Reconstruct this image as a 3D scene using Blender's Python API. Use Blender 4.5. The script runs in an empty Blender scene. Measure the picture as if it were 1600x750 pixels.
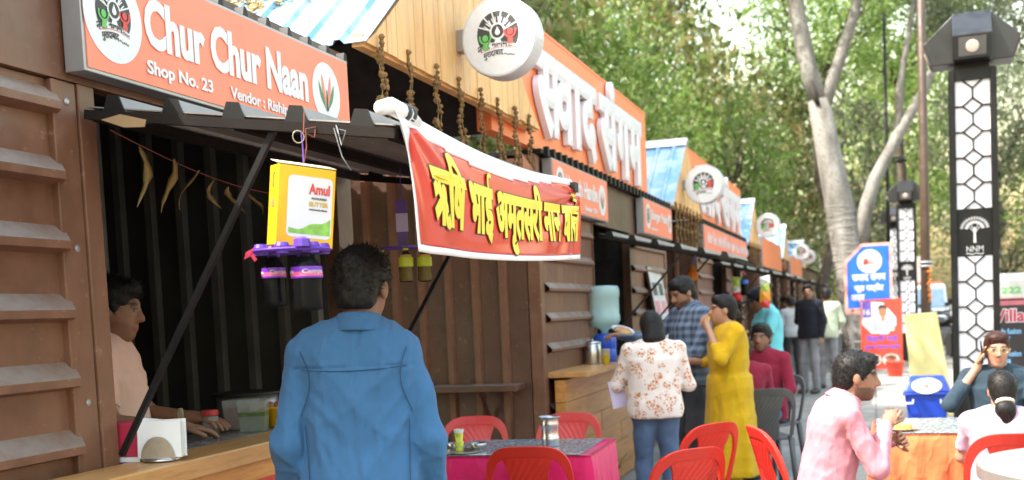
import bpy, bmesh, math, random
import numpy as np
from mathutils import Matrix, Vector
try:
    import openvdb
except Exception:
    import pyopenvdb as openvdb
random.seed(7); NR = np.random.RandomState(11)
SC = bpy.context.scene
COL = SC.collection
rad = math.radians

# ------------------------------------------------------------------ camera
TH, PH, RL = 0.31478, 0.070785, 0.045708
cam = bpy.data.cameras.new('camera'); cam_ob = bpy.data.objects.new('camera', cam); COL.objects.link(cam_ob)
_fw = Vector((-math.sin(TH)*math.cos(PH), math.cos(TH)*math.cos(PH), -math.sin(PH)))
_rt = Vector((math.cos(TH), math.sin(TH), 0)); _up = _rt.cross(_fw)
_r2 = math.cos(RL)*_rt - math.sin(RL)*_up; _u2 = math.sin(RL)*_rt + math.cos(RL)*_up
_m = Matrix((_r2, _u2, -_fw)).transposed().to_4x4(); _m.translation = Vector((0, 0, 1.5))
cam_ob.matrix_world = _m
cam.sensor_width = 36; cam.lens = 36*1750/1600; cam.shift_y = (615.5-375)/1600
cam.clip_start = 0.05; cam.clip_end = 600
cam.dof.use_dof = True; cam.dof.focus_distance = 4.0; cam.dof.aperture_fstop = 3.2
SC.camera = cam_ob

# ------------------------------------------------------------------ sky, sun, exposure
SUN = Vector((-0.50, -0.34, 0.80)).normalized()
W = bpy.data.worlds.new('World'); SC.world = W; W.use_nodes = True
_nt = W.node_tree; _nt.nodes.clear()
_o = _nt.nodes.new('ShaderNodeOutputWorld'); _b = _nt.nodes.new('ShaderNodeBackground'); _s = _nt.nodes.new('ShaderNodeTexSky')
_s.sky_type = 'NISHITA'; _s.sun_disc = False; _s.sun_elevation = math.asin(SUN.z); _s.sun_rotation = math.atan2(SUN.x, SUN.y) % (2*math.pi)
_s.dust_density = 4.0; _s.air_density = 2.4; _s.ozone_density = 0.0
_b.inputs[1].default_value = 0.15
_nt.links.new(_s.outputs[0], _b.inputs[0]); _nt.links.new(_b.outputs[0], _o.inputs[0])
sun = bpy.data.lights.new('sun', 'SUN'); sun.energy = 2.9; sun.angle = rad(0.5); sun.color = (1, 0.95, 0.86)
sun_ob = bpy.data.objects.new('sun', sun); COL.objects.link(sun_ob)
sun_ob.rotation_euler = SUN.to_track_quat('Z', 'Y').to_euler(); sun_ob.location = (-5, -5, 12)
SC.view_settings.view_transform = 'Standard'; SC.view_settings.look = 'None'
SC.view_settings.gamma = 1; SC.view_settings.use_curve_mapping = False
SC.view_settings.exposure = 2.05
SC.render.engine = 'CYCLES'
SC.cycles.max_bounces = 8; SC.cycles.diffuse_bounces = 4; SC.cycles.transparent_max_bounces = 12
SC.cycles.use_denoising = True

# ------------------------------------------------------------------ materials
def lin(c):
    return tuple((x/12.92 if x <= 0.04045 else ((x+0.055)/1.055)**2.4) for x in c)
def hexc(h):
    h = h.lstrip('#'); return lin(tuple(int(h[i:i+2], 16)/255 for i in (0, 2, 4)))
MATS = {}
def base_mat(name):
    m = bpy.data.materials.new(name); m.use_nodes = True; MATS[name] = m
    nt = m.node_tree; return m, nt, nt.nodes['Principled BSDF']
def N(nt, t, **kw):
    n = nt.nodes.new(t)
    for k, v in kw.items(): setattr(n, k, v)
    return n
def ramp(nt, fac, stops):
    r = N(nt, 'ShaderNodeValToRGB')
    while len(r.color_ramp.elements) < len(stops): r.color_ramp.elements.new(0.5)
    for e, (p, c) in zip(r.color_ramp.elements, stops):
        e.position = p; e.color = (*c[:3], 1)
    nt.links.new(fac, r.inputs[0]); return r.outputs[0]
def coords(nt, scale=(1, 1, 1), kind='Object'):
    tc = N(nt, 'ShaderNodeTexCoord'); mp = N(nt, 'ShaderNodeMapping'); mp.inputs['Scale'].default_value = scale
    nt.links.new(tc.outputs[kind], mp.inputs[0]); return mp.outputs[0]
def noise(nt, co, scale, detail=4, rough=0.55):
    n = N(nt, 'ShaderNodeTexNoise'); n.inputs['Scale'].default_value = scale; n.inputs['Detail'].default_value = detail
    n.inputs['Roughness'].default_value = rough; nt.links.new(co, n.inputs['Vector']); return n.outputs[0]
def bump(nt, bs, h, strength=0.3, dist=0.01):
    b = N(nt, 'ShaderNodeBump'); b.inputs['Strength'].default_value = strength; b.inputs['Distance'].default_value = dist
    nt.links.new(h, b.inputs['Height']); nt.links.new(b.outputs[0], bs.inputs['Normal'])
def mix(nt, fac, a, b, mode='MIX'):
    m = N(nt, 'ShaderNodeMix', data_type='RGBA', blend_type=mode)
    for s, v in ((m.inputs[0], fac), (m.inputs[6], a), (m.inputs[7], b)):
        if hasattr(v, 'node'): nt.links.new(v, s)
        else: s.default_value = v if not isinstance(v, tuple) else (*v[:3], 1)
    return m.outputs[2]
def plain(name, col, rough=0.6, metal=0.0, var=0.12, scale=6.0, bmp=0.0, bscale=40.0, spec=0.5, trans=0.0, stretch=(1, 1, 1), coat=0.0):
    if name in MATS: return MATS[name]
    m, nt, bs = base_mat(name)
    co = coords(nt, stretch)
    f = noise(nt, co, scale)
    c0 = tuple(x*(1-var) for x in col); c1 = tuple(min(1, x*(1+var)) for x in col)
    nt.links.new(ramp(nt, f, [(0.3, c0), (0.7, c1)]), bs.inputs['Base Color'])
    bs.inputs['Roughness'].default_value = rough; bs.inputs['Metallic'].default_value = metal
    bs.inputs['Specular IOR Level'].default_value = spec; bs.inputs['Transmission Weight'].default_value = trans
    bs.inputs['Coat Weight'].default_value = coat
    if bmp: bump(nt, bs, noise(nt, co, bscale), bmp)
    return m
def worn_metal(name, col, faded, dusty=0.25, rough=0.5, streak=True):
    m, nt, bs = base_mat(name); co = coords(nt); cs = coords(nt, (2.2, 2.2, 0.8))
    a = noise(nt, co, 2.3, 6, 0.65); b = noise(nt, cs, 5, 5, 0.6); g = noise(nt, co, 60, 3)
    c = mix(nt, ramp(nt, a, [(0.35, (0, 0, 0)), (0.68, (1, 1, 1))]), col, faded)
    c = mix(nt, ramp(nt, b, [(0.45, (0, 0, 0)), (0.75, (0.32, 0.32, 0.32))]), c, tuple(x*0.45 for x in col))
    sp_ = noise(nt, co, 17, 8, 0.75); c = mix(nt, ramp(nt, sp_, [(0.60, (0, 0, 0)), (0.68, (0.6, 0.6, 0.6))]), c, tuple(min(1, x*1.5+0.06) for x in faded))
    sp2 = noise(nt, cs, 11, 8, 0.8); c = mix(nt, ramp(nt, sp2, [(0.62, (0, 0, 0)), (0.72, (0.45, 0.45, 0.45))]), c, (0.05, 0.022, 0.014))
    # dust lies on faces that look up
    geo = N(nt, 'ShaderNodeNewGeometry'); sp = N(nt, 'ShaderNodeSeparateXYZ'); nt.links.new(geo.outputs['Normal'], sp.inputs[0])
    up = ramp(nt, sp.outputs[2], [(0.35, (0, 0, 0)), (0.8, (1, 1, 1))])
    dn = ramp(nt, noise(nt, co, 6.5, 7, 0.65), [(0.35, (0.12, 0.12, 0.12)), (0.62, (0.85, 0.85, 0.85))]); um = N(nt, 'ShaderNodeMath', operation='MULTIPLY'); nt.links.new(up, um.inputs[0]); nt.links.new(dn, um.inputs[1])
    c = mix(nt, um.outputs[0], c, (0.30, 0.26, 0.23))
    nt.links.new(c, bs.inputs['Base Color']); bs.inputs['Roughness'].default_value = rough
    nt.links.new(ramp(nt, a, [(0.3, (rough-0.18,)*3), (0.7, (rough+0.1,)*3)]), bs.inputs['Roughness'])
    d1 = N(nt, 'ShaderNodeBump'); d1.inputs['Strength'].default_value = 0.5; d1.inputs['Distance'].default_value = 0.03; nt.links.new(noise(nt, co, 3.3, 3), d1.inputs['Height'])
    d2 = N(nt, 'ShaderNodeBump'); d2.inputs['Strength'].default_value = 0.15; d2.inputs['Distance'].default_value = 0.004; nt.links.new(g, d2.inputs['Height']); nt.links.new(d1.outputs[0], d2.inputs['Normal']); nt.links.new(d2.outputs[0], bs.inputs['Normal'])
    return m
def wood(name, c0, c1, grain=(1, 1, 0.12), rough=0.6, sc=9, knots=True):
    m, nt, bs = base_mat(name); oi = N(nt, 'ShaderNodeObjectInfo')
    tc = N(nt, 'ShaderNodeTexCoord'); ad = N(nt, 'ShaderNodeVectorMath', operation='ADD'); mu = N(nt, 'ShaderNodeVectorMath', operation='SCALE')
    cv = N(nt, 'ShaderNodeCombineXYZ')
    for i in range(3): nt.links.new(oi.outputs['Random'], cv.inputs[i])
    nt.links.new(cv.outputs[0], mu.inputs[0]); mu.inputs['Scale'].default_value = 37
    nt.links.new(tc.outputs['Object'], ad.inputs[0]); nt.links.new(mu.outputs[0], ad.inputs[1])
    mp = N(nt, 'ShaderNodeMapping'); mp.inputs['Scale'].default_value = grain; nt.links.new(ad.outputs[0], mp.inputs[0])
    a = noise(nt, mp.outputs[0], sc, 8, 0.7); b = noise(nt, mp.outputs[0], sc*5, 3, 0.6)
    c = ramp(nt, a, [(0.3, c0), (0.5, tuple((x+y)/2 for x, y in zip(c0, c1))), (0.72, c1)])
    c = mix(nt, ramp(nt, b, [(0.5, (0, 0, 0)), (0.75, (0.5, 0.5, 0.5))]), c, tuple(x*0.5 for x in c0))
    if knots:
        v = N(nt, 'ShaderNodeTexVoronoi'); v.inputs['Scale'].default_value = 2.6; nt.links.new(mp.outputs[0], v.inputs['Vector'])
        c = mix(nt, ramp(nt, v.outputs['Distance'], [(0.02, (0.8, 0.8, 0.8)), (0.09, (0, 0, 0))]), c, tuple(x*0.3 for x in c0))
    tint = N(nt, 'ShaderNodeHueSaturation'); nt.links.new(c, tint.inputs['Color'])
    mr = N(nt, 'ShaderNodeMapRange'); nt.links.new(oi.outputs['Random'], mr.inputs[0]); mr.inputs[3].default_value = 0.86; mr.inputs[4].default_value = 1.08
    nt.links.new(mr.outputs[0], tint.inputs['Value'])
    nt.links.new(tint.outputs[0], bs.inputs['Base Color']); bs.inputs['Roughness'].default_value = rough
    bump(nt, bs, b, 0.15, 0.003); return m
def leafmat(name, stops, trans=0.45, rough=0.55):
    m, nt, bs = base_mat(name); geo = N(nt, 'ShaderNodeNewGeometry')
    nz_ = noise(nt, coords(nt), 3.4, 2); st_ = N(nt, 'ShaderNodeMapRange'); nt.links.new(nz_, st_.inputs[0]); st_.inputs[1].default_value = 0.32; st_.inputs[2].default_value = 0.68  # clump-scale tone, paints shaded gaps between leaf masses
    mx_ = N(nt, 'ShaderNodeMix'); mx_.inputs[0].default_value = 0.5; nt.links.new(geo.outputs['Random Per Island'], mx_.inputs[2]); nt.links.new(st_.outputs[0], mx_.inputs[3])
    c = ramp(nt, mx_.outputs[0], stops)
    oi = N(nt, 'ShaderNodeObjectInfo'); h = N(nt, 'ShaderNodeHueSaturation'); nt.links.new(c, h.inputs['Color'])
    mr = N(nt, 'ShaderNodeMapRange'); nt.links.new(oi.outputs['Random'], mr.inputs[0]); mr.inputs[3].default_value = 0.8; mr.inputs[4].default_value = 1.2
    nt.links.new(mr.outputs[0], h.inputs['Value'])
    nt.links.new(h.outputs[0], bs.inputs['Base Color']); bs.inputs['Roughness'].default_value = rough
    t = N(nt, 'ShaderNodeBsdfTranslucent'); nt.links.new(h.outputs[0], t.inputs[0])
    ms = N(nt, 'ShaderNodeMixShader'); ms.inputs[0].default_value = trans
    nt.links.new(bs.outputs[0], ms.inputs[1]); nt.links.new(t.outputs[0], ms.inputs[2])
    nt.links.new(ms.outputs[0], nt.nodes['Material Output'].inputs[0]); return m
def glassy(name, col, rough=0.08, ior=1.33, alpha=0.35):
    m, nt, bs = base_mat(name)
    bs.inputs['Base Color'].default_value = (*[x*0.55 for x in col], 1); bs.inputs['Roughness'].default_value = rough; bs.inputs['Specular IOR Level'].default_value = 0.45
    tr = N(nt, 'ShaderNodeBsdfTransparent'); tr.inputs[0].default_value = (*[min(1, x*0.5+0.5) for x in col], 1)
    ms = N(nt, 'ShaderNodeMixShader'); ms.inputs[0].default_value = alpha
    nt.links.new(tr.outputs[0], ms.inputs[1]); nt.links.new(bs.outputs[0], ms.inputs[2])
    nt.links.new(ms.outputs[0], nt.nodes['Material Output'].inputs[0]); return m
def cloth(name, col, fold=0.35, fscale=7, weave=0.15, rough=0.85, stretch=(1, 1, 0.5), sheen=0.1, var=0.08):
    if name in MATS: return MATS[name]
    m, nt, bs = base_mat(name); co = coords(nt, stretch); c2 = coords(nt)
    f = noise(nt, co, fscale, 3, 0.5); w = noise(nt, c2, 260, 2)
    c0 = tuple(x*(1-var) for x in col); c1 = tuple(min(1, x*(1+var)) for x in col)
    nt.links.new(ramp(nt, noise(nt, c2, 5, 5), [(0.3, c0), (0.7, c1)]), bs.inputs['Base Color'])
    bs.inputs['Roughness'].default_value = rough; bs.inputs['Sheen Weight'].default_value = sheen; bs.inputs['Specular IOR Level'].default_value = 0.2
    # sharp creases: ridged noise
    rn = noise(nt, coords(nt, (1.0, 1.0, 0.55)), fscale*0.8, 2, 0.45); sb = N(nt, 'ShaderNodeMath', operation='SUBTRACT'); nt.links.new(rn, sb.inputs[0]); sb.inputs[1].default_value = 0.5
    ab = N(nt, 'ShaderNodeMath', operation='ABSOLUTE'); nt.links.new(sb.outputs[0], ab.inputs[0]); rg = ramp(nt, ab.outputs[0], [(0.0, (1, 1, 1)), (0.10, (0, 0, 0))])
    b0 = N(nt, 'ShaderNodeBump'); b0.inputs['Strength'].default_value = min(1, fold*1.6); b0.inputs['Distance'].default_value = 0.006; nt.links.new(rg, b0.inputs['Height'])
    b1 = N(nt, 'ShaderNodeBump'); b1.inputs['Strength'].default_value = fold; b1.inputs['Distance'].default_value = 0.03; nt.links.new(b0.outputs[0], b1.inputs['Normal'])
    b2 = N(nt, 'ShaderNodeBump'); b2.inputs['Strength'].default_value = weave; b2.inputs['Distance'].default_value = 0.001
    nt.links.new(f, b1.inputs['Height']); nt.links.new(w, b2.inputs['Height']); nt.links.new(b1.outputs[0], b2.inputs['Normal'])
    nt.links.new(b2.outputs[0], bs.inputs['Normal']); return m

# ------------------------------------------------------------------ mesh helpers
class MB:
    def __init__(s): s.v = []; s.f = []
    def add(s, vs, fs):
        o = len(s.v); s.v += [tuple(map(float, v)) for v in vs]; s.f += [tuple(i+o for i in f) for f in fs]; return s
    def box(s, a, b):
        (x0, y0, z0), (x1, y1, z1) = a, b
        return s.add([(x0,y0,z0),(x1,y0,z0),(x1,y1,z0),(x0,y1,z0),(x0,y0,z1),(x1,y0,z1),(x1,y1,z1),(x0,y1,z1)],
                     [(3,2,1,0),(4,5,6,7),(0,1,5,4),(1,2,6,5),(2,3,7,6),(3,0,4,7)])
    def obox(s, c, ax, ay, az):   # centre and three half-axis vectors
        c, ax, ay, az = map(Vector, (c, ax, ay, az))
        return s.add([c+i*ax+j*ay+k*az for k in (-1, 1) for (i, j) in ((-1,-1),(1,-1),(1,1),(-1,1))],
                     [(3,2,1,0),(4,5,6,7),(0,1,5,4),(1,2,6,5),(2,3,7,6),(3,0,4,7)])
    def bar(s, p, q, w, h=None, up=(0, 0, 1)):
        p, q = Vector(p), Vector(q); d = (q-p); L = d.length; d.normalize(); u = Vector(up)
        if abs(d.dot(u)) > 0.98: u = Vector((1, 0, 0))
        a = d.cross(u).normalized(); b = a.cross(d)
        return s.obox((p+q)/2, d*L/2, a*w/2, b*(h or w)/2)
    def tube(s, pts, r, n=8, caps=True):
        pts = [Vector(p) for p in pts]; rs = r if isinstance(r, (list, tuple)) else [r]*len(pts)
        o = len(s.v); prev = None
        for i, p in enumerate(pts):
            d = (pts[min(i+1, len(pts)-1)]-pts[max(i-1, 0)]).normalized()
            if prev is None:
                u = Vector((0, 0, 1)) if abs(d.z) < 0.9 else Vector((1, 0, 0)); a = d.cross(u).normalized()
            else:
                a = (prev - d*prev.dot(d)).normalized()
            prev = a; b = d.cross(a)
            for k in range(n):
                t = 2*math.pi*k/n; s.v.append(tuple(p+(a*math.cos(t)+b*math.sin(t))*rs[i]))
        for i in range(len(pts)-1):
            for k in range(n):
                k2 = (k+1) % n; s.f.append((o+i*n+k, o+i*n+k2, o+(i+1)*n+k2, o+(i+1)*n+k))
        if caps:
            s.f.append(tuple(o+k for k in range(n))[::-1]); s.f.append(tuple(o+(len(pts)-1)*n+k for k in range(n)))
        return s
    def lathe(s, prof, c=(0, 0, 0), n=20, caps=True):
        o = len(s.v)
        for (r, z) in prof:
            for k in range(n):
                t = 2*math.pi*k/n; s.v.append((c[0]+r*math.cos(t), c[1]+r*math.sin(t), c[2]+z))
        for i in range(len(prof)-1):
            for k in range(n):
                k2 = (k+1) % n; s.f.append((o+i*n+k, o+i*n+k2, o+(i+1)*n+k2, o+(i+1)*n+k))
        if caps:
            s.f.append(tuple(o+k for k in range(n))[::-1]); s.f.append(tuple(o+(len(prof)-1)*n+k for k in range(n)))
        return s
    def prism(s, poly, ax, d0, d1):   # poly of (u,v); extruded along axis ax from d0 to d1
        def P(u, v, d): return {'x': (d, u, v), 'y': (u, d, v), 'z': (u, v, d)}[ax]
        n = len(poly)
        return s.add([P(u, v, d0) for u, v in poly]+[P(u, v, d1) for u, v in poly],
                     [tuple(range(n))[::-1], tuple(range(n, 2*n))]+[(i, (i+1) % n, n+(i+1) % n, n+i) for i in range(n)])
    def mesh(s, name):
        me = bpy.data.meshes.new(name); me.from_pydata(s.v, [], s.f); me.update(); return me
def link(name, me, mat=None, parent=None, smooth=False, loc=None, rot=None, scale=None):
    o = bpy.data.objects.new(name, me); COL.objects.link(o)
    if mat is not None and not me.materials: me.materials.append(mat)
    if smooth: me.polygons.foreach_set('use_smooth', np.ones(len(me.polygons), bool))
    if parent: o.parent = parent
    if loc is not None: o.location = loc
    if rot is not None: o.rotation_euler = rot
    if scale is not None: o.scale = scale
    return o
def bld(name, mb, mat, parent=None, smooth=False, bevel=0, **kw):
    o = link(name, mb.mesh(name) if isinstance(mb, MB) else mb, mat, parent, smooth, **kw)
    if bevel:
        b = o.modifiers.new('bevel', 'BEVEL'); b.width = bevel; b.segments = 2; b.limit_method = 'ANGLE'
    return o
def tag(o, label, cat, group=None, kind=None):
    o['label'] = label; o['category'] = cat
    if group: o['group'] = group
    if kind: o['kind'] = kind
    return o
def thing(name, label, cat, loc=(0, 0, 0), rz=0.0, group=None):
    o = bpy.data.objects.new(name, None); COL.objects.link(o); o.empty_display_size = 0.1
    o.location = loc; o.rotation_euler = (0, 0, rz); return tag(o, label, cat, group)
ORD = ['first', 'second', 'third', 'fourth', 'fifth', 'sixth', 'seventh', 'eighth', 'ninth', 'tenth', 'eleventh', 'twelfth']

# ------------------------------------------------------------------ lettering
_tc = {}
def glyphs(s, w=0.0):
    """flat lettering: returns (verts Nx3, faces), bbox starting at 0,0"""
    if (s, w) in _tc: return _tc[(s, w)]
    cu = bpy.data.curves.new('lettering', 'FONT'); cu.body = s; cu.size = 1; cu.resolution_u = 3
    cu.extrude = 0.15; cu.bevel_depth = w; cu.bevel_resolution = 0
    o = bpy.data.objects.new('lettering', cu); COL.objects.link(o)
    dg = bpy.context.evaluated_depsgraph_get(); ev = o.evaluated_get(dg); me = ev.to_mesh()
    v = np.zeros(len(me.vertices)*3, np.float32); me.vertices.foreach_get('co', v); v = v.reshape(-1, 3)
    f = [tuple(p.vertices) for p in me.polygons]
    ev.to_mesh_clear(); bpy.data.objects.remove(o); bpy.data.curves.remove(cu)
    v[:, :2] -= v[:, :2].min(0); z = v[:, 2]; v[:, 2] = (z-z.min())/max(1e-6, z.max()-z.min())
    _tc[(s, w)] = (v, f); return v, f
def half_sa(w):
    """the half form of the letter sa (its upright removed)"""
    v, f = glyphs('स', w); bm = bmesh.new()
    vs = [bm.verts.new(p) for p in v]
    for q in f:
        try: bm.faces.new([vs[i] for i in q])
        except ValueError: pass
    x = v[:, 0].max()*0.80
    bmesh.ops.bisect_plane(bm, geom=bm.verts[:]+bm.edges[:]+bm.faces[:], plane_co=(x, 0, 0), plane_no=(1, 0, 0), clear_outer=True)
    bm.verts.index_update(); V = np.array([p.co[:] for p in bm.verts], np.float32); F = [tuple(p.index for p in q.verts) for q in bm.faces]
    bm.free(); return V, F
def joinx(parts, gap=0.0):
    V, F, x, o = [], [], 0, 0
    for v, f, dx in parts:
        v = v.copy(); v[:, 0] += x+dx; x = v[:, 0].max()+gap; V.append(v); F += [tuple(i+o for i in q) for q in f]; o += len(v)
    return np.concatenate(V), F
def letter(name, gl, mat, parent, fn=None, org=None, u=None, v=None, width=None, height=None, depth=0.003):
    """lay lettering gl on a plane (org,u,v) scaled to width/height, or through fn(s,t,d) with s,t in 0..1"""
    V, F = gl; bw, bh = V[:, 0].max(), V[:, 1].max()
    if fn is None:
        u, v = Vector(u).normalized(), Vector(v).normalized(); n = u.cross(v)
        if width is None: width = height*bw/bh
        if height is None: height = width*bh/bw
        P = np.array(org)[None]+np.outer(V[:, 0]/bw*width, u)+np.outer(V[:, 1]/bh*height, v)+np.outer(V[:, 2]*depth, n)
    else:
        P = fn(V[:, 0]/bw, V[:, 1]/bh, V[:, 2]*depth)
    me = bpy.data.meshes.new(name); me.from_pydata(P.tolist(), [], F); me.update()
    return link(name, me, mat, parent)
# ------------------------------------------------------------------ signed-distance figures
class SDF:
    BG = 0.1
    def __init__(s, lo, hi, h):
        s.h = h; s.lo = np.array(lo, np.float32); n = np.ceil((np.array(hi)-lo)/h).astype(int)+1
        s.ax = [s.lo[i]+h*np.arange(n[i], dtype=np.float32) for i in range(3)]
        s.f = np.full(n, s.BG, np.float32)
    def win(s, lo, hi):
        sl = []
        for i in range(3):
            a = int(max(0, math.floor((lo[i]-s.lo[i])/s.h))); b = int(min(len(s.ax[i]), math.ceil((hi[i]-s.lo[i])/s.h)+1))
            if b <= a: return None, None
            sl.append(slice(a, b))
        return tuple(sl), (s.ax[0][sl[0]][:, None, None], s.ax[1][sl[1]][None, :, None], s.ax[2][sl[2]][None, None, :])
    def put(s, lo, hi, fn, k, sub=False):
        pad = max(k, 0.02)+3*s.h
        sl, g = s.win(np.array(lo)-pad, np.array(hi)+pad)
        if sl is None: return
        d = fn(*g); a = s.f[sl]
        if sub:
            b = -d; h = np.maximum(k-np.abs(a-b), 0)/k; s.f[sl] = np.maximum(a, b)+h*h*k*0.25
        else:
            h = np.maximum(k-np.abs(a-d), 0)/k; s.f[sl] = np.minimum(a, d)-h*h*k*0.25
    def cap(s, a, b, ra, rb, k=0.03, sub=False, sq=None):
        a, b = np.array(a, float), np.array(b, float); ab = b-a; L = max(1e-9, ab@ab); R = max(ra, rb)
        def fn(X, Y, Z):
            px, py, pz = X-a[0], Y-a[1], Z-a[2]
            t = np.clip((px*ab[0]+py*ab[1]+pz*ab[2])/L, 0, 1)
            return np.sqrt((px-t*ab[0])**2+(py-t*ab[1])**2+(pz-t*ab[2])**2)-(ra+(rb-ra)*t)
        s.put(np.minimum(a, b)-R, np.maximum(a, b)+R, fn, k, sub)
    def ell(s, c, r, M=None, k=0.03, sub=False):
        c = np.array(c, float); r = np.array(r, float); M = np.eye(3) if M is None else np.array(M)   # rows: local axes in world
        def fn(X, Y, Z):
            px, py, pz = X-c[0], Y-c[1], Z-c[2]
            q = [M[i, 0]*px+M[i, 1]*py+M[i, 2]*pz for i in range(3)]
            k0 = np.sqrt(sum((q[i]/r[i])**2 for i in range(3))); k1 = np.sqrt(sum((q[i]/r[i]**2)**2 for i in range(3)))
            return k0*(k0-1)/np.maximum(k1, 1e-6)
        e = np.sqrt(((M.T*r)**2).sum(1)); s.put(c-e, c+e, fn, k, sub)
    def ring(s, c, M, R, hh, t, flare=0.0, k=0.012, ey=1.0):
        c = np.array(c, float); M = np.array(M)
        def fn(X, Y, Z):
            px, py, pz = X-c[0], Y-c[1], Z-c[2]
            q = [M[i, 0]*px+M[i, 1]*py+M[i, 2]*pz for i in range(3)]
            rr = np.sqrt(q[0]**2+(q[1]/ey)**2)-(R-flare*q[2]/hh)
            return np.sqrt(rr**2+(q[2]-np.clip(q[2], -hh, hh))**2)-t
        e = R+hh+t+abs(flare); s.put(c-e, c+e, fn, k)
    def cut(s, p, n):       # keep the side where (x-p).n < 0
        p = np.array(p, float); n = np.array(n, float); n /= np.linalg.norm(n)
        X, Y, Z = s.ax[0][:, None, None], s.ax[1][None, :, None], s.ax[2][None, None, :]
        s.f = np.maximum(s.f, ((X-p[0])*n[0]+(Y-p[1])*n[1]+(Z-p[2])*n[2]).astype(np.float32))
    def wob(s, amp, freq, seed=0, an=(1, 1, 1), ridge=False):
        r = np.random.RandomState(seed); X, Y, Z = s.ax[0][:, None, None], s.ax[1][None, :, None], s.ax[2][None, None, :]
        w = 0
        for i in range(5):
            d = r.normal(size=3); d /= np.linalg.norm(d); fr = freq*(0.6+0.9*r.rand()); ph = r.rand()*6.28
            q_ = np.sin(fr*(d[0]*X*an[0]+d[1]*Y*an[1]+d[2]*Z*an[2])+ph+0.9*np.sin(freq*0.43*(d[1]*X+d[2]*Y+d[0]*Z)+i))
            w = w+(q_ if not ridge else (0.45-1.6*(1-np.abs(q_))**3))
        s.f = s.f+(amp*w/2.2).astype(np.float32)
    def out(s):
        g = openvdb.FloatGrid(s.BG); s.f[[0, -1]] = s.BG; s.f[:, [0, -1]] = s.BG; s.f[:, :, [0, -1]] = s.BG
        g.copyFromArray(np.ascontiguousarray(s.f)); p, q = g.convertToQuads(0.0)
        return p*s.h+s.lo, [tuple(map(int, r)) for r in q[:, ::-1]]
def sdf_mesh(name, pv, qf, mat, parent=None, cols=None, extra=None):
    if extra is not None and len(extra.v):
        o = len(pv); pv = np.concatenate([pv, np.array(extra.v, np.float32)]); qf = qf+[tuple(i+o for i in f) for f in extra.f]
    me = bpy.data.meshes.new(name); me.from_pydata(pv.tolist(), [], qf); me.update()
    if cols is not None:
        at = me.attributes.new('tone', 'FLOAT_COLOR', 'POINT'); c = np.ones((len(pv), 4), np.float32); c[:len(cols), :3] = cols
        if len(cols) < len(pv): c[len(cols):, :3] = cols[0] if extra is None else extra.col
        at.data.foreach_set('color', c.ravel())
    return link(name, me, mat, parent, smooth=True)

def skinmat():
    m, nt, bs = base_mat('skin'); a = N(nt, 'ShaderNodeAttribute'); a.attribute_name = 'tone'
    n = noise(nt, coords(nt), 60, 4); c = mix(nt, 0.25, a.outputs[0], ramp(nt, n, [(0.3, (0.6, 0.6, 0.6)), (0.7, (1.3, 1.2, 1.2))]), 'MULTIPLY')
    nt.links.new(c, bs.inputs['Base Color']); bs.inputs['Roughness'].default_value = 0.5
    bs.inputs['Subsurface Weight'].default_value = 0.12; bs.inputs['Subsurface Radius'].default_value = (0.01, 0.004, 0.002)
    bump(nt, bs, noise(nt, coords(nt), 220, 2), 0.08, 0.002); return m
SKIN = skinmat()
def hairmat(name, col):
    m, nt, bs = base_mat(name); co = coords(nt, (1, 1, 0.25)); n = noise(nt, co, 140, 3)
    nt.links.new(ramp(nt, n, [(0.35, tuple(x*0.5 for x in col)), (0.7, tuple(x*1.9 for x in col))]), bs.inputs['Base Color'])
    bs.inputs['Roughness'].default_value = 0.5; bs.inputs['Specular IOR Level'].default_value = 0.22; bump(nt, bs, n, 0.5, 0.003); return m
HAIR = hairmat('black hair', (0.010, 0.009, 0.009)); HAIR2 = hairmat('reddish brown hair', (0.035, 0.014, 0.011))

def rotm(yaw, pitch, roll):   # rows = local axes (x right, y front, z up) in body space
    R = Matrix.Rotation(rad(yaw), 3, 'Z') @ Matrix.Rotation(rad(pitch), 3, 'X') @ Matrix.Rotation(rad(roll), 3, 'Y')
    return np.array(R.transposed())

def fingers(mb, wr, d, nrm, curl, s=1.0, side=1, spread=0.1, thumb=0.5):
    """five separate fingers on a palm; d along the hand, nrm out of the palm (the way fingers curl), side: thumb side sign of d x nrm"""
    d = Vector(d).normalized(); nrm = (Vector(nrm)-d*Vector(nrm).dot(d)).normalized(); lat = d.cross(nrm).normalized()*side
    wr = Vector(wr)
    for i, (o, L) in enumerate(((0.030, 0.075), (0.010, 0.083), (-0.010, 0.078), (-0.029, 0.062))):
        p = wr+d*0.078*s+lat*o*s; ang = 0; pts = [p-d*0.02*s, p]; dd = (d+lat*o*spread*8).normalized()
        for j, fr in enumerate((0.45, 0.31, 0.24)):
            ang += curl*(0.8+0.1*i)*(0.75 if j == 0 else 1.0)
            p = p+(dd*math.cos(ang)+nrm*math.sin(ang))*L*fr*s; pts.append(p)
        r = 0.0092*s; mb.tube(pts, [r*1.05, r*1.05, r, r*0.92, r*0.7], 7)
    p = wr+d*0.028*s+lat*0.026*s; td = (d*0.62+lat*0.72*(1-thumb*0.6)+nrm*0.55*thumb).normalized()
    pts = [p-lat*0.012*s, p, p+td*0.034*s, p+td*0.034*s+(td*0.7+d*0.5+nrm*thumb*0.5).normalized()*0.028*s,
           p+td*0.034*s+(td*0.6+d*0.6+nrm*thumb*0.6).normalized()*0.05*s]
    mb.tube(pts, [0.013*s, 0.013*s, 0.0115*s, 0.010*s, 0.007*s], 7)

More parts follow.
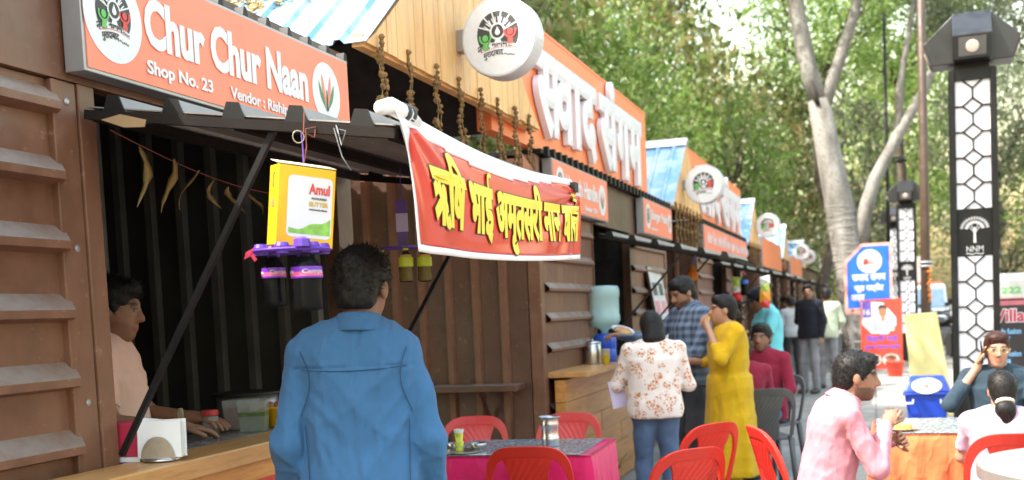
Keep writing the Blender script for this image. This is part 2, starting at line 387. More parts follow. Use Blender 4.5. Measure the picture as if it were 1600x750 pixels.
STAND = dict(pelvis=(0, 0, 0.96), waist=(0, 0, 1.10), chest=(0, 0.0, 1.29), neck=(0, -0.012, 1.455), head=(0, 0.012, 1.585),
             shR=(0.185, -0.01, 1.405), shL=(-0.185, -0.01, 1.405), elR=(0.245, -0.03, 1.13), elL=(-0.245, -0.03, 1.13),
             wrR=(0.25, 0.04, 0.89), wrL=(-0.25, 0.04, 0.89), hpR=(0.09, 0, 0.93), hpL=(-0.09, 0, 0.93),
             knR=(0.10, 0.03, 0.50), knL=(-0.10, 0.03, 0.50), anR=(0.11, -0.01, 0.085), anL=(-0.11, -0.01, 0.085))
SIT = dict(pelvis=(0, 0, 0.56), waist=(0, 0.0, 0.70), chest=(0, 0.02, 0.89), neck=(0, 0.02, 1.055), head=(0, 0.05, 1.18),
           shR=(0.185, 0.01, 1.0), shL=(-0.185, 0.01, 1.0), elR=(0.23, 0.06, 0.74), elL=(-0.23, 0.06, 0.74),
           wrR=(0.14, 0.27, 0.68), wrL=(-0.14, 0.27, 0.68), hpR=(0.09, 0.02, 0.53), hpL=(-0.09, 0.02, 0.53),
           knR=(0.12, 0.44, 0.50), knL=(-0.12, 0.44, 0.50), anR=(0.12, 0.42, 0.085), anL=(-0.12, 0.42, 0.085))
TONES = dict(a=(0.30, 0.155, 0.095), b=(0.22, 0.105, 0.062), c=(0.38, 0.21, 0.14), d=(0.16, 0.075, 0.046))

def person(label, loc, rz, base, H=1.7, pose={}, look=(0, 0, 0), tone='a', h=0.011, shirt=None, sleeve='long', trousers=None, kurta=None,
           hair='short', hairm=None, beard=0, shoe=None, collar=None, bulk=1.0, folds=0.006, cuff=None, hands=None, extra=None, shirt_hem=None,
           glasses=False, seed=1, group=None, hs=1.0):
    s = H/1.7; S0 = s; J = {k: np.array(v, float)*s for k, v in {**base, **pose}.items()}
    sit = base is SIT
    HM = rotm(*look); hc = J['head']
    def hp(x, y, z): return hc+(HM.T@np.array((x, y, z)))*s*hs
    allp = np.array(list(J.values())); lo = allp.min(0)-0.2*s-np.array((0.05, 0.05, 0)); hi = allp.max(0)+0.2*s+np.array((0.05, 0.05, 0.02)); lo[2] = min(lo[2], -0.02)
    up = J['chest']-J['pelvis']; up = up/np.linalg.norm(up); rx = J['shR']-J['shL']; rx = rx-up*(rx@up); rx /= np.linalg.norm(rx); fy = np.cross(up, rx)
    TM = np.array([rx, fy, up])
    rp = J['hpR']-J['hpL']; rp /= np.linalg.norm(rp)
    B = bulk
    def torso(f, g, hips=True):
        f.ell(J['chest']+up*0.02*s, (0.158*s*B+g, 0.108*s*B+g, 0.165*s+g), TM, 0.05)
        f.ell(J['chest']-up*0.10*s, (0.150*s*B+g, 0.108*s*B+g, 0.14*s+g), TM, 0.06)
        f.ell(J['waist'], (0.142*s*B+g, 0.104*s*B+g, 0.13*s+g), TM, 0.06)
        if hips: f.ell(J['pelvis'], (0.160*s*B+g, 0.115*s*B+g, 0.12*s+g), TM, 0.06)
        for a in 'RL':
            f.cap(J['neck']-up*0.035*s, J['sh'+a]-up*0.008*s, 0.056*s+g, 0.056*s+g, 0.05)
            f.ell(J['chest']+up*0.055*s+rx*(0.08 if a == 'R' else -0.08)*s-fy*0.02*s, (0.09*s*B+g, 0.085*s+g, 0.11*s+g), TM, 0.05)
    # ---- body: one continuous surface
    f = SDF(lo, hi, h)
    torso(f, -0.012)
    for a in 'RL':
        ar = 0.72 if sleeve == 'long' and shirt else 1.0
        f.cap(J['sh'+a], J['el'+a], 0.047*s*B*(0.8 if shirt else 1), 0.038*s*ar, 0.03); f.cap(J['el'+a], J['wr'+a], 0.038*s*ar, 0.026*s, 0.02)
        f.cap(J['hp'+a], J['kn'+a], 0.078*s*B, 0.054*s, 0.05); f.cap(J['kn'+a], J['an'+a], 0.053*s, 0.036*s, 0.03)
    f.cap(J['neck']-up*0.03*s, hp(0, -0.02, -0.055), 0.058*s, 0.050*s, 0.035)
    E3 = HM
    f.ell(hp(0, -0.014, 0.030), np.array((0.075, 0.094, 0.086))*s*hs, E3, 0.02)
    f.ell(hp(0, 0.022, -0.035), np.array((0.061, 0.068, 0.076))*s*hs, E3, 0.035)
    f.ell(hp(0, 0.062, -0.092), np.array((0.026, 0.024, 0.02))*s*hs, E3, 0.03)
    f.cap(hp(-0.034, 0.073, 0.028), hp(0.034, 0.073, 0.028), 0.013*s*hs, 0.013*s*hs, 0.02)
    f.cap(hp(0, 0.088, 0.014), hp(0, 0.106, -0.024), 0.008*s*hs, 0.0135*s*hs, 0.012)
    f.cap(hp(-0.012, 0.093, -0.03), hp(0.012, 0.093, -0.03), 0.009*s*hs, 0.009*s*hs, 0.008)
    f.ell(hp(0, 0.086, -0.057), np.array((0.023, 0.011, 0.010))*s*hs, E3, 0.008)
    f.ell(hp(0, 0.082, -0.069), np.array((0.019, 0.011, 0.008))*s*hs, E3, 0.008)
    for x in (-1, 1):
        f.ell(hp(0.031*x, 0.091, 0.008), np.array((0.017, 0.012, 0.010))*s*hs, E3, 0.008, sub=True)
        f.ell(hp(0.031*x, 0.072, 0.007), np.array((0.013, 0.012, 0.0115))*s*hs, E3, 0.004)
        f.ell(hp(0.077*x, -0.008, -0.006), np.array((0.009, 0.021, 0.033))*s*hs, E3, 0.008)
    fm = MB(); fm.col = np.array(TONES[tone])
    for a in 'RL':
        d = J['wr'+a]-J['el'+a]; d /= np.linalg.norm(d)
        hd = (hands or {}).get(a, {}); dd = np.array(hd.get('d', d), float); dd /= np.linalg.norm(dd)
        nn = np.array(hd.get('n', -rx if a == 'R' else rx), float); nn = nn-dd*(nn@dd); nn /= np.linalg.norm(nn); lt = np.cross(dd, nn)
        f.ell(J['wr'+a]+dd*0.048*s, (0.039*s, 0.015*s, 0.052*s), np.array([lt, nn, dd]), 0.02)
        f.cap(J['wr'+a]-dd*0.01*s, J['wr'+a]+dd*0.03*s, 0.025*s, 0.022*s, 0.015)
        fingers(fm, J['wr'+a], dd, nn, hd.get('curl', 0.35), s, hd.get('side', -1 if a == 'R' else 1), thumb=hd.get('thumb', 0.4))
        # foot
        fd = np.array((0, 1, 0)); f.ell(J['an'+a]+fd*0.06*s+np.array((0, 0, -0.045*s)), (0.042*s, 0.115*s, 0.04*s), None, 0.03)
    pv, qf = f.out()
    q = (pv-hc)@HM.T/(s*hs); c = np.tile(np.array(TONES[tone], np.float32), (len(pv), 1)); x, y, z = q.T; ax = np.abs(x)
    inh = (np.abs(z) < 0.14) & (y > 0.02) & (ax < 0.09)
    cheeks = inh & (z < 0.0) & (z > -0.05); c[cheeks] *= (1.05, 0.97, 0.95)
    if beard:
        bd = (np.abs(z+0.085) < 0.045) & (y > -0.01) & (ax < 0.075) & ~((np.abs(z+0.062) < 0.014) & (ax < 0.022)) & (z < -0.045-0.35*(np.maximum(0, 0.05-ax)))
        bd |= inh & (np.abs(z+0.044) < 0.006) & (ax < 0.027) & (y > 0.07)
        c[bd] = c[bd]*(1-0.75*beard)
    lips = inh & (np.abs(z+0.062) < 0.013) & (ax < 0.023) & (y > 0.082); c[lips] *= (0.95, 0.62, 0.62)
    br = inh & (np.abs(z-0.030+0.10*np.maximum(0, ax-0.035)) < 0.0065) & (ax > 0.012) & (ax < 0.054) & (y > 0.045); c[br] *= 0.16
    ew = inh & (np.abs(z-0.006) < 0.0055) & (np.abs(ax-0.031) < 0.0135) & (y > 0.05); c[ew] = (0.24, 0.20, 0.18)
    ei = inh & (np.abs(z-0.007) < 0.0078) & (np.abs(ax-0.031) < 0.006) & (y > 0.05); c[ei] = (0.012, 0.009, 0.008)
    el_ = inh & (np.abs(z-0.0155) < 0.0035) & (np.abs(ax-0.031) < 0.017) & (y > 0.05); c[el_] *= 0.5
    body = sdf_mesh('person', pv, qf, SKIN, None, c, fm)
    body.location = loc; body.rotation_euler = (0, 0, rz); tag(body, label, 'person', group)
    # ---- hair
    hm = hairm or HAIR
    if hair:
        f = SDF(hc-0.22*s-np.array((0, 0, 0.14 if hair != 'short' else 0)), hc+0.22*s, min(h, 0.008))
        f.ell(hp(0, -0.020, 0.040), np.array((0.085, 0.100, 0.092))*s*hs, HM, 0.02)
        f.ell(hp(0, 0.045, 0.085), np.array((0.066, 0.045, 0.040))*s*hs, HM, 0.02)
        if hair == 'short':
            f.ell(hp(0, -0.06, -0.03), np.array((0.070, 0.055, 0.060))*s*hs, HM, 0.03)
            for sx in (-1, 1): f.ell(hp(0.076*sx, 0.012, 0.015), np.array((0.010, 0.018, 0.035))*s*hs, HM, 0.01)
        if hair == 'bun':
            f.ell(hp(0, -0.055, -0.02), np.array((0.070, 0.062, 0.075))*s*hs, HM, 0.03)
            f.ell(hp(0.01, -0.115, -0.035), np.array((0.040, 0.036, 0.042))*s*hs, HM, 0.015)
        if hair == 'shoulder':
            f.ell(hp(0, -0.055, -0.03), np.array((0.088, 0.070, 0.105))*s*hs, HM, 0.04)
            f.ell(hp(0, -0.065, -0.11), np.array((0.090, 0.055, 0.060))*s*hs, HM, 0.04)
        if hair == 'tied':
            f.ell(hp(0, -0.055, -0.02), np.array((0.076, 0.062, 0.085))*s*hs, HM, 0.03)
            f.ell(hp(0.0, -0.105, -0.115), np.array((0.062, 0.05, 0.062))*s*hs, HM, 0.012); f.ell(hp(0.01, -0.10, -0.17), np.array((0.045, 0.035, 0.05))*s*hs, HM, 0.015)
        f.ell(hp(0, 0.118, -0.035), np.array((0.066, 0.088, 0.094))*s*hs, HM, 0.012, sub=True)
        if hair == 'short':
            for sx in (-1, 1): f.ell(hp(0.098*sx, 0.0, -0.045), np.array((0.03, 0.05, 0.05))*s*hs, HM, 0.01, sub=True)
            f.cut(hp(0, 0, -0.072), -HM[2]+0.0)
        f.wob(0.0012, 90, seed)
        if hair == 'short': f.wob(0.0016, 230, seed+5)
        hv, hq = f.out(); st_ = None
        if h < 0.0125:
            st_ = MB(); rr_ = random.Random(seed); ctr = hp(0, -0.02, 0.03)
            for _ in range((1000 if hair == 'short' else 450) if h < 0.0096 else 350):
                p = hv[rr_.randrange(len(hv))]; n_ = p-ctr; n_ = n_/np.linalg.norm(n_); q_ = HM@(p-hc)
                if q_[2] < -0.02*s: continue
                dr = HM.T@np.array((rr_.uniform(-.5, .5), rr_.uniform(-.6, .7), rr_.uniform(-.5, .3))); dr = n_*rr_.uniform(0.15, 0.75)+dr; dr = dr/np.linalg.norm(dr); L = rr_.uniform(0.012, 0.028)*s
                sd_ = np.cross(dr, n_); sd_ = sd_/max(1e-6, np.linalg.norm(sd_))*0.0022; b_ = p-n_*0.003
                st_.add([b_-sd_, b_+sd_, b_+n_*0.003, b_+dr*L], [(0, 1, 3), (1, 2, 3), (2, 0, 3)])
        sdf_mesh('hair', hv, hq, hm, body, extra=st_)
    # ---- trousers
    if trousers:
        f = SDF(lo, hi, h)
        f.ell(J['pelvis']-up*0.01*s, (0.160*s*B+0.012, 0.115*s*B+0.012, 0.11*s), TM, 0.05)
        for a in 'RL':
            f.cap(J['hp'+a], J['kn'+a], 0.092*s*B, 0.070*s, 0.04); f.cap(J['kn'+a], J['an'+a]+(J['kn'+a]-J['an'+a])*0.02, 0.069*s, 0.060*s, 0.03)
        f.wob(folds*0.6, 22, seed+2, (1, 1, 1.8)); f.wob(folds*0.7, 17, seed+4, (0.8, 0.8, 1.6), True)
        f.cut((0, 0, 0.055*s), (0, 0, -1))
        sdf_mesh('trousers', *f.out(), trousers, body)
    if shoe:
        for a in 'RL':
            f = SDF(J['an'+a]-np.array((0.1, 0.14, 0.13)), J['an'+a]+np.array((0.1, 0.26, 0.09)), 0.009)
            b = J['an'+a]; f.ell(b+np.array((0, 0.06, -0.045))*s, (0.048*s, 0.135*s, 0.045*s), None, 0.02); f.cap(b+np.array((0, -0.01, -0.03)), b, 0.045*s, 0.04*s, 0.02)
            f.cut((0, 0, b[2]-0.082*s), (0, 0, -1)); sdf_mesh('shoe', *f.out(), shoe, body)
    # ---- shirt
    if shirt:
        f = SDF(lo, hi, h); g = 0.010
        torso(f, g)
        hem = J['pelvis']-up*(0.10 if shirt_hem is None else shirt_hem)*s
        if kurta:
            zt = J['pelvis'][2]+0.08*s; zb = kurta*s
            c0 = J['pelvis']*[1, 1, 0]
            def fn(X, Y, Z):
                t = np.clip((zt-Z)/(zt-zb), 0, 1); r = (0.165+0.065*t)*s*B
                fl = 1+0.045*t*np.sin(9*np.arctan2(Y-c0[1], X-c0[0])+2)+0.03*t*np.sin(17*np.arctan2(Y-c0[1], X-c0[0])+1)
                d = np.sqrt((X-c0[0])**2+((Y-c0[1])*1.30)**2)/fl-r
                return np.maximum(d*0.8, np.maximum(Z-zt, zb-Z))
            f.put(c0+[-.3, -.3, zb], c0+[.3, .3, zt], fn, 0.06)
        else:
            f.ell(J['pelvis']-up*0.02*s, (0.168*s*B+g, 0.122*s*B+g, 0.16*s), TM, 0.06)
            # the cloth falls straight from the shoulder blades to the hem
            t0_, t1_ = J['chest']+up*0.03*s, hem-up*0.02; ax_ = t1_-t0_; LL_ = ax_@ax_
            def col_(X, Y, Z):
                px, py, pz = X-t0_[0], Y-t0_[1], Z-t0_[2]; t = (px*ax_[0]+py*ax_[1]+pz*ax_[2])/LL_; tc = np.clip(t, 0, 1)
                u_ = np.abs(px*rx[0]+py*rx[1]+pz*rx[2]); v_ = np.abs(px*fy[0]+py*fy[1]+pz*fy[2]); hw, hd = (0.163+0.014*tc)*s*B, (0.113+0.010*tc)*s*B
                d = ((u_/hw)**2.7+(v_/hd)**2.7)**(1/2.7)-1
                return np.maximum(d*0.115*s, np.abs(t-0.5)*math.sqrt(LL_)-0.5*math.sqrt(LL_))
            e_ = 0.24*s*B; f.put(np.minimum(t0_, t1_)-e_, np.maximum(t0_, t1_)+e_, col_, 0.05)
            f.cut(hem, -up)
        for a in 'RL':
            sh, el, wr = J['sh'+a], J['el'+a], J['wr'+a]
            f.cap(sh, el, 0.059*s*B, 0.051*s, 0.014)
            if sleeve == 'long': f.cap(el, wr+(wr-el)*0.02, 0.051*s, 0.038*s, 0.03)
            if sleeve == 'three': f.cap(el, el+(wr-el)*0.35, 0.055*s, 0.050*s, 0.03)
            if sleeve == 'rolled': f.cap(el, el+(wr-el)*0.45, 0.053*s, 0.046*s, 0.03)
        if sleeve == 'short':
            for a in 'RL':
                sh, el = J['sh'+a], J['el'+a]; p = sh+(el-sh)*0.72; d = (el-sh)/np.linalg.norm(el-sh)
                # cut the sleeve open below its hem
                f.cap(p+d*0.055*s, el+d*0.08*s, 0.066*s, 0.07*s, 0.004, sub=True)
        f.cap(J['neck']+up*0.03*s, hp(0, -0.02, -0.06), 0.058*s, 0.07*s, 0.008, sub=True)
        f.wob(folds*0.4, 15, seed+1, (1, 1, 1.3)); f.wob(folds*0.7, 21, seed+3, (1.2, 1, 1.0), True)
        if extra: extra(f, J, s)
        sh_ob = sdf_mesh('kurta' if kurta else 'shirt', *f.out(), shirt, body)
        if collar:
            nk = hp(0, -0.02, -0.06)-J['neck']; nk /= np.linalg.norm(nk); xx = rx-nk*(rx@nk); xx /= np.linalg.norm(xx)
            f = SDF(J['neck']-0.13*s, J['neck']+0.15*s, 0.007)
            f.ring(J['neck']+nk*0.012*s, np.array([xx, np.cross(nk, xx), nk]), 0.075*s, 0.025*s, 0.0075*s, 0.012*s, ey=1.04)
            f.cap(J['neck']+nk*0.005+np.cross(nk, xx)*0.09*s, J['neck']+nk*0.05+np.cross(nk, xx)*0.09*s, 0.018*s, 0.03*s, 0.01, sub=True)
            sdf_mesh('collar', *f.out(), collar, body)
    if glasses:
        m = MB(); P = lambda x, y, z: hp(x, y, z)
        for sx in (-1, 1):
            pts = [P(sx*0.034+0.024*math.cos(t), 0.099, 0.004+0.018*math.sin(t)) for t in np.linspace(0, 2*math.pi, 17)]
            m.tube(pts, 0.0018*s, 5); m.tube([P(sx*0.058, 0.097, 0.008), P(sx*0.082, 0.05, 0.010), P(sx*0.084, -0.01, 0.006)], 0.0016*s, 5)
        m.tube([P(-0.010, 0.099, 0.006), P(0, 0.106, 0.010), P(0.010, 0.099, 0.006)], 0.0016*s, 5)
        bld('spectacles', m, plain('gold wire', (0.55, 0.42, 0.2), 0.3, 0.8), body, smooth=True)
    return body, J, hp
# ------------------------------------------------------------------ shared materials
BROWN = worn_metal('worn brown painted steel', (0.125, 0.050, 0.027), (0.225, 0.105, 0.060))
BROWN2 = worn_metal('dark brown painted steel', (0.060, 0.026, 0.016), (0.135, 0.062, 0.038))
DARK = plain('dark matt steel', (0.034, 0.032, 0.031), 0.9, var=0.3, spec=0.1)  # even dark tone for interiors, gable backs and the added roof sheet
STUD = plain('grey steel stud', (0.30, 0.285, 0.275), 0.6, var=0.3)
BLACK = plain('black painted steel', (0.007, 0.0068, 0.0072), 0.5, var=0.25, scale=14, spec=0.3)
AWN = plain('dark brown awning steel', (0.013, 0.0095, 0.008), 0.7, var=0.3, spec=0.15)
GREYM = plain('grey aluminium trim', (0.36, 0.36, 0.38), 0.4, 0.6, var=0.1)
def signface(name, col):
    m, nt, bs = base_mat(name); co = coords(nt); st = coords(nt, (3, 3, 0.5))
    c = mix(nt, ramp(nt, noise(nt, co, 2.2, 6), [(0.35, (0, 0, 0)), (0.75, (0.5, 0.5, 0.5))]), col, tuple(min(1, x*1.1+0.03) for x in col))
    c = mix(nt, ramp(nt, noise(nt, st, 9, 6), [(0.55, (0, 0, 0)), (0.85, (0.35, 0.35, 0.35))]), c, tuple(x*0.6 for x in col))
    nt.links.new(c, bs.inputs['Base Color']); bs.inputs['Roughness'].default_value = 0.4; return m
ORANGE = signface('orange printed sign face', (0.86, 0.20, 0.115))
ORANGE2 = signface('orange painted sign board', (0.86, 0.215, 0.07))
WHITE = plain('white printed vinyl', (0.66, 0.66, 0.685), 0.4, var=0.05)
LWHITE = plain('white acrylic letters', (0.74, 0.72, 0.78), 0.3, var=0.05)
INK = plain('dark grey print', (0.035, 0.036, 0.04), 0.5); GREENP = plain('green print', (0.12, 0.42, 0.10), 0.5); REDP = plain('red print', (0.62, 0.05, 0.045), 0.5)
YELP = plain('yellow print', (0.82, 0.66, 0.06), 0.5, var=0.06); BLUEP = plain('blue print', (0.03, 0.12, 0.60), 0.45)
GABLEW = wood('pale varnished pine', (0.72, 0.38, 0.14), (0.86, 0.53, 0.23), rough=0.45)
PLANKH = wood('varnished counter wood', (0.46, 0.18, 0.042), (0.70, 0.345, 0.10), grain=(1, 0.10, 1), rough=0.35)
SLABW = wood('pale counter slab wood', (0.44, 0.20, 0.065), (0.66, 0.37, 0.14), grain=(1, 0.12, 1), rough=0.35)
BLUER = None
def roofmat():
    m, nt, bs = base_mat('blue corrugated roofing'); co = coords(nt)
    c = mix(nt, ramp(nt, noise(nt, co, 2.5, 6, 0.6), [(0.45, (0, 0, 0)), (0.62, (1, 1, 1))]), (0.16, 0.33, 0.58), (0.42, 0.50, 0.60))
    nt.links.new(c, bs.inputs['Base Color']); bs.inputs['Roughness'].default_value = 0.38; return m
BLUER = roofmat()

# ------------------------------------------------------------------ ground
def slabmat(name, a, b):
    m, nt, bs = base_mat(name); oi = N(nt, 'ShaderNodeObjectInfo'); co = coords(nt, kind='Generated')
    tc = N(nt, 'ShaderNodeNewGeometry'); n = noise(nt, tc.outputs['Position'], 3.2, 7, 0.6); g = noise(nt, tc.outputs['Position'], 55, 3)
    c = ramp(nt, n, [(0.3, a), (0.7, b)]); c = mix(nt, ramp(nt, oi.outputs['Random'], [(0, (0, 0, 0)), (1, (0.5, 0.5, 0.5))]), c, tuple(x*0.7 for x in a))
    nt.links.new(c, bs.inputs['Base Color']); bs.inputs['Roughness'].default_value = 0.8; bump(nt, bs, g, 0.25, 0.004); return m
PAVE = slabmat('grey stone paving', (0.22, 0.21, 0.195), (0.34, 0.325, 0.30)); JOINT = plain('dusty paving bed', (0.13, 0.12, 0.105), 0.9, var=0.25, scale=3, bmp=0.3)
ASPH = plain('dusty asphalt', (0.12, 0.115, 0.11), 0.9, var=0.25, scale=2, bmp=0.3, bscale=90)
g = bld('ground', MB().box((-150, -60, -0.30), (150, 300, -0.02)), plain('dry dusty soil', (0.22, 0.18, 0.13), 0.95, var=0.25, scale=0.8), None); g['kind'] = 'structure'
pv_ = bld('pavement', MB().box((-7, -3, -0.02), (3.2, 80, -0.006)), JOINT); pv_['kind'] = 'structure'
rd = bld('road', MB().box((5.2, -30, -0.02), (13.5, 200, -0.012)), ASPH); rd['kind'] = 'structure'
_sm = MB().box((0.007, 0.007, -0.006), (0.593, 0.593, 0.0)); _sme = _sm.mesh('slab'); _sme.materials.append(PAVE)
for i in range(9):
    for j in range(33):
        o = link('slab', _sme, None, pv_, loc=(-2.4+0.6*i, 4.2+0.6*j+(0.3 if i % 2 else 0), random.uniform(0, 0.002)))
kb = thing('kerb', 'grey concrete kerb edging the paved walk beside the road', 'kerb'); kb['kind'] = 'structure'
_km = MB().box((0, 0.006, -0.02), (0.15, 0.994, 0.12)).mesh('kerbstone'); _km.materials.append(plain('kerb concrete', (0.36, 0.35, 0.33), 0.85, bmp=0.3))
for j in range(60): link('kerbstone', _km, None, kb, loc=(3.2, 2+j, 0))

# ------------------------------------------------------------------ wall elements
_ribc = {}
def hrib(parent, y0, y1, z, mat, X=-2.3, d=0.042, hgt=0.075, taper=0.035, open_end=False):
    key = (round(y1-y0, 3), d, hgt, taper, open_end, mat.name)
    if key not in _ribc:
        L = y1-y0; m = MB(); pr = [(0, 0), (d, 0.012), (d, hgt*0.42), (0, hgt)]
        t0 = 0 if open_end else taper
        vs = [(x, (t0 if x else 0), zz) for x, zz in pr]+[(x, L-(taper if x else 0), zz) for x, zz in pr]
        fs = [(0, 1, 5, 4), (1, 2, 6, 5), (2, 3, 7, 6), (4, 5, 6, 7)]+([] if open_end else [(3, 2, 1, 0)])
        m.add(vs, fs); _ribc[key] = m.mesh('rib'); _ribc[key].materials.append(mat)
    return link('rib', _ribc[key], None, parent, loc=(X, y0, z))
def alcove(parent, y0, y1, z0, z1, xb=-4.3, mat=None):
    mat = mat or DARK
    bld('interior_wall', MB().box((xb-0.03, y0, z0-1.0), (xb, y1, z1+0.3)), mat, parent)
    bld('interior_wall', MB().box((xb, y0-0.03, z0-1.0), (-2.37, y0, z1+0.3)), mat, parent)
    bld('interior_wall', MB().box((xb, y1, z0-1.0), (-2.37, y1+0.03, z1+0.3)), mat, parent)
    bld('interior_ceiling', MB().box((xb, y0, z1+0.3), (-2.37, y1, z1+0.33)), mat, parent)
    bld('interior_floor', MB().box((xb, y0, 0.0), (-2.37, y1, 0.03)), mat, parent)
    y = y0+0.2
    while y < y1-0.05:
        bld('wall_stud', MB().box((xb, y, z0-1.0), (xb+0.04, y+0.05, z1+0.3)), STUD, parent); y += 0.33
def wallseg(parent, y0, y1, z0, z1, mat, X=-2.3):
    return bld('wall', MB().box((X-0.06, y0, z0), (X, y1, z1)), mat, parent)

def awning(label, y0, y1, xi, zi, xo, zo, nr, strut_lo=1.15, far_strut=True, det=True):
    t = thing('awning', label, 'awning', (0, 0, 0), 0, 'propped awnings over the stall openings')
    pr = []; rh, rw, rb = 0.034, 0.034, 0.070
    def at(s, h=0): return (xi+(xo-xi)*s, zi+(zo-zi)*s+h)
    L = abs(xo-xi)
    for i in range(nr):
        c = (i+0.5)/nr
        for ds, hh in ((-rb/2, 0), (-rw/2, rh), (rw/2, rh), (rb/2, 0)): pr.append(at(c+ds/L, hh))
    pr = [at(0)]+pr+[at(1)]; n = len(pr); m = MB()
    vs = [(x, y, z+dz) for y in (y0, y1) for dz in (0, 0.004) for x, z in pr]
    fs = []
    for i in range(n-1):
        fs += [(i, i+1, 2*n+i+1, 2*n+i), (n+i, 3*n+i, 3*n+i+1, n+i+1), (i, n+i, n+i+1, i+1), (2*n+i, 2*n+i+1, 3*n+i+1, 3*n+i)]
    m.add(vs, fs); bld('sheet', m, worn_metal('awning top steel', (0.16, 0.14, 0.13), (0.30, 0.28, 0.26)) if 'awning top steel' not in MATS else MATS['awning top steel'], t)
    # black plates standing in for the dark open fold ends, and the angle frame
    for y in (y0, y1):
        for i in range(nr):
            m = MB(); c = (i+0.5)/nr; q = [at(c+ds/L, hh) for ds, hh in ((-rb/2-0.004, -0.01), (-rw/2-0.003, rh+0.006), (rw/2+0.003, rh+0.006), (rb/2+0.004, -0.01))]
            m.prism(q, 'y', y-0.006 if y == y0 else y+0.001, y-0.001 if y == y0 else y+0.006)
            bld('dark_end', m, BLACK, t)
        m = MB(); a, b = at(0.0, -0.022), at(1.0, -0.022); m.bar((a[0], y, a[1]), (b[0], y, b[1]), 0.028, 0.028); bld('frame_bar', m, AWN, t)
    for s_ in (0.02, 0.5, 0.98):
        a = at(s_, -0.022); bld('frame_bar', MB().bar((a[0], y0+0.02, a[1]), (a[0], y1-0.02, a[1]), 0.032, 0.03), AWN, t)
    for y in ((y0+0.012, y1-0.012) if far_strut else (y0+0.012,)):
        a = at(0.62, -0.03); bld('strut', MB().bar((a[0], y, a[1]), (xi+0.03, y, strut_lo), 0.017, 0.017), BLACK, t)
    return t

def roof_slope(parent, y0, z0, y1, z1, x0, x1):
    """corrugated sheet from the eave (y0,z0) to the ridge (y1,z1), folds running down the slope"""
    d = Vector((0, y1-y0, z1-z0)); L = d.length; d.normalize(); n = Vector((0, -d.z, d.y)); n = n if n.z > 0 else -n
    pr = []; x = x0
    while x < x1-0.01:
        for dx, hh in ((0, 0), (0.14, 0), (0.155, 0.022), (0.185, 0.022), (0.2, 0)):
            if x+dx <= x1: pr.append((x+dx, hh))
        x += 0.2
    if pr[-1][0] < x1-0.001: pr.append((x1, 0))
    m = MB(); k = len(pr); a = Vector((0, y0, z0))
    vs = [tuple(Vector((px, 0, 0))+a+d*s_+n*(hh+t)) for s_ in (0, L) for t in (0, 0.004) for px, hh in pr]
    fs = []
    for i in range(k-1): fs += [(i, i+1, 2*k+i+1, 2*k+i), (k+i, 3*k+i, 3*k+i+1, k+i+1), (i, k+i, k+i+1, i+1), (2*k+i, 2*k+i+1, 3*k+i+1, 3*k+i)]
    fs += [(0, 2*k, 3*k, k), (k-1, 2*k-1, 4*k-1, 3*k-1)]
    m.add(vs, fs); return bld('roof_sheet', m, BLUER, parent)
def gable(label, y0, y1, zb, za, xf=-2.2, xb=-4.9, pw=0.118, back=True):
    t = thing('gable_roof', label, 'gable roof', (0, 0, 0), 0, 'plank gables between the stalls')
    yc = (y0+y1)/2; n = max(4, int(round((y1-y0)/pw))); w = (y1-y0)/n
    top = lambda y: zb+(za-zb)*(1-abs(y-yc)/((y1-y0)/2))
    for i in range(n):
        a, b = y0+i*w+0.002, y0+(i+1)*w-0.002; dz = random.uniform(-0.004, 0.004); ox = random.uniform(0, 0.004)
        poly = [(a, zb+dz), (b, zb+dz), (b, max(zb+0.01, top(b)-0.01))]
        if a < yc < b: poly.append((yc, za-0.01))
        poly.append((a, max(zb+0.01, top(a)-0.01)))
        bld('plank', MB().prism(poly, 'x', xf-0.02, xf+ox), GABLEW, t)
    bld('bottom_rail', MB().box((xf-0.075, y0, zb-0.012), (xf-0.022, y1, zb+0.05)), GABLEW, t)
    roof_slope(t, y0-0.03, zb, yc, za+0.022, xb, xf+0.012); roof_slope(t, y1+0.0, zb, yc, za+0.022, xb, xf-0.012)
    bld('shade_sheet', MB().prism([(y0+0.03, zb+0.005), (yc, za-0.035), (y1-0.03, zb+0.005), (yc, za-0.045)], 'x', xb+0.05, xf-0.08), DARK, t)  # dark sheet added under the slopes to stand in for the roof's shade
    bld('ridge_cap', MB().prism([(yc-0.14, za-0.045), (yc, za+0.062), (yc+0.14, za-0.045), (yc, za+0.048)], 'x', xb-0.02, xf+0.02), WHITE, t)
    if back:
        bld('back_wall', MB().prism([(y0, 0.0), (y1, 0.0), (y1, zb), (yc, za), (y0, zb)], 'x', xb+0.02, xb+0.05), DARK, t)
    bld('tie_beam', MB().box((xf-0.9, y0+0.02, zb-0.10), (xf-0.86, y1-0.02, zb-0.05)), BROWN2, t)
    return t

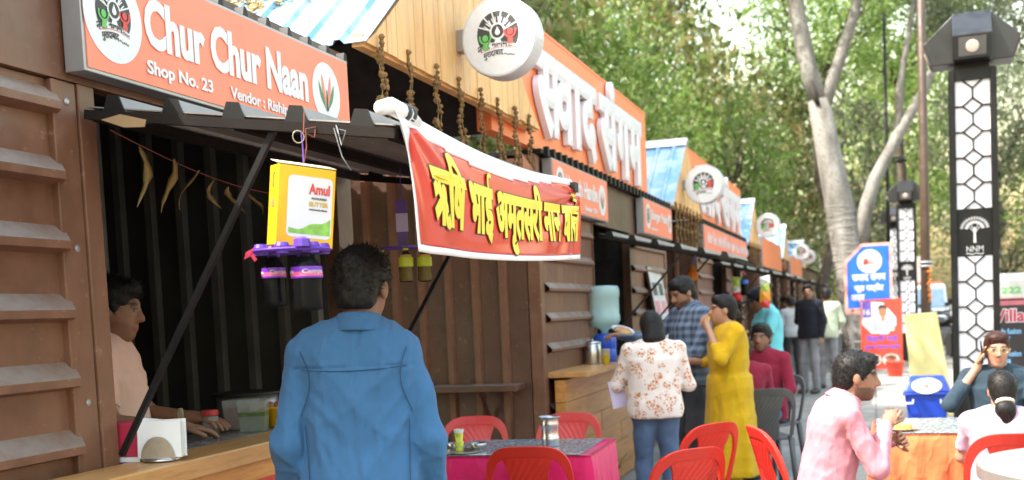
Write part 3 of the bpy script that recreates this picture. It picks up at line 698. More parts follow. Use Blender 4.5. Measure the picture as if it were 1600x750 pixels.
# emblem of the civic body: shared flat print on a unit disc
EMB = {}
def disc(c, r, n=28, z=0): return [(c[0]+r*math.cos(2*math.pi*i/n), c[1]+r*math.sin(2*math.pi*i/n), z) for i in range(n)]
def make_emblem():
    L = {k: MB() for k in ('ink', 'white', 'green', 'red')}
    def poly(k, pts, z): L[k].add([(p[0], p[1], z) for p in pts], [tuple(range(len(pts)))])
    def thick(k, pts, w, z):
        for p, q in zip(pts[:-1], pts[1:]):
            p, q = Vector((*p[:2], 0)), Vector((*q[:2], 0)); d = (q-p).normalized(); a = Vector((-d.y, d.x, 0))*w/2; e = d*w*0.25
            poly(k, [p-e+a, q+e+a, q+e-a, p-e-a], z); z += 0.0004
    cx, cy, R = 0.0, 0.06, 0.60
    arc = [(cx+R*math.cos(a), cy+R*math.sin(a)) for a in np.linspace(-0.55, math.pi+0.55, 40)]
    low = [(x, -0.27+0.16*(1-(x/0.52)**2)) for x in np.linspace(-0.51, 0.51, 16)]
    poly('ink', arc+low, 0.004)
    for a in (24, 52, 78, 104, 130, 157):
        a = rad(a); thick('white', [(cx+0.2*math.cos(a), cy+0.02+0.2*math.sin(a)), (cx+0.66*math.cos(a), cy+0.66*math.sin(a))], 0.035, 0.008)
    for a in (40, 66, 91, 117, 143):
        a = rad(a); c = (cx+0.36*math.cos(a), cy+0.36*math.sin(a)); u = (math.cos(a), math.sin(a)); v = (-u[1], u[0])
        for o in (-0.045, 0.045): thick('white', [(c[0]+v[0]*o-u[0]*0.06, c[1]+v[1]*o-u[1]*0.06), (c[0]+v[0]*o+u[0]*0.08, c[1]+v[1]*o+u[1]*0.08)], 0.028, 0.0095)
    poly('white', disc((0, 0.13), 0.225), 0.012); poly('ink', disc((0, 0.13), 0.175), 0.015); poly('white', [(0, 0.26)]+[(0.075*math.sin(a)*1, 0.10-0.075*math.cos(a)) for a in np.linspace(2.2, -2.2, 12)], 0.018)
    poly('white', [(-0.06, -0.06), (0.06, -0.06), (0.11, -0.18), (-0.11, -0.18)], 0.0125)
    for k, sx, y in (('green', -1, -0.02), ('red', 1, 0.08)):
        c = (0.36*sx, y); poly('white', disc((c[0], c[1]), 0.02), 0.0124)
        poly(k, disc(c, 0.085), 0.016)
        thick(k, [(c[0]+0.16*math.cos(a), c[1]+0.02+0.16*math.sin(a)) for a in np.linspace(rad(165), rad(375), 12)], 0.05, 0.014)
        poly(k, [(c[0]-0.06, c[1]-0.12), (c[0]+0.06, c[1]-0.12), (c[0]+0.085, c[1]-0.30), (c[0]-0.085, c[1]-0.30)], 0.0155)
    def arc_text(k, s, w, x0, x1, y, hgt, sag):
        V, F = glyphs(s, w); x = x0+(x1-x0)*V[:, 0]/V[:, 0].max(); yy = y+hgt*V[:, 1]/V[:, 1].max()+sag*(1-(x/0.6)**2)
        L[k].add(np.stack([x, yy, 0.005+0.004*V[:, 2]], 1), F)
    arc_text('ink', 'नगर', 0.022, -0.60, -0.24, -0.44, 0.20, 0.17); arc_text('ink', 'निगम', 0.022, -0.19, 0.27, -0.44, 0.22, 0.17)
    for i in range(15):
        x = -0.48+i*0.068; y = -0.43+0.13*(1-(x/0.6)**2); poly('red', [(x, y), (x+0.035, y), (x+0.035, y+0.022), (x, y+0.022)], 0.006)
    arc_text('ink', 'मुरादाबाद', 0.016, -0.44, 0.14, -0.68, 0.20, 0.13)
    for i, (x, y) in enumerate(((0.28, -0.30), (0.36, -0.32), (0.44, -0.34), (0.16, -0.50), (0.24, -0.53), (0.32, -0.53), (0.40, -0.55))):
        thick('ink', [(x, y), (x+0.02, y+0.04), (x+0.05, y), (x+0.075, y+0.045)], 0.014, 0.0055)
    for k, m in L.items():
        EMB[k] = m.mesh('emblem_'+k); EMB[k].materials.append({'ink': INK, 'white': WHITE, 'green': GREENP, 'red': REDP}[k])
    m = MB(); m.add([(0, 0, 0)]+disc((0, 0), 1, 40), [tuple([0, i+1, (i+1) % 40+1]) for i in range(40)]); EMB['disc'] = m.mesh('emblem_disc'); EMB['disc'].materials.append(WHITE)
make_emblem()
def emblem(parent, c, u, v, R, with_disc=True, keys=('ink', 'white', 'green', 'red')):
    """the printed emblem as a part with its colours as sub-parts"""
    u, v = Vector(u).normalized(), Vector(v).normalized(); n = u.cross(v)
    M = Matrix((u*R, v*R, n*0.25)).transposed().to_4x4(); M.translation = Vector(c)
    root = bpy.data.objects.new('emblem', EMB['disc'] if with_disc else None); COL.objects.link(root); root.parent = parent; root.matrix_local = M
    for k in keys: link('emblem_'+k, EMB[k], None, root)
    return root

def sign_box(name, label, y0, y1, z0, z1, X, depth, face, cat='sign', group=None, trim=None):
    t = thing(name, label, cat, (0, 0, 0), 0, group)
    bld('casing', MB().box((X-depth, y0, z0), (X-0.004, y1, z1)), trim or GREYM, t, bevel=0.003)
    bld('face', MB().box((X-0.0035, y0+0.012, z0+0.012), (X, y1-0.012, z1-0.012)), face, t)
    return t
UY, UZ = (0, 1, 0), (0, 0, 1)
def leaf_logo(parent, c, R):
    root = bpy.data.objects.new('leaf_logo', EMB['disc']); COL.objects.link(root); root.parent = parent
    u, v = Vector(UY), Vector(UZ); M = Matrix((u*R, v*R, u.cross(v)*0.25)).transposed().to_4x4(); M.translation = Vector(c); root.matrix_local = M
    def leafp(m, x0, y0, x1, y1, b, z):
        a, e = Vector((x0, y0, 0)), Vector((x1, y1, 0)); d = e-a; n = Vector((-d.y, d.x, 0)).normalized()
        pts = [a+d*t+n*b*math.sin(math.pi*t) for t in np.linspace(0, 1, 8)]+[a+d*t-n*b*0.35*math.sin(math.pi*t) for t in np.linspace(1, 0, 8)[1:-1]]
        m.add([(p.x, p.y, z) for p in pts], [tuple(range(len(pts)))])
    m = MB(); leafp(m, -0.08, -0.55, -0.55, 0.35, 0.14, 0.004); leafp(m, 0.08, -0.55, 0.55, 0.35, -0.14, 0.005); bld('leaf_print', m, plain('dark green print', (0.05, 0.22, 0.10), 0.5), root)
    m = MB(); leafp(m, -0.04, -0.45, -0.30, 0.62, 0.12, 0.008); leafp(m, 0.04, -0.45, 0.30, 0.62, -0.12, 0.009); bld('petal_print', m, ORANGE, root)
    m = MB(); m.add([(-0.07, -0.6, 0.012), (0.07, -0.6, 0.012), (0.02, 0.1, 0.012), (-0.02, 0.1, 0.012)], [(0, 1, 2, 3)]); bld('stem_print', m, INK, root)
    return root

def swad(parent, y0, ys, y1, z0, z1, X, depth=0.06):
    """raised letters swaad sangam: word one y0..ys, word two after the gap to y1"""
    wv, wf = glyphs('व', 0.05); av, af = glyphs('ा', 0.05); dv, df = glyphs('द', 0.05); hv, hf = half_sa(0.05)
    def w_(v): return v[:, 0].max()
    hh = max(hv[:, 1].max(), wv[:, 1].max(), dv[:, 1].max())
    def align(v):   # glyph boxes start at 0: hang all from the head line
        v = v.copy(); v[:, 1] += hh-v[:, 1].max(); return v
    items = [(align(hv), hf), (align(wv), wf), (align(av), af), (align(dv), df)]
    tot = sum(w_(v) for v, _ in items)-0.05*3; x = 0; out = []
    for v, f in items:
        L = w_(v); o = letter('letter', (v, f), LWHITE, parent, fn=lambda s_, t_, d_, v=v, x=x, L=L: np.stack(
            [X+d_*depth/1.0, y0+(x+s_*L)/tot*(ys-y0), z0+(v[:, 1]/hh)*(z1-z0)], 1), depth=1.0); x += L-0.05
    W2 = []
    for ch in ('सं', 'ग', 'म'):
        v, f = glyphs(ch, 0.05); W2.append((v, f, ch))
    tot = sum(w_(v) for v, _, _ in W2)-0.05*2; x = 0; g0 = ys+(y1-y0)*0.035
    for v, f, ch in W2:
        L = w_(v); v = v.copy(); base = glyphs('ग', 0.05)[0][:, 1].max()
        yv = v[:, 1]/base if ch != 'सं' else (v[:, 1]/glyphs('स', 0.05)[0][:, 1].max())
        letter('letter', (v, f), LWHITE, parent, fn=lambda s_, t_, d_, yv=yv, x=x, L=L: np.stack(
            [X+d_*depth, g0+(x+s_*L)/tot*(y1-g0), z0+yv*(z1-z0)], 1), depth=1.0); x += L-0.05
    return parent

def roundel(label, c, R, bracket_x, det=True):
    t = thing('round_sign', label, 'round sign', c, rad(-4), 'round projecting signs of the food street')
    # drum with its face towards -y
    prof = [(R*0.97, -0.075), (R, -0.06), (R, 0.055), (R*0.97, 0.07)]
    m = MB().lathe(prof, n=48); m.v = [(x, z, y) for x, y, z in m.v]; m.f = [f[::-1] for f in m.f]; bld('drum', m, plain('white plastic light box', (0.56, 0.56, 0.60), 0.35, var=0.06), t, smooth=False)
    emblem(t, (0, -0.0765, 0), (1, 0, 0), (0, 0, 1), R*0.93, True)
    bld('bracket', MB().box((bracket_x-c[0], -0.045, -0.045), (-R*0.96, 0.045, 0.075)), GREYM, t, bevel=0.004)
    return t

def garland(label, x, y, z, L, seed, group):
    t = thing('dried_garland', label, 'garland', (x, y, z), 0, group); r = random.Random(seed)
    ms, mf = MB(), MB()
    for k, (dx, dy) in enumerate(((0.0, -0.02-r.random()*0.02), (0.0, 0.05+r.random()*0.05))):
        LL = L*r.uniform(0.8, 1.05); n = int(LL/0.028)
        pts = [(dx+0.008*math.sin(i*0.9+seed), dy*(i/n)**1.1, -LL*i/n) for i in range(n+1)]
        ms.tube(pts, 0.0025, 4)
        for i, p in enumerate(pts):
            if r.random() < 0.22 and i > 3: continue
            rr = r.uniform(0.010, 0.019)*(1.5 if i % 7 == 3 else 1); q = MB()
            vs = [(math.sin(b)*math.cos(a), math.sin(b)*math.sin(a), math.cos(b)) for b in (0.6, 1.6, 2.6) for a in np.arange(0, 6.2, 1.2566)]
            mf.add([(p[0]+v[0]*rr*r.uniform(0.6, 1.3), p[1]+v[1]*rr*r.uniform(0.6, 1.3), p[2]+v[2]*rr*r.uniform(0.7, 1.3)) for v in vs],
                   [(4, 3, 2, 1, 0), (10, 11, 12, 13, 14)]+[(i0*5+a, i0*5+(a+1) % 5, i0*5+5+(a+1) % 5, i0*5+5+a) for i0 in (0, 1) for a in range(5)])
    bld('string', ms, plain('jute string', (0.25, 0.18, 0.09), 0.9), t); bld('flowers', mf, plain('dried marigold', (0.20, 0.11, 0.04), 0.95, var=0.45, scale=40), t)['kind'] = 'stuff'
    return t
# ------------------------------------------------------------------ the naan stall (nearest)
st = thing('food_stall', 'nearest brown steel food stall with dark open counter under the naan sign', 'stall')
bld('wall', MB().box((-2.36, 0.6, 0.0), (-2.325, 2.80, 2.26)), BROWN, st)                       # recessed panel
bld('wall', MB().box((-2.36, 2.80, 0.0), (-2.30, 2.905, 2.26)), BROWN, st, bevel=0.004)          # frame upright
bld('post', MB().box((-2.37, 2.911, 0.0), (-2.294, 2.985, 2.262)), BROWN, st, bevel=0.004)
bld('fascia', MB().box((-2.36, 0.6, 2.265), (-2.302, 4.78, 2.70)), BROWN, st)
bld('post', MB().box((-2.37, 4.63, 0.0), (-2.296, 4.78, 2.262)), BROWN2, st, bevel=0.004)
for z_ in (0.35, 0.82, 1.29, 1.76, 2.2):
    m = MB().lathe([(0.011, 0), (0.012, 0.002), (0.006, 0.005)], n=10); m.v = [(z-2.30, y+2.862, x+z_) for x, y, z in m.v]; bld('screw', m, GREYM, st)
for k in range(-3, 6): hrib(st, 0.7, 2.835, 1.128+0.205*k, BROWN, X=-2.325, d=0.055, hgt=0.085)
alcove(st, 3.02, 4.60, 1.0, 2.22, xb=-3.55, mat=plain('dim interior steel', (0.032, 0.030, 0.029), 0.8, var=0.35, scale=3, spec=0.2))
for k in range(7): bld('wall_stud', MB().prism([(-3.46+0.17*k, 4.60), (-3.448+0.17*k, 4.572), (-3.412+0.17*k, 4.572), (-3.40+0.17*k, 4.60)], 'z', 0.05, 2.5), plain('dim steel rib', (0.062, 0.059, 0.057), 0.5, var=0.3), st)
bld('roof', MB().box((-4.8, 0.6, 2.70), (-2.31, 4.80, 2.735)), BROWN2, st)
# counter: slab, glass-grey inner top, boards of the front
bld('counter_top', MB().box((-2.62, 3.02, 1.03), (-2.30, 4.60, 1.082)), plain('grey worn laminate', (0.20, 0.20, 0.19), 0.25, var=0.3, scale=12), st)
bld('counter_slab', MB().box((-2.28, 2.2, 1.02), (-2.08, 4.72, 1.085)), SLABW, st, bevel=0.006)
for k in range(5):
    bld('plank', MB().box((-2.29, 2.2, 1.016-0.125*(k+1)+0.004), (-2.105-0.003*(k % 2), 4.72, 1.016-0.125*k)), PLANKH, st)
bld('plinth', MB().box((-2.29, 2.2, 0.0), (-2.115, 4.72, 0.385)), PLANKH, st)
strip = thing('counter_banner', 'red strip banner with yellow lettering under the wooden counter edge', 'banner')
bld('cloth', MB().box((-2.1005, 2.2, 0.70), (-2.0965, 4.55, 0.955)), plain('red flex banner', (0.52, 0.03, 0.025), 0.3), strip)
letter('lettering', glyphs('ऋिष भाई अमृतसरी नान वाले', 0.02), YELP, strip, org=(-2.096, 3.02, 0.735), u=UY, v=UZ, width=1.45, height=0.19)
t = sign_box('shop_sign', 'orange signboard reading Chur Chur Naan, Shop No. 23', 2.86, 4.66, 2.285, 2.665, -2.22, 0.075, ORANGE, group='orange name boards of the stalls')
emblem(t, (-2.2185, 3.005, 2.475), UY, UZ, 0.142)
letter('lettering', glyphs('Chur Chur Naan', 0.042), WHITE, t, org=(-2.2185, 3.16, 2.415), u=UY, v=UZ, width=1.10, height=0.165)
letter('lettering', glyphs('Shop No. 23', 0.03), WHITE, t, org=(-2.2185, 3.16, 2.318), u=UY, v=UZ, width=0.38, height=0.058)
letter('lettering', glyphs('Vendor : Rishipal Singh', 0.03), WHITE, t, org=(-2.2185, 3.655, 2.322), u=UY, v=UZ, width=0.63, height=0.056)
leaf_logo(t, (-2.2185, 4.43, 2.485), 0.128)
m = MB()
for k in range(11): m.prism([(3.0+0.17*k-0.022, 2.667), (3.0+0.17*k-0.010, 2.712), (3.0+0.17*k+0.010, 2.712), (3.0+0.17*k+0.022, 2.667)], 'x', -2.29, -2.25)
m.box((-2.295, 2.87, 2.667), (-2.25, 4.68, 2.678)); bld('roof_edge', m, BLACK, st)['kind'] = 'stuff'
awning('dark corrugated awning over the naan stall, red banner on its edge', 2.90, 4.76, -2.26, 2.185, -1.245, 2.035, 5, 1.12)
gable('largest pine plank gable with blue roof, next to the naan sign', 4.83, 7.66, 2.78, 3.83)
for i, (y, L) in enumerate(((4.95, .50), (5.30, .55), (5.66, .52), (6.02, .50), (6.36, .50), (6.70, .50), (7.04, .48), (7.36, .42))):
    garland('%s dried marigold garland from the near end of the large gable' % ORD[i], -2.185, y, 2.83, L, i*3+1, 'dried garlands on the large gable')
roundel('largest round white sign, beside the large plank gable', (-1.93, 6.06, 3.03), 0.222, -2.196)
# leaf litter lying on the blue roof
m = MB(); r = random.Random(5)
for i in range(700):
    y = r.gauss(5.45, 0.16); x = -3.05+r.gauss(0, 0.22); z = 2.78+(y-4.83)*0.742+0.03+abs(r.gauss(0, 0.02)); a = r.random()*6.28; q = r.uniform(0.012, 0.03)
    m.add([(x+q*math.cos(a+b)*e, y+q*math.sin(a+b)*e, z+r.uniform(-.012, .012)) for b, e in ((0, 1), (1.57, .5), (3.14, 1), (4.71, .5))], [(0, 1, 2, 3)])
o = bld('leaf_litter', m, leafmat('dry fallen leaves', [(0, (0.30, 0.19, 0.05)), (0.5, (0.50, 0.36, 0.12)), (1, (0.62, 0.50, 0.24))], 0.2)); tag(o, 'dry golden leaf litter lying on the blue roof', 'leaf litter', kind='stuff')

# alley under the large gable: what stands in it
fr = thing('cross_stand', 'pale wooden cross frame standing in the alley behind the hanging carton', 'frame')
PALE = plain('pale raw timber', (0.42, 0.36, 0.31), 0.7)
for a, b in (((-3.08, 5.60, 0.02), (-3.10, 5.60, 2.5)), ((-2.96, 5.62, 0.02), (-2.975, 5.62, 2.45)), ((-3.22, 5.575, 2.29), (-2.80, 5.645, 2.28)), ((-3.2, 5.575, 1.2), (-2.80, 5.645, 1.2))):
    bld('bar', MB().bar(a, b, 0.045, 0.02, up=(0, 1, 0) if a[2] == b[2] else (0, 0, 1)), PALE, fr)

def blurred_words(t, y0, y1, z, h, seed):
    # words too far away to read: upright strokes of letter size
    r = random.Random(seed); m = MB(); y = y0
    while y < y1:
        n = r.randint(5, 8)
        for k in range(n):
            hh = h*r.choice((0.62, 0.62, 0.66, 1.0)); m.box((-2.199, y, z), (-2.1965, y+0.030, z+hh))
            if r.random() < 0.7: m.box((-2.199, y+0.0305, z+hh*r.choice((0.0, 0.45, 0.8))), (-2.1965, y+0.062, z+hh*r.choice((0.2, 0.65, 1.0))+0.02))
            y += 0.078
        y += 0.12
    bld('lettering', m, WHITE, t)

# ------------------------------------------------------------------ long stall blocks further down
def block(label, y0, y1, openings, nrib0=0.30, pitch=0.225, far=False, counters=(), cut0=None):
    t = thing('food_stall', label, 'stall', (0, 0, 0), 0, 'brown container food stalls along the walk')
    ys = [y0+0.10]+[v for o in openings for v in o]+[y1-0.10]
    for a, b in ((y0, y0+0.095), (y1-0.095, y1)):
        bld('post', MB().box((-2.38, a, 0.0), (-2.285, b, 2.64)), BROWN, t, bevel=0.005)
    for i in range(0, len(ys), 2):
        a, b = ys[i], ys[i+1]
        if b-a < 0.1: continue
        wallseg(t, a, b, 0.0, 2.25, BROWN)
        z = nrib0
        while z < 2.2:
            hrib(t, a+0.04, b-0.05, z, BROWN, open_end=True); z += pitch
    bld('fascia', MB().box((-2.36, y0+0.1, 2.255), (-2.302, y1-0.1, 2.64)), BROWN2, t)
    for a, b in openings:
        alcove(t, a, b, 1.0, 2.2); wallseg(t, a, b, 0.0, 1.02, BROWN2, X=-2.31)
        for p in (a, b-0.04): bld('door_jamb', MB().box((-2.37, p, 1.02), (-2.292, p+0.04, 2.25)), BROWN2, t)
    bld('roof', MB().box((-4.8, y0, 2.645), (-2.24, y1, 2.675)), BLACK, t)
    m = MB()
    k = y0+0.1
    while k < y1: m.box((-2.25, k, 2.63), (-2.215, k+0.045, 2.70)); k += 0.17 if not far else 0.4
    bld('roof_edge', m, BLACK, t)['kind'] = 'stuff'
    # side walls that face the alleys, upright folds one by one
    for yy, sg in ((y0, -1), (y1, 1)):
        bld('side_wall', MB().box((-4.8, min(yy, yy-sg*0.05), 0.0), (-2.385, max(yy, yy-sg*0.05), 2.62)), BROWN2, t)
    x = -2.57
    ml = MB().prism([(-0.035, 0), (-0.022, -0.035), (0.022, -0.035), (0.035, 0)], 'z', 0.01, 2.60).mesh('side_rib'); ml.materials.append(BROWN)  # ribs take the lighter steel to mimic highlights on the folds
    while x > -4.7: link('side_rib', ml, None, t, loc=(x, y0-0.001, 0)); x -= 0.212
    for a, b in counters:
        bld('counter_slab', MB().box((-2.36, a, 1.02), (-1.99, b, 1.06)), SLABW, t, bevel=0.004)
        for k in range(6):
            yy = a+0.02; off = (k*0.61) % 1.1
            cuts = [a+0.02]+[c for c in np.arange(a+0.4+off, b-0.2, 1.35)]+[b-0.02]
            for p, q in zip(cuts[:-1], cuts[1:]):
                bld('plank', MB().box((-2.245, p+0.0015, 0.01+0.165*k+0.004), (-2.17+random.uniform(0, .005), q-0.0015, 0.01+0.165*(k+1))), PLANKH, t)
    return t
b1 = block('brown container stall beside the large gable, with a plank counter', 7.80, 13.06, [(9.46, 11.06)], counters=((7.9, 10.55),))
sh = thing('wall_shelf', 'narrow brown shelf on the ribbed side wall behind the magenta table', 'shelf')
bld('board', MB().box((-3.6, 7.52, 0.955), (-2.42, 7.755, 1.0)), BROWN2, sh, bevel=0.004); bld('bracket', MB().bar((-2.7, 7.75, 0.75), (-2.7, 7.56, 0.95), 0.02), BROWN2, sh)
def big_sign(label, y0, y1, ly0, lys, ly1, z0=2.685, z1=3.575):
    t = thing('big_letter_sign', label, 'sign', (0, 0, 0), 0, 'tall orange boards with raised white Hindi letters')
    bld('board', MB().box((-2.40, y0, z0), (-2.30, y1, z1)), ORANGE2, t)
    bld('edge_trim', MB().box((-2.41, y0, z1), (-2.295, y1, z1+0.02)), ORANGE2, t)
    swad(t, ly0, lys, ly1, z0+0.06, z0+0.72, -2.298); return t
big_sign('nearest tall orange board with raised white Hindi letters', 6.9, 12.12, 7.80, 9.62, 11.62)
t = sign_box('shop_sign', 'orange name board half hidden behind the red hanging banner', 7.95, 9.72, 2.265, 2.625, -2.20, 0.08, ORANGE, group='orange name boards of the stalls')
emblem(t, (-2.1985, 8.15, 2.46), UY, UZ, 0.12); letter('lettering', glyphs('Hawath Handie', 0.03), WHITE, t, org=(-2.1985, 8.3, 2.40), u=UY, v=UZ, width=1.02, height=0.14)
letter('lettering', glyphs('Vendor : Shri', 0.03), WHITE, t, org=(-2.1985, 8.85, 2.305), u=UY, v=UZ, width=0.45, height=0.045); leaf_logo(t, (-2.1985, 9.5, 2.44), 0.13)
t = sign_box('shop_sign', 'small orange signboard reading Burger Point', 11.35, 13.02, 2.265, 2.625, -2.20, 0.08, ORANGE, group='orange name boards of the stalls')
emblem(t, (-2.1985, 11.58, 2.45), UY, UZ, 0.13); letter('lettering', glyphs('Burger Point', 0.03), WHITE, t, org=(-2.1985, 11.75, 2.40), u=UY, v=UZ, width=0.98, height=0.13)
letter('lettering', glyphs('Shop No. 25', 0.03), WHITE, t, org=(-2.1985, 11.75, 2.31), u=UY, v=UZ, width=0.35, height=0.04); leaf_logo(t, (-2.1985, 12.86, 2.45), 0.11)
awning('brown corrugated awning over the stall opening behind the water bottle', 9.62, 11.2, -2.27, 2.17, -1.09, 1.885, 6, 1.2)
gable('pine plank gable with blue roof, second from the naan stall', 13.10, 15.44, 2.68, 3.55)
for i in range(8): garland('%s dried garland from the near end of the second gable' % ORD[i], -2.185, 13.25+0.28*i, 2.72, 0.55, 100+i, 'dried garlands on the second gable')
roundel('round white sign, second nearest, on the second plank gable', (-1.93, 13.9, 2.97), 0.235, -2.196)
b2 = block('brown container stall past the second gable, drink bottles hung before it', 15.46, 21.3, [(17.0, 18.7), (19.6, 20.8)], counters=((15.7, 19.0),))
big_sign('second tall orange board with raised white letters, behind a round sign', 15.0, 21.2, 15.5, 17.9, 20.8)
t = sign_box('shop_sign', 'long orange name board under the second tall orange board', 15.62, 18.5, 2.265, 2.625, -2.20, 0.08, ORANGE, group='orange name boards of the stalls')
blurred_words(t, 15.95, 18.3, 2.38, 0.17, 1)
t = sign_box('shop_sign', 'orange name board at the far end of the second stall block', 18.56, 21.1, 2.265, 2.625, -2.20, 0.08, ORANGE, group='orange name boards of the stalls')
blurred_words(t, 18.8, 20.9, 2.38, 0.17, 2)
awning('brown awning in front of the second stall block', 17.0, 18.8, -2.27, 2.14, -1.15, 1.87, 6, 1.2)
awning('brown awning at the far end of the second stall block', 19.4, 20.9, -2.27, 2.14, -1.15, 1.87, 6, 1.2)
gable('pine plank gable with blue roof, third from the naan stall', 21.4, 23.9, 2.62, 3.5)
for i in range(5): garland('%s dried garland from the near end of the third gable' % ORD[i], -2.185, 21.6+0.45*i, 2.66, 0.55, 200+i, 'dried garlands on the third gable')
roundel('third nearest round white sign, small, above the far stalls', (-1.95, 22.8, 3.02), 0.235, -2.196)
b3 = block('brown container stall past the third gable', 24.0, 29.6, [(25.2, 26.8), (27.4, 29.0)], far=True, counters=((24.3, 27.0),))
t = sign_box('shop_sign', 'orange board over the third stall block', 24.2, 29.4, 2.265, 2.9, -2.20, 0.08, ORANGE2, group='orange name boards of the stalls')
awning('pale far awning over the third stall block', 25.2, 27.0, -2.27, 2.14, -1.2, 1.9, 5, 1.2)
gable('pine plank gable with blue roof, fourth from the naan stall', 29.7, 32.2, 2.62, 3.5, pw=0.3)
roundel('fourth round white sign in the far row', (-1.95, 33.6, 2.92), 0.235, -2.196)
roundel('fifth round white sign, overlapping the fourth', (-1.95, 37.2, 2.90), 0.235, -2.196)
roundel('farthest and smallest round white sign', (-1.9, 50.0, 2.95), 0.235, -2.196)
b4 = block('farther brown container stall, small', 32.3, 38.0, [(33.5, 35.0), (36, 37.4)], far=True)
b5 = block('farthest brown container stall at the end of the row', 38.6, 50.5, [(40, 42), (44, 46)], far=True)
t = sign_box('shop_sign', 'far orange board over the fourth stall block', 32.5, 37.8, 2.265, 2.8, -2.20, 0.08, ORANGE2, group='orange name boards of the stalls')
awning('far awning over the fourth stall block', 33.5, 35.2, -2.27, 2.14, -1.2, 1.9, 4, 1.2)
gable('farthest plank gable with blue roof', 38.0, 40.4, 2.62, 3.5, pw=0.4)

# ------------------------------------------------------------------ the red hanging banner
def banner():
    t = thing('hanging_banner', 'red hanging banner with yellow Hindi lettering and white borders', 'banner')
    def surf(s, v):   # s along 0..1 (towards +y), v down 0..1
        s = np.asarray(s, float); v = np.asarray(v, float)
        y = 2.875+1.92*s+0.055*v*(1-s)**2*1.6+0.03*v*s
        top = 2.085-0.035*np.sin(math.pi*s)-0.01*s; bot = 1.690+0.04*s-0.018*np.sin(math.pi*s)
        z = top+(bot-top)*v
        dl = np.sqrt((s*1.6)**2+(v*0.5)**2); dr = np.sqrt(((1-s)*1.6)**2+((v-0.2)*0.5)**2)
        al = np.arctan2(v*0.5, s*1.6+1e-6); ar = np.arctan2((v-0.2)*0.5, (1-s)*1.6+1e-6)
        x = -1.228+0.010*np.sin(12*al+1)*np.exp(-dl*1.9)+0.010*np.sin(13*ar)*np.exp(-dr*2.0)+0.008*np.sin(7*s+3*v)*v+0.015*np.sin(math.pi*np.clip(v*1.2, 0, 1))*(0.4+0.6*s*(1-s)*4)*0.6
        x = x-0.02*np.exp(-(v/0.10)**2)
        return x, y, z
    ns, nv = 90, 36
    S, V = np.meshgrid(np.linspace(0, 1, ns+1), np.linspace(0, 1, nv+1), indexing='ij'); X, Y, Z = surf(S, V)
    def piece(name, mat, keep):
        m = MB(); P = np.stack([X, Y, Z], -1).reshape(-1, 3)
        F = []
        for i in range(ns):
            for j in range(nv):
                if keep((i+0.5)/ns, (j+0.5)/nv): F.append((i*(nv+1)+j, (i+1)*(nv+1)+j, (i+1)*(nv+1)+j+1, i*(nv+1)+j+1))
        used = sorted({q for f in F for q in f}); mp = {q: i for i, q in enumerate(used)}
        m.add(P[used], [tuple(mp[q] for q in f) for f in F]); o = bld(name, m, mat, t, smooth=True)
        so = o.modifiers.new('thick', 'SOLIDIFY'); so.thickness = 0.002; return o
    red = plain('glossy red flex', (0.62, 0.030, 0.022), 0.22, var=0.06, spec=0.6)
    wht = plain('glossy white flex', (0.80, 0.80, 0.82), 0.3, var=0.05)
    topw = lambda s: 0.135*math.exp(-((s-0.40)/0.36)**2)+0.06
    isw = lambda s, v: v < topw(s) or v > 0.955 or s < 0.022-0.015*v
    piece('red_field', red, lambda s, v: not isw(s, v)); piece('white_border', wht, isw)
    for nm, w, mt, off in (('lettering_outline', 0.062, INK, 0.005), ('lettering', 0.045, YELP, 0.007)):
        gl = glyphs('ऋिष भाई अमृतसरी नान वाले', w); dw = w-0.045; Vv, F = gl; bw, bh = Vv[:, 0].max(), Vv[:, 1].max()
        s_ = 0.075+0.905*(Vv[:, 0]-dw)/(bw-2*dw); v_ = 0.94-0.76*(Vv[:, 1]-dw)/(bh-2*dw)-0.0*s_
        x, y, z = surf(s_, v_); me = bpy.data.meshes.new(nm); me.from_pydata(np.stack([x+off+0.0015*Vv[:, 2], y, z], 1).tolist(), [], F); link(nm, me, mt, t)
    # rolled tube of flex at the near top corner, tape
    bld('roll', MB().tube([(-1.265, 2.84, 2.075), (-1.255, 2.89, 2.088), (-1.25, 2.99, 2.08), (-1.245, 3.06, 2.065)], [0.020, 0.024, 0.024, 0.014], 10), wht, t, smooth=True)
    for y in (2.955, 2.99): bld('tape', MB().tube([(-1.249, y, 2.083), (-1.249, y+0.02, 2.081)], 0.0255, 12), INK, t, smooth=True)
    bld('clip', MB().box((-1.25, 4.72, 2.015), (-1.21, 4.78, 2.055)), BLACK, t)
    return t
banner()
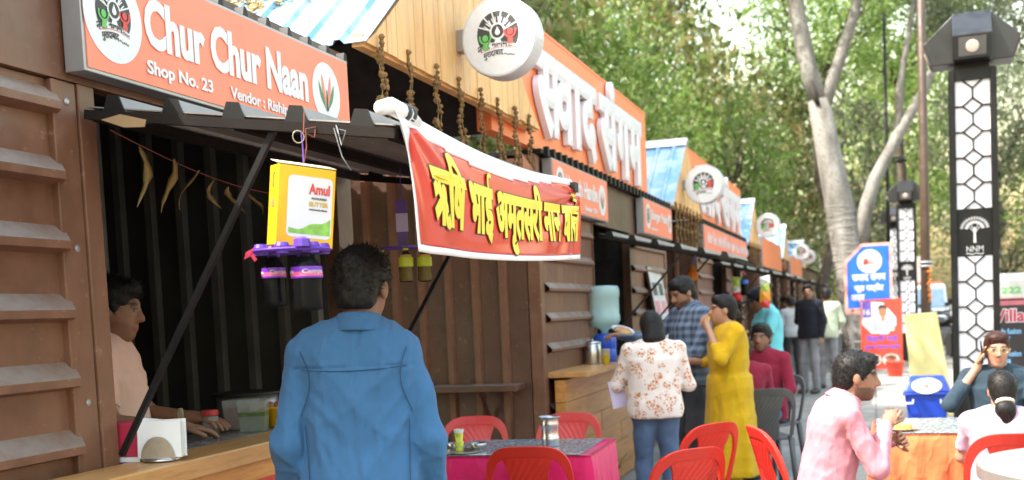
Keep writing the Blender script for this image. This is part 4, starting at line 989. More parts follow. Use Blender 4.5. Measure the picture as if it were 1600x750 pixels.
# ------------------------------------------------------------------ things hung from the near awning
def carton():
    t = thing('butter_carton', 'yellow butter carton hung under the near awning, red Amul lettering', 'carton', (-1.535, 2.845, 1.715), rad(50))
    w, d, h = 0.085, 0.034, 0.222
    YC = plain('yellow printed card', (0.80, 0.43, 0.012), 0.35, var=0.14, scale=9)
    bld('box', MB().box((-w, -d, 0), (w, d, h)), YC, t, bevel=0.003)
    bld('top_flap', MB().add([(-w, -d, h+.002), (w, -d, h+.002), (w, d*0.9, h+0.016), (-w, d*0.9, h+0.016), (-w, -d, h+.004), (w, -d, h+.004), (w, d*0.9, h+0.018), (-w, d*0.9, h+0.018)],
        [(3, 2, 1, 0), (4, 5, 6, 7), (0, 1, 5, 4), (1, 2, 6, 5), (2, 3, 7, 6), (3, 0, 4, 7)]), plain('pale card', (0.72, 0.66, 0.45), 0.6), t)
    y = -d-0.001
    rr = 0.014; pts = []
    for cx, cz, a0 in ((0.062, 0.182, 0), (-0.042, 0.182, 90), (-0.042, 0.040, 180), (0.062, 0.040, 270)):
        pts += [(cx+rr*math.cos(rad(a0+a)), y, cz+rr*math.sin(rad(a0+a))) for a in (0, 30, 60, 90)]
    m = MB().add(pts, [tuple(range(len(pts)))]); bld('white_panel', m, WHITE, t)
    g_ = [(0.073, 0.036), (-0.05, 0.036)]+[(x, 0.048+0.035*((x+0.05)/0.125)**1.5+0.004*math.sin(x*90)) for x in np.linspace(-0.05, 0.073, 12)]
    bld('meadow_print', MB().add([(x, y-0.0006, z) for x, z in g_], [tuple(range(len(g_)))]), plain('grass green print', (0.22, 0.48, 0.07), 0.5, var=0.3, scale=30), t)
    U = (1, 0, 0)
    letter('lettering', glyphs('Amul', 0.03), REDP, t, org=(0.005, y-0.001, 0.148), u=U, v=UZ, width=0.062, height=0.030, depth=0.001)
    letter('lettering', glyphs('PASTEURISED', 0.01), INK, t, org=(0.014, y-0.001, 0.134), u=U, v=UZ, width=0.045, height=0.006, depth=0.001)
    letter('lettering', glyphs('BUTTER', 0.03), plain('gold print', (0.62, 0.40, 0.06), 0.5), t, org=(0.008, y-0.001, 0.115), u=U, v=UZ, width=0.056, height=0.013, depth=0.001)
    letter('lettering', glyphs('utterly butterly delicious', 0.01), INK, t, org=(0.008, y-0.001, 0.102), u=U, v=UZ, width=0.054, height=0.007, depth=0.001)
    letter('lettering', glyphs('Amul', 0.02), REDP, t, org=(-w-0.001, 0.008, 0.205), u=(0, 0, -1), v=(0, -1, 0), width=0.045, height=0.018, depth=-0.001)
    m = MB().box((-w-0.0012, -0.012, 0.105), (-w-0.0004, 0.012, 0.128)); bld('side_print', m, plain('brown print', (0.28, 0.17, 0.06), 0.6, var=0.5, scale=180), t)
    m = MB().tube([(0, 0, h+0.01), (-0.004, 0.0, h+0.05), (-0.012, 0.0, h+0.10)], 0.002, 5); bld('cord', m, plain('purple cord', (0.18, 0.08, 0.38), 0.5), t)
    r_ = [(-0.02+0.017*math.cos(a), 0, h+0.085+0.017*math.sin(a)) for a in np.linspace(0, 6.283, 15)]
    bld('key_ring', MB().tube(r_, 0.0016, 5), plain('bright steel wire', (0.6, 0.6, 0.62), 0.2, 1.0), t)
    wl = [(0.0, 0, h+0.01), (0.006, 0, h+0.06), (0.0, 0, h+0.11), (0.03, 0, h+0.12), (0.028, 0, h+0.09), (-0.005, 0, h+0.10), (-0.006, 0, h+0.16)]
    bld('hanging_wire', MB().tube(wl, 0.0013, 5), plain('red copper wire', (0.35, 0.10, 0.07), 0.4), t)
    t.rotation_mode = 'QUATERNION'; t.rotation_quaternion = Matrix.Rotation(rad(6), 3, Vector((-0.48, 0.88, 0))).to_quaternion() @ Matrix.Rotation(rad(50), 3, 'Z').to_quaternion()
    return t
carton()
PURP = plain('purple plastic', (0.10, 0.035, 0.36), 0.35, var=0.1)
COLA = plain('dark cola', (0.004, 0.002, 0.002), 0.25, spec=0.25); PET = glassy('clear bottle plastic', (0.06, 0.065, 0.07), 0.03, alpha=0.16)
def bottle(label, loc, H, R, liq, lab, cap, tilt=0, fill=0.72, lab_z=(0.52, 0.70), group=None, text=None, lab2=None):
    t = thing('drink_bottle', label, 'bottle', loc, 0, group); t.rotation_euler = (0, rad(tilt), rad(20))
    pr = [(R*0.55, 0), (R*0.92, 0.02*H), (R, 0.08*H), (R*0.92, 0.30*H), (R*0.98, 0.42*H), (R*0.97, 0.62*H), (R*0.9, 0.70*H), (R*0.62, 0.82*H), (R*0.34, 0.90*H), (R*0.34, 0.94*H)]
    body = MB()
    n = 20
    for (r_, z) in pr:
        for k in range(n):
            a = 2*math.pi*k/n; lob = 1-0.06*(0.5+0.5*math.cos(5*a))*(1 if z < 0.36*H else 0); body.v.append((r_*lob*math.cos(a), r_*lob*math.sin(a), z))
    for i in range(len(pr)-1):
        for k in range(n): body.f.append((i*n+k, i*n+(k+1) % n, (i+1)*n+(k+1) % n, (i+1)*n+k))
    body.f += [tuple(range(n))[::-1]]
    bld('bottle_body', body, PET, t, smooth=True)
    if liq:
        lp = [(r_*0.93, z+0.004) for r_, z in pr if z < fill*H]+[(R*0.80, fill*H)]; bld('drink', MB().lathe(lp, n=20), liq, t, smooth=True)
    bld('wrapper', MB().lathe([(R*1.0, lab_z[0]*H), (R*1.015, lab_z[0]*H+.002), (R*0.99, lab_z[1]*H)], n=24, caps=False), lab, t, smooth=True)
    if lab2: bld('wrapper_band', MB().lathe([(R*1.02, (lab_z[0]+0.03)*H), (R*1.01, (lab_z[0]+0.10)*H)], n=24, caps=False), lab2, t, smooth=True)
    if text:
        V, F = glyphs(text, 0.03); bw, bh = V[:, 0].max(), V[:, 1].max()
        for off in (-1.9, 0.2):
            a = off+(V[:, 0]/bw)*1.5-math.pi/2-0.35; rr = R*1.02+0.0006; P = np.stack([rr*np.cos(a), rr*np.sin(a), lab_z[0]*H+(0.05+0.09*V[:, 1]/bh)*H], 1)
            me = bpy.data.meshes.new('lettering'); me.from_pydata(P.tolist(), [], F); link('lettering', me, WHITE, t)
    bld('cap', MB().lathe([(R*0.42, 0.93*H), (R*0.43, 0.99*H), (R*0.38, 1.0*H)], n=16), cap, t, smooth=False); return t
WRAP = plain('purple wrapper', (0.16, 0.03, 0.45), 0.3); WRAPP = plain('pink wrapper band', (0.70, 0.10, 0.25), 0.35)
rk = thing('bottle_rack', 'purple plastic bottle ring hanging under the yellow carton', 'bottle rack', (-1.535, 2.80, 1.705), rad(17))
m = MB()
m.lathe([(0.025, -0.004), (0.105, -0.006), (0.11, 0.0), (0.105, 0.004), (0.02, 0.006)], n=28); bld('ring', m, PURP, rk, smooth=False)
for a in (0.35, 1.4, 2.45, 3.5, 4.6, 5.6): bld('holder', MB().lathe([(0.019, -0.012), (0.021, 0.008), (0.017, 0.018)], (0.085*math.cos(a), 0.085*math.sin(a), 0), 12), PURP, rk)
bld('hub_knob', MB().lathe([(0.024, 0.0), (0.022, 0.02), (0.010, 0.026)], (0.045, -0.085, 0.004), 14), PURP, rk)
bld('ribbon_bow', MB().obox((-0.125, 0.02, -0.002), (0.012, 0, 0.006), (0, 0.003, 0), (0.003, 0, 0.010)).obox((-0.113, 0.02, -0.012), (0.006, 0, -0.010), (0, 0.003, 0), (0.004, 0, 0.003)), plain('crimson ribbon', (0.45, 0.01, 0.06), 0.4), rk)
bottle('dark cola bottle hung under the carton, the one by the stall side', (-1.605, 2.815, 1.552), 0.155, 0.034, COLA, WRAP, PURP, text='Campa', lab2=WRAPP, group='cola bottles under the purple ring')
bottle('wider dark cola bottle hung under the carton, by the blue shirt man', (-1.475, 2.765, 1.535), 0.172, 0.043, COLA, WRAP, PURP, text='Campa', lab2=WRAPP, group='cola bottles under the purple ring')
# second rack with lemon drinks at the far end of the awning
rk = thing('bottle_rack', 'small purple rack on a strip, holding yellow capped drinks', 'bottle rack', (-1.715, 4.0, 1.775), rad(20))
bld('ring', MB().lathe([(0.02, -0.004), (0.085, -0.004), (0.088, 0.003), (0.02, 0.005)], n=24), PURP, rk); bld('strip', MB().box((-0.020, -0.003, 0.01), (0.020, 0.003, 0.18)), PURP, rk)
bld('price_card', MB().box((-0.022, -0.006, 0.06), (0.024, -0.004, 0.13)), plain('lilac card', (0.52, 0.45, 0.72), 0.5), rk); bld('cord', MB().tube([(0, 0, 0.17), (0.004, 0, 0.30)], 0.002, 5), PURP, rk)
LEM = plain('lemon drink', (0.78, 0.60, 0.16), 0.15); YLAB = plain('lime wrapper', (0.55, 0.62, 0.03), 0.4); YCAP = plain('lime cap', (0.50, 0.60, 0.04), 0.4)
for lb, dx, dy in (('lime capped drink bottle half hidden by the blue shirt man, on the small rack', -0.085, -0.02), ('lime capped drink bottle in the middle of the small rack', 0.03, -0.05), ('lime capped drink bottle nearest the red banner, on the small rack', 0.085, 0.0)):
    bottle(lb, (-1.715+dx, 4.0+dy, 1.64), 0.13, 0.028, LEM, YLAB, YCAP, fill=0.8, lab_z=(0.45, 0.72), group='lime capped bottles on the small rack')
# dry leaf string inside the stall
t = thing('leaf_string', 'string of dried mango leaves hung across the dark stall opening', 'garland'); DRY = plain('dried leaf', (0.30, 0.20, 0.075), 0.8, var=0.3, scale=25)
pts = [(-2.27+0.0*k, 3.02+0.142*k, 2.135-0.045*math.sin(math.pi*k/9)-0.012*k) for k in range(10)]; bld('string', MB().tube(pts, 0.002, 5), plain('red thread', (0.28, 0.07, 0.05), 0.8), t)
r = random.Random(4)
for k, (p, L) in enumerate(zip(pts[1:], (0.20, 0.18, 0.14, 0.10, 0.10, 0.09, 0.085, 0.09, 0.08))):
    m = MB(); n = 8; sw = r.uniform(-0.05, 0.05); tw = r.random()*3
    for s_ in range(n+1):
        f_ = s_/n; w = 0.017*math.sin(math.pi*min(1, f_*0.93+0.05))**0.8*(1+0.3*math.sin(s_*2.1+k)); c = Vector((p[0]+0.03*math.sin(f_*3+k), p[1]+sw*f_+0.012*math.sin(f_*5+k), p[2]-0.005-L*f_)); a = tw+f_*1.6
        d = Vector((math.sin(a)*0.7, math.cos(a), 0))*w; e = Vector((d.y, -d.x, 0)).normalized()*0.0012
        m.v += [tuple(c-d), tuple(c+e), tuple(c+d), tuple(c-e)]
    for s_ in range(n):
        for q in range(4): m.f.append((s_*4+q, s_*4+(q+1) % 4, s_*4+4+(q+1) % 4, s_*4+4+q))
    bld('leaf', m, DRY, t, smooth=True)
# wire tangle at the awning edge
o = bld('loose_wire', MB().tube([(-1.42, 2.885, 2.05), (-1.40, 2.87, 1.99), (-1.385, 2.87, 2.03), (-1.42, 2.87, 2.04), (-1.40, 2.87, 1.96), (-1.375, 2.87, 1.92)], 0.0016, 5), plain('grey wire', (0.2, 0.22, 0.22), 0.5), smooth=True); tag(o, 'loose curled grey wire dangling from the near awning edge', 'wire')
t = thing('paper_scrap', 'torn brown card scrap tied at the inner awning corner', 'card'); bld('card', MB().add([(-2.2, 2.885, 2.14), (-2.13, 2.885, 2.15), (-2.04, 2.885, 2.125), (-2.05, 2.885, 2.105), (-2.12, 2.885, 2.11), (-2.2, 2.89, 2.14), (-2.13, 2.89, 2.15), (-2.04, 2.89, 2.125), (-2.05, 2.89, 2.105), (-2.12, 2.89, 2.11)], [(0, 1, 2, 3, 4), (9, 8, 7, 6, 5), (0, 5, 6, 1), (1, 6, 7, 2), (2, 7, 8, 3), (3, 8, 9, 4), (4, 9, 5, 0)]), plain('brown card', (0.30, 0.19, 0.10), 0.8), t)

# ------------------------------------------------------------------ on the near counter
Zc = 1.086
STEEL = plain('brushed steel', (0.55, 0.55, 0.56), 0.28, 1.0, var=0.12, scale=20)
t = thing('napkin_holder', 'white paper napkins in a round steel holder on the near counter', 'napkin holder', (-2.17, 3.03, Zc), rad(14))
for k in range(9):
    m = MB(); dy = -0.022+k*0.0055; a = random.uniform(-.008, .008)
    m.add([(-0.07+a, dy, 0.012), (0.07+a, dy, 0.012), (0.072+a, dy+0.004*math.sin(k), 0.125+a), (-0.066+a, dy, 0.135-a), (-0.07+a, dy+.004, 0.012), (0.07+a, dy+.004, 0.012), (0.072+a, dy+.004+0.004*math.sin(k), 0.125+a), (-0.066+a, dy+.004, 0.135-a)],
          [(3, 2, 1, 0), (4, 5, 6, 7), (0, 1, 5, 4), (1, 2, 6, 5), (2, 3, 7, 6), (3, 0, 4, 7)]); bld('napkin', m, plain('white tissue', (0.80, 0.80, 0.82), 0.9, var=0.03), t)
for dy in (-0.030, 0.032):
    m = MB().prism([(-0.055, 0.01)]+[(0.055*math.cos(a), 0.012+0.068*math.sin(a)) for a in np.linspace(math.pi, 0, 18)]+[(0.055, 0.01)], 'y', dy, dy+0.002); bld('side_plate', m, STEEL, t)
bld('base', MB().lathe([(0.045, 0), (0.06, 0.004), (0.05, 0.011)], n=24), STEEL, t, smooth=True)
t = thing('tissue_box', 'crimson box with a white base behind the napkin holder', 'box', (-2.30, 3.05, Zc), rad(8)); bld('box', MB().box((-0.055, -0.05, 0.016), (0.055, 0.05, 0.125)), plain('crimson card', (0.42, 0.02, 0.06), 0.5), t, bevel=0.003); bld('base', MB().box((-0.06, -0.055, 0), (0.06, 0.055, 0.015)), WHITE, t)
Zi = 1.083
t = thing('spice_jar', 'small glass jar with a red lid on the inner counter', 'jar', (-2.50, 3.82, Zi)); bld('glass', MB().lathe([(0.030, 0), (0.034, 0.006), (0.034, 0.066), (0.028, 0.074)], n=18), glassy('jar glass', (0.75, 0.72, 0.65), 0.1, alpha=0.5), t, smooth=True); bld('lid', MB().lathe([(0.033, 0.074), (0.034, 0.078), (0.033, 0.096)], n=18), plain('red lid', (0.45, 0.03, 0.03), 0.4), t)
def tub(label, loc, w, d, h, liquid, fill, rz):
    t = thing('plastic_tub', label, 'tub', loc, rz); m = MB()
    for q, (a, b) in enumerate((((-w, -d), (w, -d)), ((w, -d), (w, d)), ((w, d), (-w, d)), ((-w, d), (-w, -d)))):
        m.add([(a[0]*.88, a[1]*.88, 0), (b[0]*.88, b[1]*.88, 0), (b[0], b[1], h), (a[0], a[1], h)], [(0, 1, 2, 3)])
    m.add([(-w*.88, -d*.88, 0), (w*.88, -d*.88, 0), (w*.88, d*.88, 0), (-w*.88, d*.88, 0)], [(0, 1, 2, 3)]); bld('walls', m, glassy('tub plastic', (0.75, 0.78, 0.74), 0.15, alpha=0.38), t)
    if liquid: f_ = fill; bld('contents', MB().add([(s_*w*(.86+.10*z_), q*d*(.86+.10*z_), 0.002+z_*h*f_) for z_ in (0, 1) for s_, q in ((-1, -1), (1, -1), (1, 1), (-1, 1))], [(3, 2, 1, 0), (4, 5, 6, 7), (0, 1, 5, 4), (1, 2, 6, 5), (2, 3, 7, 6), (3, 0, 4, 7)]), liquid, t)
    return t
tub('clear tub half full of green chutney on the counter', (-2.37, 3.93, Zi), 0.055, 0.05, 0.125, plain('green chutney', (0.075, 0.12, 0.03), 0.3, var=0.3, scale=40), 0.6, rad(20))
tub('cloudy clear tub of pinkish paste behind the chutney tub', (-2.47, 4.0, Zi), 0.06, 0.05, 0.12, plain('pinkish paste', (0.42, 0.22, 0.17), 0.5, var=0.3, scale=30), 0.75, rad(10))
t = thing('cooking_pot', 'wide black rimmed pot behind the clear tubs', 'pot', (-2.56, 4.2, Zi)); bld('pot_body', MB().lathe([(0.12, 0), (0.125, 0.01), (0.13, 0.13)], n=28), plain('dull aluminium', (0.30, 0.30, 0.30), 0.4, 0.8), t, smooth=True); bld('rim', MB().lathe([(0.13, 0.128), (0.152, 0.132), (0.152, 0.139), (0.13, 0.139)], n=28), BLACK, t)
t = thing('onion_basket', 'yellow plastic basket of onions by the blue shirt man', 'basket', (-2.36, 4.12, Zi)); bld('basket_body', MB().lathe([(0.062, 0), (0.066, 0.004), (0.082, 0.075), (0.088, 0.077), (0.088, 0.083), (0.076, 0.08), (0.06, 0.008)], n=24), plain('yellow plastic', (0.75, 0.42, 0.01), 0.4), t, smooth=True)
for k in range(9): a = k*2.4; bld('onion', MB().lathe([(0.004, -0.02), (0.018, -0.012), (0.022, 0), (0.016, 0.013), (0.004, 0.022)], (0.05*math.sqrt(k/9)*math.cos(a), 0.05*math.sqrt(k/9)*math.sin(a), 0.078+0.004*(k % 2)), 10), plain('onion skin', (0.38, 0.15, 0.07), 0.5, var=0.3), t, smooth=True)
for nm, lb, x, y, col, hh in (('knife', 'pink handled knife standing in the stall counter', -2.62, 3.66, (0.6, 0.12, 0.22), 0.15), ('ladle', 'pale wooden ladle handle standing on the stall counter', -2.62, 3.80, (0.40, 0.34, 0.20), 0.18)):
    t = thing(nm, lb, nm, (x, y, 0.99)); bld('handle', MB().prism([(-0.009, 0), (0.009, 0), (0.013, hh), (0.008, hh+0.02), (-0.008, hh+0.02), (-0.013, hh)], 'y', -0.006, 0.006), plain(nm+' handle', col, 0.5), t, bevel=0.003); bld('ferrule', MB().box((-0.005, -0.003, -0.05), (0.005, 0.003, 0.002)), STEEL, t)

# ------------------------------------------------------------------ on the second counter
Z2 = 1.061
t = thing('water_dispenser', 'blue plastic water dispenser base on the plank counter', 'water dispenser', (-2.19, 9.36, Z2)); BLUEPL = plain('blue plastic', (0.02, 0.09, 0.52), 0.3, var=0.1)
bld('tank', MB().lathe([(0.088, 0), (0.095, 0.01), (0.095, 0.10), (0.090, 0.11), (0.096, 0.12), (0.096, 0.215), (0.085, 0.235), (0.07, 0.24)], n=28), BLUEPL, t, smooth=True); bld('tap', MB().lathe([(0.010, 0), (0.012, 0.03)], (0.02, -0.10, 0.05), 10), WHITE, t)
t = thing('water_bottle', 'big clear blue tinted water bottle upended on the dispenser', 'water bottle', (-2.19, 9.36, Z2+0.2405))
bld('bottle_body', MB().lathe([(0.03, 0.0), (0.032, 0.03), (0.12, 0.075), (0.137, 0.11), (0.137, 0.15), (0.131, 0.16), (0.131, 0.30), (0.137, 0.31), (0.137, 0.37), (0.125, 0.40), (0.06, 0.408)], n=36), glassy('tinted water bottle', (1.0, 1.4, 1.4), 0.08, alpha=0.55), t, smooth=True)
bld('water', MB().lathe([(0.028, 0.002), (0.029, 0.03), (0.115, 0.078), (0.130, 0.11), (0.126, 0.16), (0.126, 0.22)], n=30), glassy('water', (0.75, 1.0, 1.0), 0.02, alpha=0.15), t, smooth=True)
t = thing('steel_canister', 'steel canister with lid beside the blue dispenser', 'canister', (-2.22, 9.02, Z2)); bld('can', MB().lathe([(0.07, 0), (0.072, 0.004), (0.072, 0.165), (0.068, 0.17)], n=26), STEEL, t, smooth=True); bld('lid', MB().lathe([(0.074, 0.165), (0.074, 0.18), (0.05, 0.19), (0.012, 0.192), (0.012, 0.205)], n=26), STEEL, t, smooth=True)
t = thing('paper_cups', 'yellow and white stacked paper cups before the steel canister', 'cups', (-2.10, 8.98, Z2)); bld('cup', MB().lathe([(0.028, 0), (0.036, 0.075), (0.038, 0.077)], n=18), plain('yellow cup', (0.78, 0.60, 0.04), 0.5), t, smooth=True); bld('cup', MB().lathe([(0.034, 0.078), (0.036, 0.12), (0.038, 0.122)], n=18), WHITE, t, smooth=True)
t = thing('notice_paper', 'white notice paper taped inside the dark stall opening', 'notice', (-2.45, 9.70, 1.84)); bld('sheet', MB().box((-0.002, 0, 0), (0.002, 0.26, 0.22)), plain('grey paper', (0.32, 0.32, 0.33), 0.8), t); bld('print_block', MB().box((0.0022, 0.08, 0.06), (0.0032, 0.18, 0.15)), INK, t)
t = thing('menu_board', 'leaning white menu board with pink print beyond the stall opening', 'board', (-2.13, 11.75, 1.08)); t.rotation_euler = (0, rad(-9), rad(2)); bld('panel', MB().box((-0.012, 0, 0), (0.0, 0.95, 0.86)), plain('pale board', (0.55, 0.54, 0.55), 0.5), t); bld('panel_edge', MB().box((-0.02, -0.02, 0), (0.004, -0.001, 0.87)), BROWN2, t)
r = random.Random(8)
for k in range(3):
    for q in range(2): y0_ = 0.10+0.44*q; bld('print_block', MB().box((0.001, y0_, 0.56-0.2*k), (0.0022, y0_+0.30, 0.70-0.2*k)), (plain('pink print', (0.60, 0.22, 0.28), 0.5) if k else INK), t)
bld('stand', MB().box((-0.016, 0.1, -1.08), (-0.004, 0.16, 0.0)).box((-0.016, 0.8, -1.08), (-0.004, 0.86, 0.0)), BROWN2, t)

# bottles and snack packets hung further on
def hung(label, x, y, z, cols, seed):
    t = thing('hung_packets', label, 'packets', (x, y, z)); r = random.Random(seed); bld('cord', MB().tube([(0, 0, 0.0), (0.004, 0, -0.12)], 0.003, 5), BLACK, t)
    zz = -0.10
    for k, c in enumerate(cols):
        a = rad(r.uniform(-25, 25)); w, h_ = r.uniform(0.035, 0.05), r.uniform(0.05, 0.075)
        m = MB(); ca, sa = math.cos(a), math.sin(a)
        prf = [(-w, 0), (w, 0), (w*1.05, -h_*1.6), (-w*1.05, -h_*1.6)]
        vs = [(u*ca+r.uniform(-.004, .004), -0.014 if 0 else -0.002, zz+v_+u*sa*0.4) for u, v_ in prf]; vs += [(v[0], v[1]+0.004, v[2]) for v in vs]
        cx = sum(v[0] for v in vs)/8; cz = sum(v[2] for v in vs)/8; vs += [(cx, -0.022, cz), (cx, 0.024, cz)]
        m.add(vs, [(0, 1, 8), (1, 2, 8), (2, 3, 8), (3, 0, 8), (5, 4, 9), (6, 5, 9), (7, 6, 9), (4, 7, 9), (0, 4, 5, 1), (1, 5, 6, 2), (2, 6, 7, 3), (3, 7, 4, 0)])
        bld('packet', m, plain('packet '+str(c), c, 0.3), t); zz -= h_*1.15
    return t
hung('green, white and red packets hung from the second awning', -1.24, 10.9, 1.86, [(0.45, 0.6, 0.15), (0.7, 0.7, 0.75), (0.6, 0.04, 0.04)], 1)
bottle('small dark cola bottle hung beside the green packets', (-1.17, 10.9, 1.58), 0.21, 0.036, COLA, BLUEP, plain('red cap', (0.5, 0.03, 0.03), 0.4))
hung('white, orange and red packets hung from the second awning end', -1.0, 11.15, 1.86, [(0.7, 0.7, 0.7), (0.45, 0.55, 0.1), (0.75, 0.30, 0.03), (0.65, 0.06, 0.05)], 2)
t = thing('cloth_bundle', 'small orange and blue cloth bundle hung under the second awning', 'cloth', (-1.62, 10.6, 1.79)); bld('bundle', MB().lathe([(0.012, 0.10), (0.03, 0.06), (0.055, 0.02), (0.06, -0.02), (0.03, -0.05)], n=9), plain('orange cloth', (0.65, 0.18, 0.02), 0.8), t); bld('tie', MB().tube([(0, 0, 0.08), (0.02, 0, 0.15), (0.05, 0, 0.2)], 0.008, 6), BLUEP, t)

# ------------------------------------------------------------------ tables, chairs
def cloth_drop(name, parent, mat, x0, x1, y0, y1, zt, drop, amp=0.016, waves=26, seed=0):
    r = random.Random(seed); per = []
    nx, ny = 40, 30
    for i in range(nx): per.append((x0+(x1-x0)*i/nx, y0, 0, -1))
    for i in range(ny): per.append((x1, y0+(y1-y0)*i/ny, 1, 0))
    for i in range(nx): per.append((x1-(x1-x0)*i/nx, y1, 0, 1))
    for i in range(ny): per.append((x0, y1-(y1-y0)*i/ny, -1, 0))
    n = len(per); ph = [r.random()*6.28 for _ in range(4)]
    vs, fs = [], []; levels = (0, 0.02, 0.12, 0.3, 0.5, 0.75, 1.0)
    for li, f_ in enumerate(levels):
        for i, (x, y, nx_, ny_) in enumerate(per):
            a = i/n*2*math.pi; w = amp*(f_**0.7)*(math.sin(waves*a+ph[0])+0.6*math.sin(waves*0.53*a+ph[1])+0.4*math.sin(waves*1.9*a+ph[2]))+0.012*min(1, f_*20)+0.03*f_
            vs.append((x+nx_*w, y+ny_*w, zt-(0.004 if li == 1 else 0)-drop*f_*(1+0.03*math.sin(5*a+ph[3]))))
    for li in range(len(levels)-1):
        for i in range(n): fs.append((li*n+i, li*n+(i+1) % n, (li+1)*n+(i+1) % n, (li+1)*n+i))
    fs.append(tuple(range(n))); m = MB().add(vs, fs); o = bld(name, m, mat, parent, smooth=True); so = o.modifiers.new('t', 'SOLIDIFY'); so.thickness = 0.002; return o
def pattern_cover():
    m, nt, bs = base_mat('grey patterned plastic sheet'); co = coords(nt); v = N(nt, 'ShaderNodeTexVoronoi'); v.inputs['Scale'].default_value = 26; nt.links.new(co, v.inputs['Vector'])
    c = ramp(nt, v.outputs['Distance'], [(0.15, (0.40, 0.42, 0.45)), (0.4, (0.15, 0.17, 0.20)), (0.6, (0.32, 0.35, 0.38))])
    c = mix(nt, ramp(nt, noise(nt, co, 40, 4), [(0.5, (0, 0, 0)), (0.6, (0.7, 0.7, 0.7))]), c, (0.07, 0.085, 0.11)); nt.links.new(c, bs.inputs['Base Color']); bs.inputs['Roughness'].default_value = 0.18; return m
COVER = pattern_cover()
def table(label, clabel, slabel, x0, x1, y0, y1, z, clothm, drop, rz=0, cat='table', seed=0):
    cx, cy = (x0+x1)/2, (y0+y1)/2; hx, hy = (x1-x0)/2, (y1-y0)/2
    t = thing('table', label, 'table', (cx, cy, 0), rz); bld('tabletop', MB().box((-hx, -hy, z-0.03), (hx, hy, z-0.004)), BROWN2, t)
    for sx in (-1, 1):
        for sy in (-1, 1): bld('leg', MB().bar((sx*(hx-.05), sy*(hy-.05), 0), (sx*(hx-.05), sy*(hy-.05), z-.03), 0.035), BLACK, t)
    c = thing('tablecloth', clabel, 'tablecloth', (cx, cy, 0), rz); cloth_drop('cloth', c, clothm, -hx-.003, hx+.003, -hy-.003, hy+.003, z, drop, seed=seed)
    if slabel: s_ = bld('table_cover', MB().box((-hx+.01, -hy+.004, z+.003), (hx-.05, hy-.01, z+.006)), COVER, None, loc=(cx, cy, 0), rot=(0, 0, rz)); tag(s_, slabel, 'table cover')
MAG = cloth('magenta satin', (0.62, 0.018, 0.13), 0.3, 9, 0.1, 0.42); ORC = cloth('orange print cloth', (0.60, 0.145, 0.055), 0.35, 12, 0.15, 0.7, var=0.35)
table('folding table under the magenta cloth behind the blue shirt man', 'magenta satin tablecloth hanging over a table', 'grey patterned plastic sheet on the magenta cloth', -2.32, -1.44, 5.62, 6.34, 0.75, MAG, 0.66, rad(2), seed=2)
table('table under the orange cloth between the seated diners', 'orange printed tablecloth beside the pink shirt man', 'grey patterned sheet on the orange cloth', -0.01, 0.92, 6.45, 7.25, 0.75, ORC, 0.55, 0, seed=5)
t = thing('steel_jug', 'tall steel jug with flared rim on the magenta table', 'jug', (-1.735, 5.98, 0.757)); bld('jug_body', MB().lathe([(0.050, 0), (0.052, 0.004), (0.050, 0.03), (0.052, 0.034), (0.052, 0.05), (0.049, 0.055), (0.049, 0.11), (0.052, 0.115), (0.051, 0.13), (0.046, 0.145), (0.050, 0.158), (0.062, 0.166), (0.060, 0.168), (0.046, 0.150), (0.045, 0.01)], n=32), STEEL, t, smooth=True)
t = thing('drink_cup', 'yellow and green paper cup on the magenta table', 'cup', (-2.21, 5.80, 0.757)); bld('cup', MB().lathe([(0.020, 0), (0.024, 0.05), (0.019, 0.056), (0.026, 0.115), (0.028, 0.117), (0.024, 0.11), (0.018, 0.06)], n=20), plain('lime cup', (0.52, 0.58, 0.06), 0.5, var=0.5, scale=30), t, smooth=True); bld('white_band', MB().lathe([(0.0255, 0.10), (0.0285, 0.12)], n=20, caps=False), WHITE, t)
for i, (x, y) in enumerate(((-2.26, 5.86), (-2.12, 5.86))):
    t = thing('steel_bowl', ('small steel bowl nearer the blue shirt man' if i == 0 else 'small steel bowl beside the yellow and green cup'), 'bowl', (x, y, 0.757)); bld('bowl_body', MB().lathe([(0.025, 0), (0.04, 0.015), (0.048, 0.035), (0.046, 0.036), (0.036, 0.014), (0.02, 0.004)], n=22), STEEL, t, smooth=True)
t = thing('steel_tray', 'dark steel tray on the magenta table', 'tray', (-2.18, 5.74, 0.757)); bld('tray_body', MB().lathe([(0.10, 0), (0.115, 0.008), (0.12, 0.008), (0.105, 0.001)], n=28), STEEL, t, smooth=True)
RED = plain('red moulded plastic', (0.62, 0.028, 0.016), 0.38, var=0.06); RED2 = plain('faded pinkish red plastic', (0.55, 0.045, 0.045), 0.42, var=0.06); GREYC = plain('charcoal plastic', (0.075, 0.078, 0.085), 0.45)
